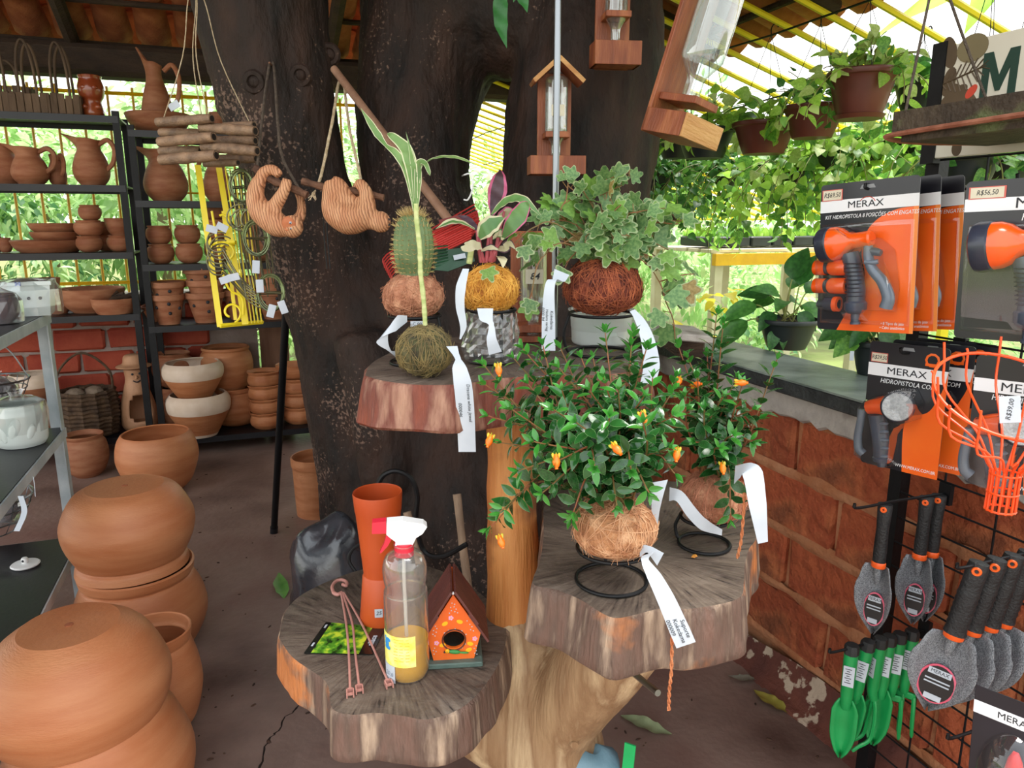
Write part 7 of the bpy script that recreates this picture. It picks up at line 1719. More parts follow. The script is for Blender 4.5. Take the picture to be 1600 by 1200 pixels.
        lever([(.60, .42, z0), (.615, .50, z0*1.1), (.66, .58, z0*1.1), (.76, .66, z0*1.05), (.82, .76, z0), (.80, .83, z0)], [.009*k, .0135*k], 'trigger_lever', GUNL)
        lever([(.62, .46, z0), (.70, .47, z0), (.73, .475, z0)], [.009*k, .007*k], 'valve_knob', GUNG); lever([(.60, .53, z0*1.3), (.66, .535, z0*1.3), (.72, .53, z0*1.2)], [.006*k, .005*k], 'valve_link', GUNL)
        if kind == 'A':
            for v in (.565, .69):
                cn = lath('hose_connector', uv(.015, v, .020), (1, 0, 0), [(.010, 0), (.016, .001), (.017, .003), (.0165, .026), (.013, .028), (.0125, .036), (.0165, .038), (.0175, .041), (.0175, .072), (.016, .075), (.010, .076)], GUNO, wob=rib)
                lath('connector_ring', uv(.125, v, .020), (1, 0, 0), [(.0135, 0), (.0150, .001), (.0150, .010), (.0135, .011)], GUND, cn); lath('connector_end', uv(.31, v, .020), (1, 0, 0), [(.0135, 0), (.0150, .001), (.0145, .006), (.008, .0065)], GUND, cn)
            cn = lath('tap_adapter', uv(.05, .815, .018), (1, 0, 0), [(.006, 0), (.008, .001), (.008, .016), (.012, .018), (.0155, .020), (.0155, .046), (.012, .047)], GUND, wob=rib); lath('adapter_ring', uv(.235, .815, .018), (1, 0, 0), [(.0155, 0), (.017, .001), (.0165, .011), (.010, .012)], GUNO, cn)
        # clear shell
        mb = MB(); pl = [(.03, .27), (.97, .27), (.97, .955), (.03, .955)]
        loops = []
        for ins, zz in ((0, .0006), (.012, .0022), (.03, .0024)):
            loops.append([uv(a, b, zz) for a, b in ((.03+ins, .27+ins), (.97-ins, .27+ins), (.97-ins, .955-ins), (.03+ins, .955-ins))])
        hz_ = [(.06, .36), (.12, .30), (.30, .29), (.45, .36), (.66, .38), (.80, .46), (.86, .70), (.84, .86), (.60, .86), (.56, .93), (.40, .93), (.36, .88), (.06, .86)]
        lowr = [uv(a, b, .0024) for a, b in hz_]; topr = [uv(.46+(a-.46)*.92, .60+(b-.60)*.94, .052*k if b < .5 and a < .5 else .040*k) for a, b in hz_]; n = len(hz_)
        mb.add([v for l in loops for v in l], [(i+4*j, (i+1) % 4+4*j, (i+1) % 4+4*j+4, i+4*j+4) for j in range(2) for i in range(4)])
        mb.add(lowr+topr, [(i, (i+1) % n, n+(i+1) % n, n+i) for i in range(n)] + [tuple(range(n, 2*n))]); mb.obj('blister_shell', BLIS, t, sharp=60)
    elif kind == 'C':
        sw = smooth_poly([(1, .17), (.97, .28), (.90, .40), (.80, .50), (.60, .55), (.54, .60), (.53, .75), (.55, .92), (.56, 1)]); flat('orange_swoosh', sw + [(1, 1)], .0004, CARDO)
        text('writing', 'MERAX', W*.13, INK, card, T(uv(.50, .222, .0009)), sx=1.2); text('writing', 'HIDROPISTOLA COM', W*.085, CARDW, card, T(uv(.52, .305, .0009)), shear=.2, sx=.85); text('writing', 'WWW.MERAX.COM.BR', W*.06, CARDW, card, T(uv(.72, .955, .0013)), sx=.8)
        mb = MB(); mb.ring(W*.075, W*.016, T(uv(.80, .10, .0)) @ S(1, 1, .15), 10, 5); mb.box(W*.16, W*.035, .001, T(uv(.80, .135, .0005))); mb.obj('gear_emblem', CARDO, card)
        z0 = .03
        gun = lath('spray_head', uv(.50, .47, z0-.008), (.38, .16, 1), [(.020, -.006), (.030, .004), (.034, .014), (.034, .026), (.031, .030), (.0, .030)], GUND)
        lath('shower_face', uv(.50, .47, z0-.008) + Vector((.38, .16, 1)).normalized()*.030, (.38, .16, 1), [(0, 0), (.030, 0), (.029, .003), (.0, .006)], SILV, gun)
        lever([(.12, .52, z0*.8), (.26, .49, z0*.85), (.44, .475, z0*.85)], [.016, .024], 'gun_body', GUNO, gun)
        lever([(.24, .56, z0*.8), (.28, .68, z0*.7), (.32, .80, z0*.7), (.34, .90, z0*.7)], [.019, .0175], 'grip', GUNG)
        for i in range(5): mb = MB(); mb.ball(.015, .005, .006, T(uv(.34+.012*i, .62+.065*i, z0*1.05)) @ Rz(.2), 10, 6); mb.obj('grip_pad', GUNL, gun)
        lever([(.06, .54, z0), (.05, .64, z0*1.05), (.03, .76, z0), (.05, .86, z0), (.11, .90, z0*.9)], [.008, .010], 'trigger_lever', GUNL)
        lath('grip_end', uv(.345, .89, z0*.7), (.1, -1, 0), [(.017, 0), (.020, .003), (.018, .012), (.010, .014), (.010, .024), (0, .024)], GUNG, gun)
        hz_ = [(.01, .52), (.10, .44), (.30, .40), (.46, .33), (.66, .33), (.76, .42), (.74, .55), (.56, .60), (.50, .70), (.50, .92), (.46, .97), (.22, .97), (.01, .92)]; n = len(hz_)
        lowr = [uv(a, b, .001) for a, b in hz_]; topr = [uv(.38+(a-.38)*.92, .65+(b-.65)*.94, .064 if b < .5 and a > .4 else .046) for a, b in hz_]
        mb = MB(); mb.add(lowr+topr, [(i, (i+1) % n, n+(i+1) % n, n+i) for i in range(n)] + [tuple(range(n, 2*n))]); mb.obj('blister_shell', BLIS, t, sharp=60)
    if price:
        w_, h_ = (W*.22, H*.075); u, v = (.13, .075) if kind != 'C' else (.14, .125)
        mb = MB(); mb.box(w_, h_, .0008, T(uv(u, v, .0008))); ps_ = mb.obj('price_sticker', mat('sticker_red', '#c9655a') if 'sticker_red' not in MATS else MATS['sticker_red'], t)
        mb = MB(); mb.box(w_*.9, h_*.86, .0004, T(uv(u, v, .0014))); mb.obj('sticker_face', MATS['cream_note'], ps_); text('writing', price, h_*.6, INK, ps_, T(uv(u, v, .0018)), shear=.2, sx=.8)
    return t
hkA = hook(1492, 298, 1352)
pA = hkA(1357); blister('blister pack with an orange and black hose gun and connectors, front of three', pA + UP*.004, .212, .318, .065, 'A', 'R$69,50')
for px, nm, dx in ((1388, 'second of three orange hose gun kit packs, only its edge showing', .0), (1424, 'third of three orange hose gun kit packs, nearest the grid post', .0)):
    blister(nm, hkA(px) + UP*.004, .212, .318, .09, 'A')
hkB = hook(1700, 285, 1590)
pB = PT(1648, 288, 1.2); blister('blister pack with a bigger orange hose gun, cut off at the frame edge', pB, .26, .275, .04, 'B', 'R$56,50', yaw=.06)
hkC = hook(1500, 545, 1408)
pC = hkC(1420); blister('blister pack of a shower head hose gun, front of the lower three', pC + UP*.004, .170, .285, .02, 'C', 'R$29,50')
for px, nm in ((1458, 'blister pack of a shower head hose gun, middle of the lower three'), (1492, 'blister pack of a shower head hose gun, hindmost of the lower three')): blister(nm, hkC(px) + UP*.004, .170, .285, .02, 'C', yaw=.05)
hook(1690, 575, 1550); blister('blister pack of a shower head hose gun behind the orange wire fruit picker', PT(1612, 575, 1.26), .170, .24, .03, 'C', yaw=.05)
# pack cut by the lower edge
p = PT(1590, 1108, 1.16); M = frame(p, Matrix.Rotation(.05, 3, 'Z') @ CX, CN) @ Rz(.05)
t = thing('blister_pack', 'dark blister pack with a red tool at the bottom edge below the wide trowels', 'tool package', M.translation); t.rotation_euler = M.to_euler()
mb = MB(); mb.rbox(.12, .25, .0015, .0006, T(0, -.11, 0)); cdk = mb.obj('card', CARDK, t)
mb = MB(); mb.box(.12, .022, .0006, T(0, -.022, .001)); mb.obj('white_band', CARDW, cdk); text('writing', 'MERAX', .016, INK, cdk, T(0, -.022, .0016))
mb = MB(); mb.ball(.016, .075, .014, T(.008, -.135, .018), 14, 10); mb.obj('red_grip', mat('red_grip', '#c01f1f', '#d02a2a', .3), t); mb = MB(); mb.ball(.010, .05, .009, T(-.022, -.15, .014) @ Rz(-.2), 12, 8); mb.obj('grey_grip', GUND, t)
mb = MB(); mb.lathe([(.050, 0), (.044, .02), (.030, .036), (0, .038)], 20, T(.0, -.13, .001) @ S(1, 1.7, 1)); mb.obj('blister_shell', BLIS, t)
# ------------------------------------------------------------------ orange wire fruit picker
PICK = mat('orange_coated_wire', '#ee4a18', '#f0571f', .35, 10)
ft = thing('fruit_picker', 'orange wire fruit picker basket hanging over the hose gun packs', 'fruit picker', PT(1572, 805, 1.12))
cR = PT(1574, 617, 1.13); kx = 1.13/FPX; XR = Vector((1, 0, 0)); YR = Vector((0, .8, .6)).normalized()
rim = [cR + XR*108*kx*math.cos(2*PI*i/40) + Vector((0, .085, .010))*math.sin(2*PI*i/40) + UP*(.040*math.sin(2*PI*i/40)) for i in range(40)]
mb = MB(); mb.tube(rim, .0026, 7, closed=True); mb.obj('rim', PICK, ft, world=True)
neck = PT(1571, 740, 1.12)
for i in range(14):
    a = 2*PI*i/14; q = rim[int(i*40/14) % 40]; out = (q-cR)
    n0 = neck + Vector((.020*math.cos(a), .020*math.sin(a), 0)); n1 = n0 - UP*.060
    mb = MB(); mb.tube(spline([q + out*.04 + UP*.028*(1 if i % 2 else .2), q, q - UP*.045 - out*.08, n0 + UP*.045 + out*.28, n0 + UP*.012 + out*.05, n0, n1], 4), .0019, 6); mb.obj('wire', PICK, ft, world=True)
for z_ in (0, -.030, -.058): mb = MB(); mb.ring(.0205, .0018, T(neck + UP*z_), 18, 5); mb.obj('neck_ring', PICK, ft, world=True)
M = frame(PT(1578, 640, 1.085), Vector((1, -.25, .12)), Vector((-.2, -1, .1))); mb = MB(); mb.rbox(.028, .040, .0007, .0003, M); o = mb.obj('price_tag', PAPER, ft, world=True); text('writing', 'R$39,00', .0095, INK, o, rootm(ft).inverted() @ M @ Rz(PI/2.3) @ T(0, 0, .0006), shear=.2)
# grey shears handle seen behind the packs
p = PT(1496, 300, 1.62); t = thing('pruning_shears', 'grey and orange pruning shears handles hanging behind the hose gun packs', 'shears', p)
mb = MB(); mb.tube(spline([p + Vector((.012, 0, .012)), p + Vector((.026, 0, -.02)), p + Vector((.018, 0, -.08)), p + Vector((-.005, 0, -.15))], 5), [.009]*16, 8); mb.obj('handle', mat('grey_grip', '#6a6a64', '#7a7a72', .5, 20), t, world=True)
mb = MB(); mb.ring(.012, .005, T(p) @ Rx(PI/2), 16, 6); mb.obj('eye_loop', ORG, t, world=True)

# ------------------------------------------------------------------ sign and hanging shelf
SS = 1.47; wL = PS(1472, 60, SS).dot(E2); zT = PS(1472, 74, SS).z; zB = PS(1480, 246, SS).z; WB = .62
sg = thing('shop_sign', 'cream sign board with palm leaf print and a dark green letter M', 'sign', B(SS, wL-WB/2, zB))
BM = frame(B(SS, wL, zT), -E2, -E1)                                   # x along the board toward the camera, y down? -> z faces the shop
BM = frame(B(SS, wL, (zT+zB)/2), -E2, -E1)
HB = zT-zB
mb = MB(); mb.rbox(WB, HB, .012, .002, BM @ T(WB/2, 0, -.006)); bd = mb.obj('board', mat('cream_board', '#d8d2c2', '#ccc5b4', .6, 3), sg, world=True)
mb = MB(); mb.box(.035, HB+.02, .02, BM @ T(-.0, 0, -.006)); mb.obj('side_frame', BLACKM, sg, world=True)
inv = rootm(sg).inverted()
up_sg = 1 if (BM.to_3x3() @ Vector((0, 1, 0))).z > 0 else -1
def onb(px, py): p_ = PS(px, py, SS); q_ = BM.inverted() @ p_; return q_.x, q_.y
mx_, my_ = onb(1568, 112)
xl, yt_ = onb(1539, 84); xr, _y = onb(1594, 84); _x, yb2 = onb(1545, 152); hM = yb2-yt_; wM = xr-xl; f_ = .26
mpoly = [(0, 0), (0, 1), (f_, 1), (.5, .45), (1-f_, 1), (1, 1), (1, 0), (1-f_*.8, 0), (1-f_*.8, .62), (.56, .12), (.44, .12), (f_*.8, .62), (f_*.8, 0)]
mb = MB(); mb.prism([(xl+wM*x, yb2-hM*y) for x, y in mpoly][::(1 if hM < 0 else -1)], .0, .0018, BM); mb.obj('letter', mat('dark_green_print', '#17382c'), sg, world=True)
PB1 = mat('brown_leaf_print', '#4a3a28', '#5c4a34', .6, 9); PB2 = mat('olive_print', '#6e6244', '#7a6e50', .6, 6)
mb = MB()
for cx_, cy_, rx, ry, a in ((1484, 82, .018, .034, .3), (1498, 148, .05, .018, -.5), (1483, 128, .016, .030, -.2), (1490, 150, .035, .014, .5), (1495, 232, .012, .016, .1)):
    mb = MB(); x_, y_ = onb(cx_, cy_); oval(mb, rx, ry, BM @ T(x_, y_, .0004) @ Rz(a), .0006); mb.obj('leaf_print', PB1, bd, world=True)
x_, y_ = onb(1520, 75); mb = MB(); oval(mb, .036, .028, BM @ T(x_, y_, .0004), .0008); mb.obj('leaf_print', PB2, bd, world=True)
x_, y_ = onb(1500, 118); mb = MB()
for k in range(17):
    f = k/16; mb.tube([BM @ Vector((x_-.04+.09*f, y_-.012+.02*f, .0012)), BM @ Vector((x_-.03+.10*f, y_-.012+.02*f+(.030 if k % 2 else -.030)*math.sin(.4+f*2.5), .0012))], .0016, 4)
mb.tube([BM @ Vector((x_-.05, y_-.014, .0012)), BM @ Vector((x_+.06, y_+.010, .0012))], .0018, 4); mb.obj('palm_print', PB1, bd, world=True)
x_, y_ = onb(1518, 143); mb = MB(); oval(mb, .016, .009, BM @ T(x_, y_, .0006) @ Rz(.8), .0008); mb.obj('flower_print', mat('red_print', '#c8442e'), bd, world=True)
SW = mat('weathered_dark_wood', '#33291f', '#4d4133', .8, 8, .6, 40, c3='#3c3126', stretch=(3, 3, 3))
add_flecks(SW, '#5a6a3c', 12, .28, .36, .6)
wA = PS(1398, 190, 1.22).dot(E2); zS = PS(1398, 176, 1.22).z
sh = thing('hanging_shelf', 'old dark wooden shelf tray hung by ropes before the cream sign', 'shelf', B(1.34, wA-.4, zS-.05))
gb2 = lambda sx, sy, sz, s, w, z, nm, m=SW: gb(sx, sy, sz, s, w, z, nm, m, sh)
gb2(.23, .80, .014, 1.335, wA-.42, zS-.050, 'bottom_board'); gb2(.014, .84, .045, 1.222, wA-.42, zS-.022, 'front_rail'); gb2(.014, .84, .045, 1.448, wA-.42, zS-.022, 'back_rail'); gb2(.23, .014, .045, 1.335, wA-.007, zS-.022, 'end_rail')
RUST = mat('rusty_rod', '#7a4632', '#96604a', .7, 30, .3, 90)
mb = MB(); mb.tube(spline([B(1.44, wA-.02, zS-.052), B(1.30, wA+.012, zS-.052), B(1.212, wA+.004, zS-.048), B(1.205, wA-.05, zS-.042), B(1.205, wA-.45, zS-.036), B(1.205, wA-.83, zS-.032)], 5), .005, 7); mb.obj('iron_rod', RUST, sh, world=True)
tp = PS(1464, -60, 1.36)
for s_, w_ in ((1.222, wA-.02), (1.45, wA-.03), (1.222, wA-.78), (1.45, wA-.78)):
    tp2 = tp if w_ > wA-.2 else B(1.36, wA-.6, tp.z); mb = MB(); mb.tube(spline([B(s_, w_, zS-.01), B(s_, w_, zS-.01).lerp(tp2, .5)+Vector((0, 0, -.004)), tp2], 5), .0028, 6); mb.obj('rope', GREYROPE, sh, world=True)
# ------------------------------------------------------------------ hanging pots and garden
VG1 = leafm('vine_green', '#4a7f33', '#7aac4a', .4, .45, .25, 8); VG2 = leafm('vine_lime', '#8fc246', '#b5dc62', .45, .5, .15, 8); VG3 = leafm('vine_dark', '#2f5f2a', '#4a7f38', .38, .4, .25, 8); VG4 = leafm('pale_leaf', '#a8c46a', '#c8d890', .45, .5, .12, 8); VGY = leafm('yellow_leaf', '#d8c83a', '#e8dc5a', .45, .5, .1, 8)
def heart(name, m): return leaf_mesh(name, .78, [m], .14, .25, None, 6, .62)
H1, H2, H3, H4, H5 = heart('leaf', VG1), heart('leaf', VG2), heart('leaf', VG3), heart('leaf', VG4), heart('leaf', VGY)
N1, N2, N3 = leaf_mesh('leaf', .34, [VG1], .15, .25), leaf_mesh('leaf', .34, [VG2], .15, .3), leaf_mesh('leaf', .36, [VG3], .15, .25)
VSTEM = mat('vine_stem', '#8a9a4a', '#6a5a34', .6, 20)
BROWNP = mat('brown_plastic_pot', '#5a2c24', '#6b372c', .4, 6, spec=.4); BLACKP = mat('black_plastic_pot', '#1c2224', '#262d30', .4, 8, spec=.45); SOIL = mat('potting_soil', '#3a2c20', '#55442f', .95, 40, .9, 80)
rngv = random.Random(31)
def trail(items, sm, p0, d, L, n, size, mix, droop=1.0):
    P = [Vector(p0)]; d = Vector(d).normalized(); st = L/9
    for k in range(9): d = (d + Vector((rngv.gauss(0, .12), rngv.gauss(0, .12), -.22*droop))).normalized(); P.append(P[-1] + d*st)
    sm.tube(P, .0022, 4)
    for k in range(n):
        f = (k+.5)/n*9; i = min(int(f), 8); p = P[i].lerp(P[i+1], f-i); t_ = (P[i+1]-P[i]).normalized()
        off = Vector((rngv.gauss(0, 1), rngv.gauss(0, 1), rngv.gauss(0, .5)+.3)).normalized()
        items.append((rngv.choice(mix), leaf_M(p + off*.012, t_*.4 + off*.8 - UP*.35, (EYE-p).normalized()*.6 + UP*.5 + Vector((rngv.gauss(0, .5), rngv.gauss(0, .5), rngv.gauss(0, .4))), size*rngv.uniform(.7, 1.25))))
def hanging_pot(px, y0, y1, t_, wpx, m, label, mix, n_up, n_trail, L, size, shape='bowl', limit=120, group=None, wires=True, pz=None, saucer=False):
    c = PT(px, y1, t_); q = t_/FPX; r = wpx*q/2; h = abs(PY(px, y0, c.y).z - c.z)
    t = thing('hanging_pot', label, 'hanging plant', c)
    k = [(.62, 0), (.74, .3), (.88, .75), (.94, .86), (1.0, .88), (1.02, .98), (1.0, 1)]
    mb = MB(); mb.lathe(vessel(curve2([(a*r, b*h) for a, b in k], 3), .005), 30); mb.obj('pot_body', m, t)
    mb = MB(); mb.lathe([(0, h*.86), (r*.92, h*.86), (0, h*.90)], 20); mb.obj('soil', SOIL, t)
    if saucer: mb = MB(); mb.lathe([(0, -.012), (r*.66, -.012), (r*.74, .004), (r*.70, .006), (0, -.004)], 24); mb.obj('saucer', m, t)
    if wires:
        s_ = c.dot(E1); top = Vector((c.x, c.y, max(zp(s_)-.02, c.z+h+.12)))
        for a in (.3, 2.4, 4.5):
            mb = MB(); mb.tube([(r*math.cos(a), r*math.sin(a), h), tuple(top - c)], .0016, 4); mb.obj('hanger_wire', BLACKM, t)
        mb = MB(); mb.tube(spline([tuple(top-c), tuple(top-c+UP*.03), tuple(top-c+UP*.05+Vector((.02, 0, 0))), tuple(top-c+UP*.03+Vector((.03, 0, 0)))], 3), .003, 5); mb.obj('hanger_hook', BLACKM, t)
    items = []; sm = MB(); z = c.z + h*.9
    for k in range(n_up):
        a = rngv.uniform(0, 2*PI); p0 = Vector((c.x+r*.5*math.cos(a)*rngv.random(), c.y+r*.5*math.sin(a)*rngv.random(), z)); trail(items, sm, p0, (math.cos(a)*.6, math.sin(a)*.6, 1.1), r*rngv.uniform(.9, 1.7), 5, size, mix, .75)
    for k in range(n_trail):
        a = 2*PI*k/max(1, n_trail)+rngv.uniform(-.3, .3); p0 = Vector((c.x+r*.8*math.cos(a), c.y+r*.8*math.sin(a), z)); trail(items, sm, p0, (math.cos(a), math.sin(a), .55), L*rngv.uniform(.6, 1.2), int(4+L*22), size, mix, 1.25)
    sm.obj('stems', VSTEM, t, world=True); put_leaves(t, items, limit)
    return t
hanging_pot(1342, 112, 182, 2.95, 104, BROWNP, 'brown hanging pot with pale trailing vines, biggest of three brown pots', [H1, H4, H4, H2, N2], 26, 9, .34, .055, saucer=True)
hanging_pot(1268, 166, 216, 3.25, 94, BROWNP, 'brown hanging pot with thin upright stems, middle of three brown pots', [H1, N1, H3, N1], 12, 4, .22, .055)
hanging_pot(1192, 192, 241, 3.5, 98, BROWNP, 'brown hanging pot with heart shaped lime leaves beside the black pots', [H2, H2, H1], 8, 3, .24, .078)
hanging_pot(1100, 202, 248, 3.7, 92, BLACKP, 'black hanging pot just below the tilted bottle feeder', [H2, H4, N2], 20, 3, .2, .06)
hanging_pot(1055, 222, 248, 4.1, 60, BLACKP, 'black hanging pot partly behind the trunk', [H1, H3], 6, 3, .25, .055)
hanging_pot(1432, 130, 172, 3.1, 74, BLACKP, 'black hanging pot with dark leaves behind the hanging shelf', [H3, H3, H1], 14, 4, .25, .07)
hanging_pot(1235, 232, 262, 4.4, 60, BLACKP, 'small black hanging pot half hidden in the vines', [H1, H2, H3], 8, 6, .4, .06)
hanging_pot(1510, 245, 290, 2.6, 90, BLACKP, 'black hanging pot with stringy vines below the sign', [H1, H3, N1], 8, 10, .35, .05)
hanging_pot(1572, 240, 280, 2.7, 80, BLACKP, 'black hanging pot with spotted leaves at the frame edge below the sign', [H3, H1], 8, 9, .35, .055)
# curtain of ivy and vine baskets further out
k = 0
for px, y, t_, nm, mix in ((1025, 285, 4.6, 'by the trunk', [N1, N3, H3]), (1075, 262, 4.9, 'below the black pots', [H1, H3, N1]), (1130, 275, 4.5, 'with small dense leaves', [H3, H1, N3]), (1190, 280, 4.4, 'under the lime leaved pot', [H1, H2, H3]), (1245, 270, 4.0, 'between the brown pots', [H2, H1, H2]), (1300, 250, 3.7, 'under the largest brown pot', [H1, H2, H4]),
                         (1360, 235, 3.8, 'next to the black shelf', [H1, H3, H2]), (1420, 240, 3.6, 'behind the grid post', [H1, H2]), (1060, 330, 5.4, 'lowest by the trunk', [N1, H1, N2]), (1340, 300, 4.9, 'behind the hose gun packs', [H1, H2, H3]), (1480, 330, 3.4, 'seen through the wire grid', [H1, H2, H3])):
    hanging_pot(px, y-16, y+16, t_, 52, BLACKP, f'dense vine basket {nm}, in the hanging green curtain', mix, 20, 16, .62, .060 if t_ < 5 else .07, limit=90, pz=None)
# ledge pots
def ledge_pot(px, py, wpx, hpx, label, leaves, mix):
    p = PZ(px, py, LEDGE); p.z += .002; q = px2m(1, p); r = wpx*q/2; h = hpx*q
    t = thing('ledge_pot', label, 'potted plant', p)
    k = [(.60, 0), (.72, .3), (.86, .75), (.92, .86), (1.0, .87), (1.0, .99), (.98, 1)]
    mb = MB(); mb.lathe(vessel(curve2([(a*r, b*h) for a, b in k], 3), .004), 32); mb.obj('pot_body', BLACKP, t)
    mb = MB(); mb.lathe([(0, h*.86), (r*.90, h*.86), (0, h*.9)], 20); mb.obj('soil', SOIL, t)
    sm = MB(); items = []
    for (x, y, dy, L, roll) in leaves:
        e = PY(x, y, p.y+dy); b = p + Vector((R(-.3, .3)*r, R(-.3, .3)*r, h*.88)); d = e-b; st = b.lerp(e, .45)+Vector((0, 0, .03)); P = spline([b, st, b.lerp(e, .62)+Vector((0, 0, .03))], 4); sm.tube(P, .0028, 5)
        items.append((rngv.choice(mix), leaf_M(P[-1], (e-P[-1]).normalized()*1.0 + Vector((0, 0, -.1)), (EYE-e).normalized()*.7+UP*.6+Vector((roll, 0, 0)), L)))
    sm.obj('stems', VSTEM, t, world=True); put_leaves(t, items, 100)
    return t
BIG = leafm('broad_leaf', '#3a7030', '#5a9444', .35, .35, .2, 8); BL = leaf_mesh('leaf', .50, [BIG], .2, .35, None, 8, .75); BL2 = leaf_mesh('leaf', .62, [leafm('broad_leaf_dark', '#2c5a2c', '#427a3a', .35, .3, .2, 8)], .2, .3, None, 8, .7)
ledge_pot(1228, 544, 95, 46, 'black pot of broad leaved plant standing on the ledge', [(1135, 520, -.05, .17, 0), (1160, 480, -.02, .15, .2), (1180, 455, .03, .12, .2), (1210, 455, -.03, .13, 0), (1245, 415, .02, .15, -.2), (1255, 430, .03, .14, -.3), (1270, 450, 0, .13, -.3), (1240, 440, .06, .13, 0), (1205, 545, -.09, .08, .3), (1222, 540, -.10, .08, -.2), (1195, 500, -.06, .10, 0), (1265, 480, -.02, .12, -.3), (1225, 470, -.04, .12, 0), (1190, 470, .05, .12, .2), (1262, 500, -.05, .1, -.3), (1240, 470, .05, .12, 0)], [BL, BL2])
ledge_pot(1362, 585, 70, 52, 'black pot with a white label on the ledge behind the lower packs', [(1290, 520, -.02, .09, 0), (1310, 545, -.04, .09, .2), (1330, 515, .02, .09, 0), (1400, 515, .02, .1, 0), (1340, 525, -.05, .08, 0), (1385, 520, -.02, .09, -.2), (1300, 535, .04, .08, .2), (1420, 530, .0, .09, -.3), (1360, 515, 0, .08, 0)], [H1, H3, BL2])
p = PZ(1330, 585, LEDGE); pp_ = PY(1331, 556, p.y-.07); M = frame(pp_, Vector((1, -.35, 0)), Vector((-.35, -1, .25))); mb = MB(); mb.box(.012, .030, .0006, M); tag(mb.obj('plant_label', PAPER, world=True, loc=pp_), 'white label stuck to the black pot behind the lower packs', 'label')
# boards lying on the ledge by the tree and twigs
mb = MB(); mb.rbox(.26, .14, .025, .004, frame(PZ(1068, 520, LEDGE+.10), E2*.9+E1*.3, UP+E1*.1)); tag(mb.obj('grey_board', PLASTER, world=True, loc=PZ(1068, 520, LEDGE+.1)), 'pale grey board lying at the tree end of the ledge', 'board')
mb = MB(); mb.rbox(.22, .10, .08, .006, frame(PZ(1068, 535, LEDGE+.045), E2*.9+E1*.3, UP)); tag(mb.obj('wooden_block', DWOOD, world=True, loc=PZ(1068, 535, LEDGE+.04)), 'dark wooden block under the grey board on the ledge', 'block')

# leaves on the floor, green sack
def floor_leaf(pts, w, m, label):
    P = [PZ(x, y, .006+.008*math.sin(i*1.4)) for i, (x, y) in enumerate(pts)]; t = thing('fallen_leaf', label, 'leaf', P[0]); leaf_path('blade', P, [w*.1, w, w*.9, 0][:4], (0, 0, 1), m, m, t, .6, .25); 
    mb = MB(); mb.tube([P[-1], P[-1]+(P[-1]-P[-2]).normalized()*.03], .0015, 4); mb.obj('stalk', VSTEM, t, world=True)
floor_leaf([(970, 1118), (998, 1128), (1025, 1140), (1052, 1148)], .028, leafm('dull_green_leaf', '#7a8a66', '#93a07a', .5, .1), 'dull green fallen leaf on the floor below the middle slab')
floor_leaf([(1178, 1078), (1198, 1092), (1218, 1104), (1236, 1116)], .026, leafm('olive_leaf', '#8a8434', '#a39a44', .5, .1), 'curled yellow green fallen leaf on the floor by the wall')
floor_leaf([(1138, 1056), (1155, 1060), (1170, 1060), (1186, 1062)], .018, leafm('grey_leaf', '#77776a', '#8d8c7c', .6, .1), 'grey dry fallen leaf under the slab shadow by the wall')
floor_leaf([(436, 895), (438, 912), (442, 925), (444, 936)], .03, leafm('fresh_leaf', '#4f8a3a', '#6aa04c', .5, .2), 'narrow green leaf on the floor beside the black plastic bag')
p = PZ(905, 1215, 0); p = Vector((p.x, 1.42, 0)); p.x = PY(890, 1200, 1.42).x + .03
t = thing('folded_sack', 'folded blue and green sack standing at the foot of the log stand', 'sack', p)
SKB = mat('blue_grey_sack', '#5a7a8a', '#6c8c9a', .5, 9, .3, 30); SKG = mat('bright_green_sack', '#13a356', '#1cb865', .45, 9, .2, 30)
zt = PY(890, 1168, 1.42).z
mb = MB(); mb.lathe([(.0, 0), (.085, 0), (.095, zt*.5), (.085, zt*.92), (.04, zt), (.02, zt*.97)], 20, S(1, .55, 1)); mb.v = [(x*(1+.1*mnoise.noise(Vector((x*20, y*20, z*20)))), y, z*(1+.06*mnoise.noise(Vector((x*18, y*18, 2))))) for x, y, z in mb.v]; mb.obj('sack_body', SKB, t, sharp=0)
mb = MB(); mb.strip([Vector((.088, -.02, .02)), Vector((.085, -.03, zt*.5)), Vector((.100, -.02, zt*1.06))], Vector((.022, -.012, 0)), .004); mb.obj('green_edge', SKG, t)

# benches with seedlings
def bench(s0, s1, w0, w1, z, label):
    t = thing('garden_bench', label, 'bench', B((s0+s1)/2, (w0+w1)/2, 0)); PALE = MATS['pale_bench'] if 'pale_bench' in MATS else mat('pale_bench', '#cfc8b0', '#bdb498', .7, 6)
    for s_ in (s0, (s0+s1)/2, s1):
        for w_ in (w0, w1):
            mb = MB(); mb.box(.07, .07, z+.02, T(B(s_, w_, (z-.04)/2)) @ rot1); mb.obj('leg', PALE, t, world=True)
    for k in range(5):
        mb = MB(); mb.rbox(s1-s0+.1, (w1-w0)/5*.8, .03, .004, T(B((s0+s1)/2, w0+(w1-w0)*(k+.5)/5, z+.005)) @ rot1); mb.obj('plank', PALE, t, world=True)
    mb = MB(); mb.box(s1-s0+.1, .05, .09, T(B((s0+s1)/2, w0-.03, z-.06)) @ rot1); mb.obj('yellow_apron', YELLOW, t, world=True)
    return t
bench(3.55, 5.0, 5.0, 5.9, 1.31, 'pale slatted garden bench with a yellow apron carrying seedling trays')
kk = 0
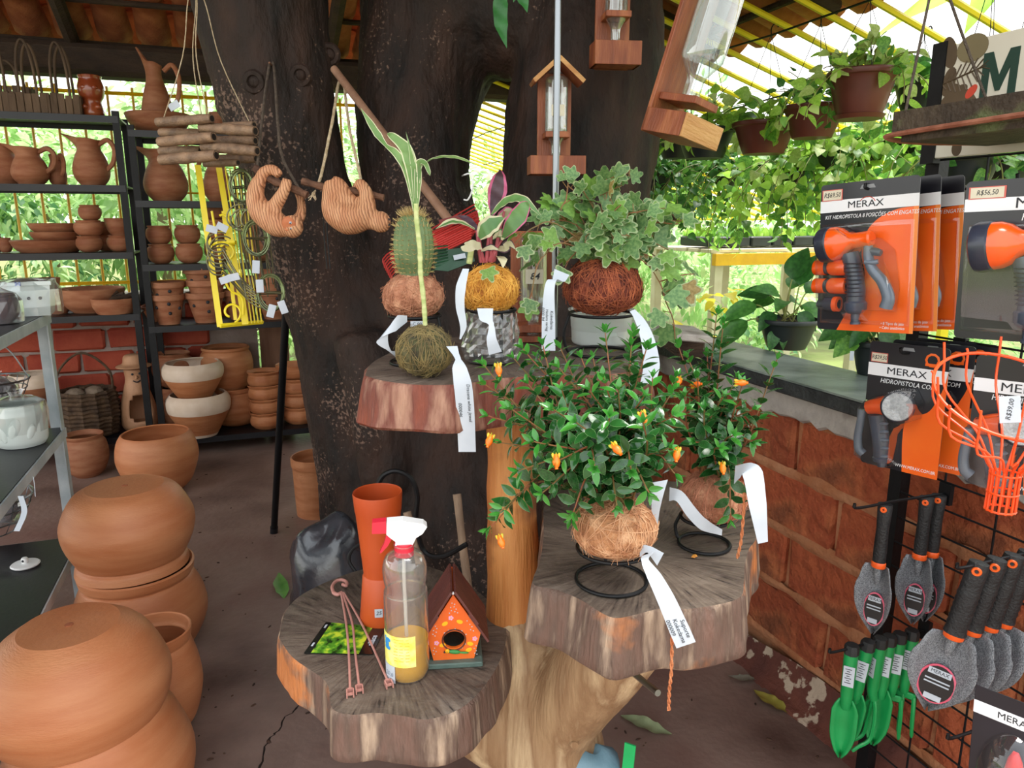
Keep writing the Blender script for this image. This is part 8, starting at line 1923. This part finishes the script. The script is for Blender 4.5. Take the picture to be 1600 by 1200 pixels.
for i in range(7):
    c = B(3.62+i*.215, 5.3, 1.335); t = thing('seedling_tray', ('black seedling tray at the tree end of the garden bench', 'black seedling tray second along the garden bench', 'black seedling tray third along the garden bench', 'black seedling tray fourth along the garden bench', 'black seedling tray fifth along the garden bench', 'black seedling tray sixth along the garden bench', 'black seedling tray at the outer end of the garden bench')[i], 'seedling tray', c, YAW, 'seedling trays on the garden bench')
    mb = MB(); mb.rbox(.20, .40, .08, .01, c=(0, 0, .05)); mb.obj('tray', BLACKP, t); items = []
    for k in range(90): p_ = c + Rz(YAW) @ Vector((R(-.08, .08), R(-.17, .17), .07)); items.append((rngv.choice([N1, N2, H2]), leaf_M(p_, (R(-.5, .5), R(-.5, .5), 1), (R(-1, 1), -1, .4), R(.05, .10))))
    merge_leaves(t, items, 'seedlings')
# shrubs, banana plants and trees beyond
TR = mat('garden_trunk', '#6a5a48', '#857460', .9, 5, .6, 20)
LG1 = leafm('garden_leaf', '#8ab56c', '#b4d498', .5, .5, .2, 4); LG2 = leafm('garden_leaf_lime', '#b4d688', '#d8ecbc', .5, .55, .15, 4); LG3 = leafm('garden_leaf_deep', '#54885a', '#7aa878', .5, .45, .2, 4)
G1, G2, G3 = leaf_mesh('leaf', .45, [LG1], .15, .3, None, 3), leaf_mesh('leaf', .40, [LG2], .15, .3, None, 3), leaf_mesh('leaf', .5, [LG3], .15, .3, None, 3)
def bushy(name, label, cat, base, rad, height, n, size, mix, trunk=True, clump=9, zc=None):
    t = thing(name, label, cat, base)
    if trunk:
        mb = MB(); mb.tube(spline([base, base+Vector((R(-.1, .1), R(-.1, .1), height*.4)), base+Vector((R(-.2, .2), R(-.1, .1), height*.75))], 5), [.09-.005*k for k in range(11)], 8); mb.obj('trunk', TR, t, world=True)
    cl = []
    for k in range(clump): a = R(0, 6.28); rr = rad*math.sqrt(random.random())*.8; cl.append((Vector((base.x+rr*math.cos(a), base.y+rr*math.sin(a), base.z+height*(R(.25, .95) if not trunk else R(.45, .95)))), rad*R(.35, .6)))
    cl.append((Vector((base.x, base.y, base.z+height*.6)), rad*.7))
    items = []
    for k in range(n):
        c, r = random.choice(cl); v = Vector((random.gauss(0, 1), random.gauss(0, 1), random.gauss(0, 1))).normalized(); p_ = c + v*r*random.random()**.4
        if p_.z < .05: continue
        items.append((random.choice(mix), leaf_M(p_, v + Vector((0, 0, -.4)), v*.5+UP*.8+Vector((R(-.5, .5), R(-.5, .5), 0)), size*R(.7, 1.3))))
    merge_leaves(t, items, 'foliage'); return t
def banana(label, base, h, n, m, L=1.5):
    t = thing('banana_plant', label, 'banana plant', base); mb = MB(); mb.tube(spline([base, base+UP*h*.5+Vector((.05, 0, 0)), base+UP*h], 5), [.11-.005*k for k in range(11)], 10); mb.obj('stem', mat('banana_stem', '#a8b060', '#8a9a4c', .6, 5) if 'banana_stem' not in MATS else MATS['banana_stem'], t, world=True)
    for k in range(n):
        a = 2*PI*k/n + R(-.3, .3); up_ = R(.5, 1.3); d = Vector((math.cos(a), math.sin(a), 0)); p0 = base + UP*h; pts = [p0, p0+d*L*.3+UP*L*.45*up_, p0+d*L*.65+UP*L*.55*up_, p0+d*L+UP*L*.25*up_]
        leaf_path('leaf', pts, [.03, .16, .26, .26, .18, 0], Vector((0, 0, 1))-d*.3, m, m, t, .5, .2)
MG = leafm('banana_leaf', '#8fc84c', '#b8e070', .45, .6, .12, 3)
for i, (s_, w_, h_) in enumerate(((4.9, 4.6, 2.6), (6.0, 5.6, 2.9), (5.4, 3.4, 2.7), (7.0, 4.2, 3.2))): banana(('banana plant with wide pale leaves nearest the pergola edge', 'banana plant with wide pale leaves behind the benches', 'banana plant with wide pale leaves above the sign', 'tallest banana plant far beyond the sign')[i], B(s_, w_, -.09), h_, 7, MG) if i in (2, 3) else None
names = ['round lime shrub', 'loose green shrub', 'dense leafy bush', 'pale sunlit bush', 'tall leafy shrub']
wh = 0
for s_, w_, r_, h_, n_, sz, mix in ((2.6, 9.6, 1.0, 1.6, 1500, .13, [G1, G2]), (4.2, 10.2, 1.2, 2.0, 1800, .14, [G1, G2, G2]), (5.9, 9.0, 1.2, 1.9, 1600, .14, [G2, G1]), (3.0, 12.5, 1.8, 3.2, 2200, .20, [G1, G2]), (6.5, 12.0, 1.8, 3.4, 2200, .20, [G1, G2, G3]), (1.2, 10.6, 1.3, 2.4, 1600, .16, [G1, G2]), (8.0, 8.0, 1.6, 2.8, 1800, .18, [G2, G1]), (6.2, 7.4, .6, .9, 900, .08, [G1, G2, G3]), (2.4, 8.6, .6, .9, 800, .09, [G2, G1]), (5.9, 4.6, .5, .8, 900, .09, [G1, G2]), (3.1, 4.2, .5, .9, 700, .07, [G1, G3]), (5.4, 7.0, .8, 1.4, 1000, .11, [G1, G2]), (2.7, 3.0, .5, .8, 600, .06, [G1, G2]), (4.6, 8.8, .8, 1.3, 900, .11, [G2, G1])):
    where = ('behind the benches by the trunk', 'behind the benches', 'past the benches under the pergola', 'tall in the distance by the trunk', 'tall in the distance behind the pots', 'seen between the trunks', 'far out beyond the grid', 'below the vine curtain', 'at the tree end of the benches', 'under the hanging pots', 'outside the ledge by the potted plant', 'between benches and pergola posts', 'just outside the brick ledge', 'at the outer bench end')[wh]; bushy('garden_shrub', f'{names[wh % 5]} {where}', 'shrub', B(s_, w_, -.09), r_, h_, n_, sz, mix, trunk=h_ > 2.5); wh += 1
wh = 0
for s_, w_, r_, h_, n_, sz, mix in ((-4.6, 8.4, 1.1, 2.6, 1900, .15, [G1, G2]), (-3.2, 9.0, 1.2, 3.2, 2000, .16, [G2, G1]), (-1.9, 8.2, 1.0, 2.3, 1700, .13, [G2, G1, G3]), (-.7, 8.8, 1.1, 2.8, 1800, .15, [G1, G2]), (.5, 8.2, 1.0, 2.4, 1500, .14, [G2, G1]), (-4.2, 7.0, .6, 1.3, 900, .10, [G1, G2, G3]), (-2.8, 7.2, .6, 1.4, 900, .10, [G2, G1]), (-1.3, 7.0, .6, 1.3, 900, .09, [G1, G2]), (.0, 7.0, .5, 1.0, 700, .08, [G2, G1]), (-5.2, 11, 1.8, 4.4, 2200, .22, [G1, G2]), (-2.4, 11.5, 1.8, 3.6, 2200, .22, [G2, G1]), (.2, 11.4, 1.8, 4.0, 2200, .22, [G1, G2])):
    where = ('behind the fence past the rack end', 'behind the fence at the jugs', 'behind the fence at the stacked pots', 'behind the fence by the trunk', 'behind the fence seen through the fork', 'low at the fence past the rack end', 'low at the fence below the jugs', 'low at the fence by the ewer', 'low at the fence by the trunk', 'farthest past the rack end', 'farthest behind the jugs', 'farthest behind the fork')[wh]; bushy('garden_shrub', f'{names[wh % 5]} {where}', 'shrub', B(s_, w_, -.09), r_, h_, n_, sz, mix, trunk=h_ > 2.5); wh += 1

yp = PT(1092, 470, 5.0); yp.z = -.09; bushy('garden_shrub', 'small shrub with yellow leaves low behind the ivy ball', 'shrub', yp, .28, 1.35, 170, .09, [H5, G2], trunk=False)

# leaves of a climber hanging into view between the trunks, a curl of white wire, specks on the floor
p = PT(790, -190, 2.05); t = thing('hanging_vine', 'few long dark green leaves hanging down at the top between the trunks', 'vine', p)
mb = MB(); mb.tube(spline([p, PT(786, -100, 2.0), PT(789, -25, 1.97)], 5), .004, 6); mb.obj('stem', VSTEM, t, world=True)
HLF = leafm('hanging_leaf', '#2f6a34', '#3f8442', .35, .3, .1)
for pts, w in (((( 789, -25), (782, 5), (783, 40), (792, 76)), .020), (((789, -25), (806, -15), (818, 2), (824, 20)), .016), (((789, -25), (800, -30), (806, -12), (802, 4)), .012)):
    leaf_path('leaf', [PT(x, y, 1.96) for x, y in pts], [.003, w, w*.9, 0], (.15, -1, .2), HLF, HLF, t, .6, .15)
mb = MB(); P = [PT(726, 273, 2.25), PT(734, 272, 2.24), (PT(739, 285, 2.24)), PT(737, 300, 2.25), PT(731, 312, 2.26), PT(725, 312, 2.27)]
mb.tube(spline(P, 5), .0026, 6); h = HIT(722, 275); mb.tube([P[0], h], .0026, 6)
tag(mb.obj('white_wire', WHITE, world=True, loc=P[0]), 'short curl of white wire sticking out of the middle trunk', 'wire')
mb = MB(); rngf = random.Random(9)
for k in range(170):
    px, py = rngf.uniform(300, 1300), rngf.uniform(690, 1190)
    c = PZ(px, py, 0); 
    if c.dot(E1) > S_WALL-.1 or c.dot(E2) > 5.1: continue
    r = rngf.uniform(.003, .012); a = rngf.uniform(0, 6.28); mb.lathe([(0, .0005), (r, .0006), (r*.6, .003), (0, .004)], 5, T(c) @ Rz(a) @ S(1, rngf.uniform(.3, .7), 1))
stuff(mb.obj('debris', mat('floor_crumbs', '#2c1d17', '#5a4030', .9, 20), floor))
# ------------------------------------------------------------------ lettering becomes plain meshes
bpy.context.view_layer.update(); _dg = bpy.context.evaluated_depsgraph_get()
for o in [o for o in bpy.data.objects if o.type == 'FONT']:
    me = bpy.data.meshes.new_from_object(o.evaluated_get(_dg), depsgraph=_dg); me.name = o.name
    q = bpy.data.objects.new(o.name + '_', me); COL.objects.link(q); q.parent = o.parent; q.matrix_basis = o.matrix_basis.copy()
    nm = o.name; bpy.data.objects.remove(o); q.name = nm
    if not me.materials: me.materials.append(INK)
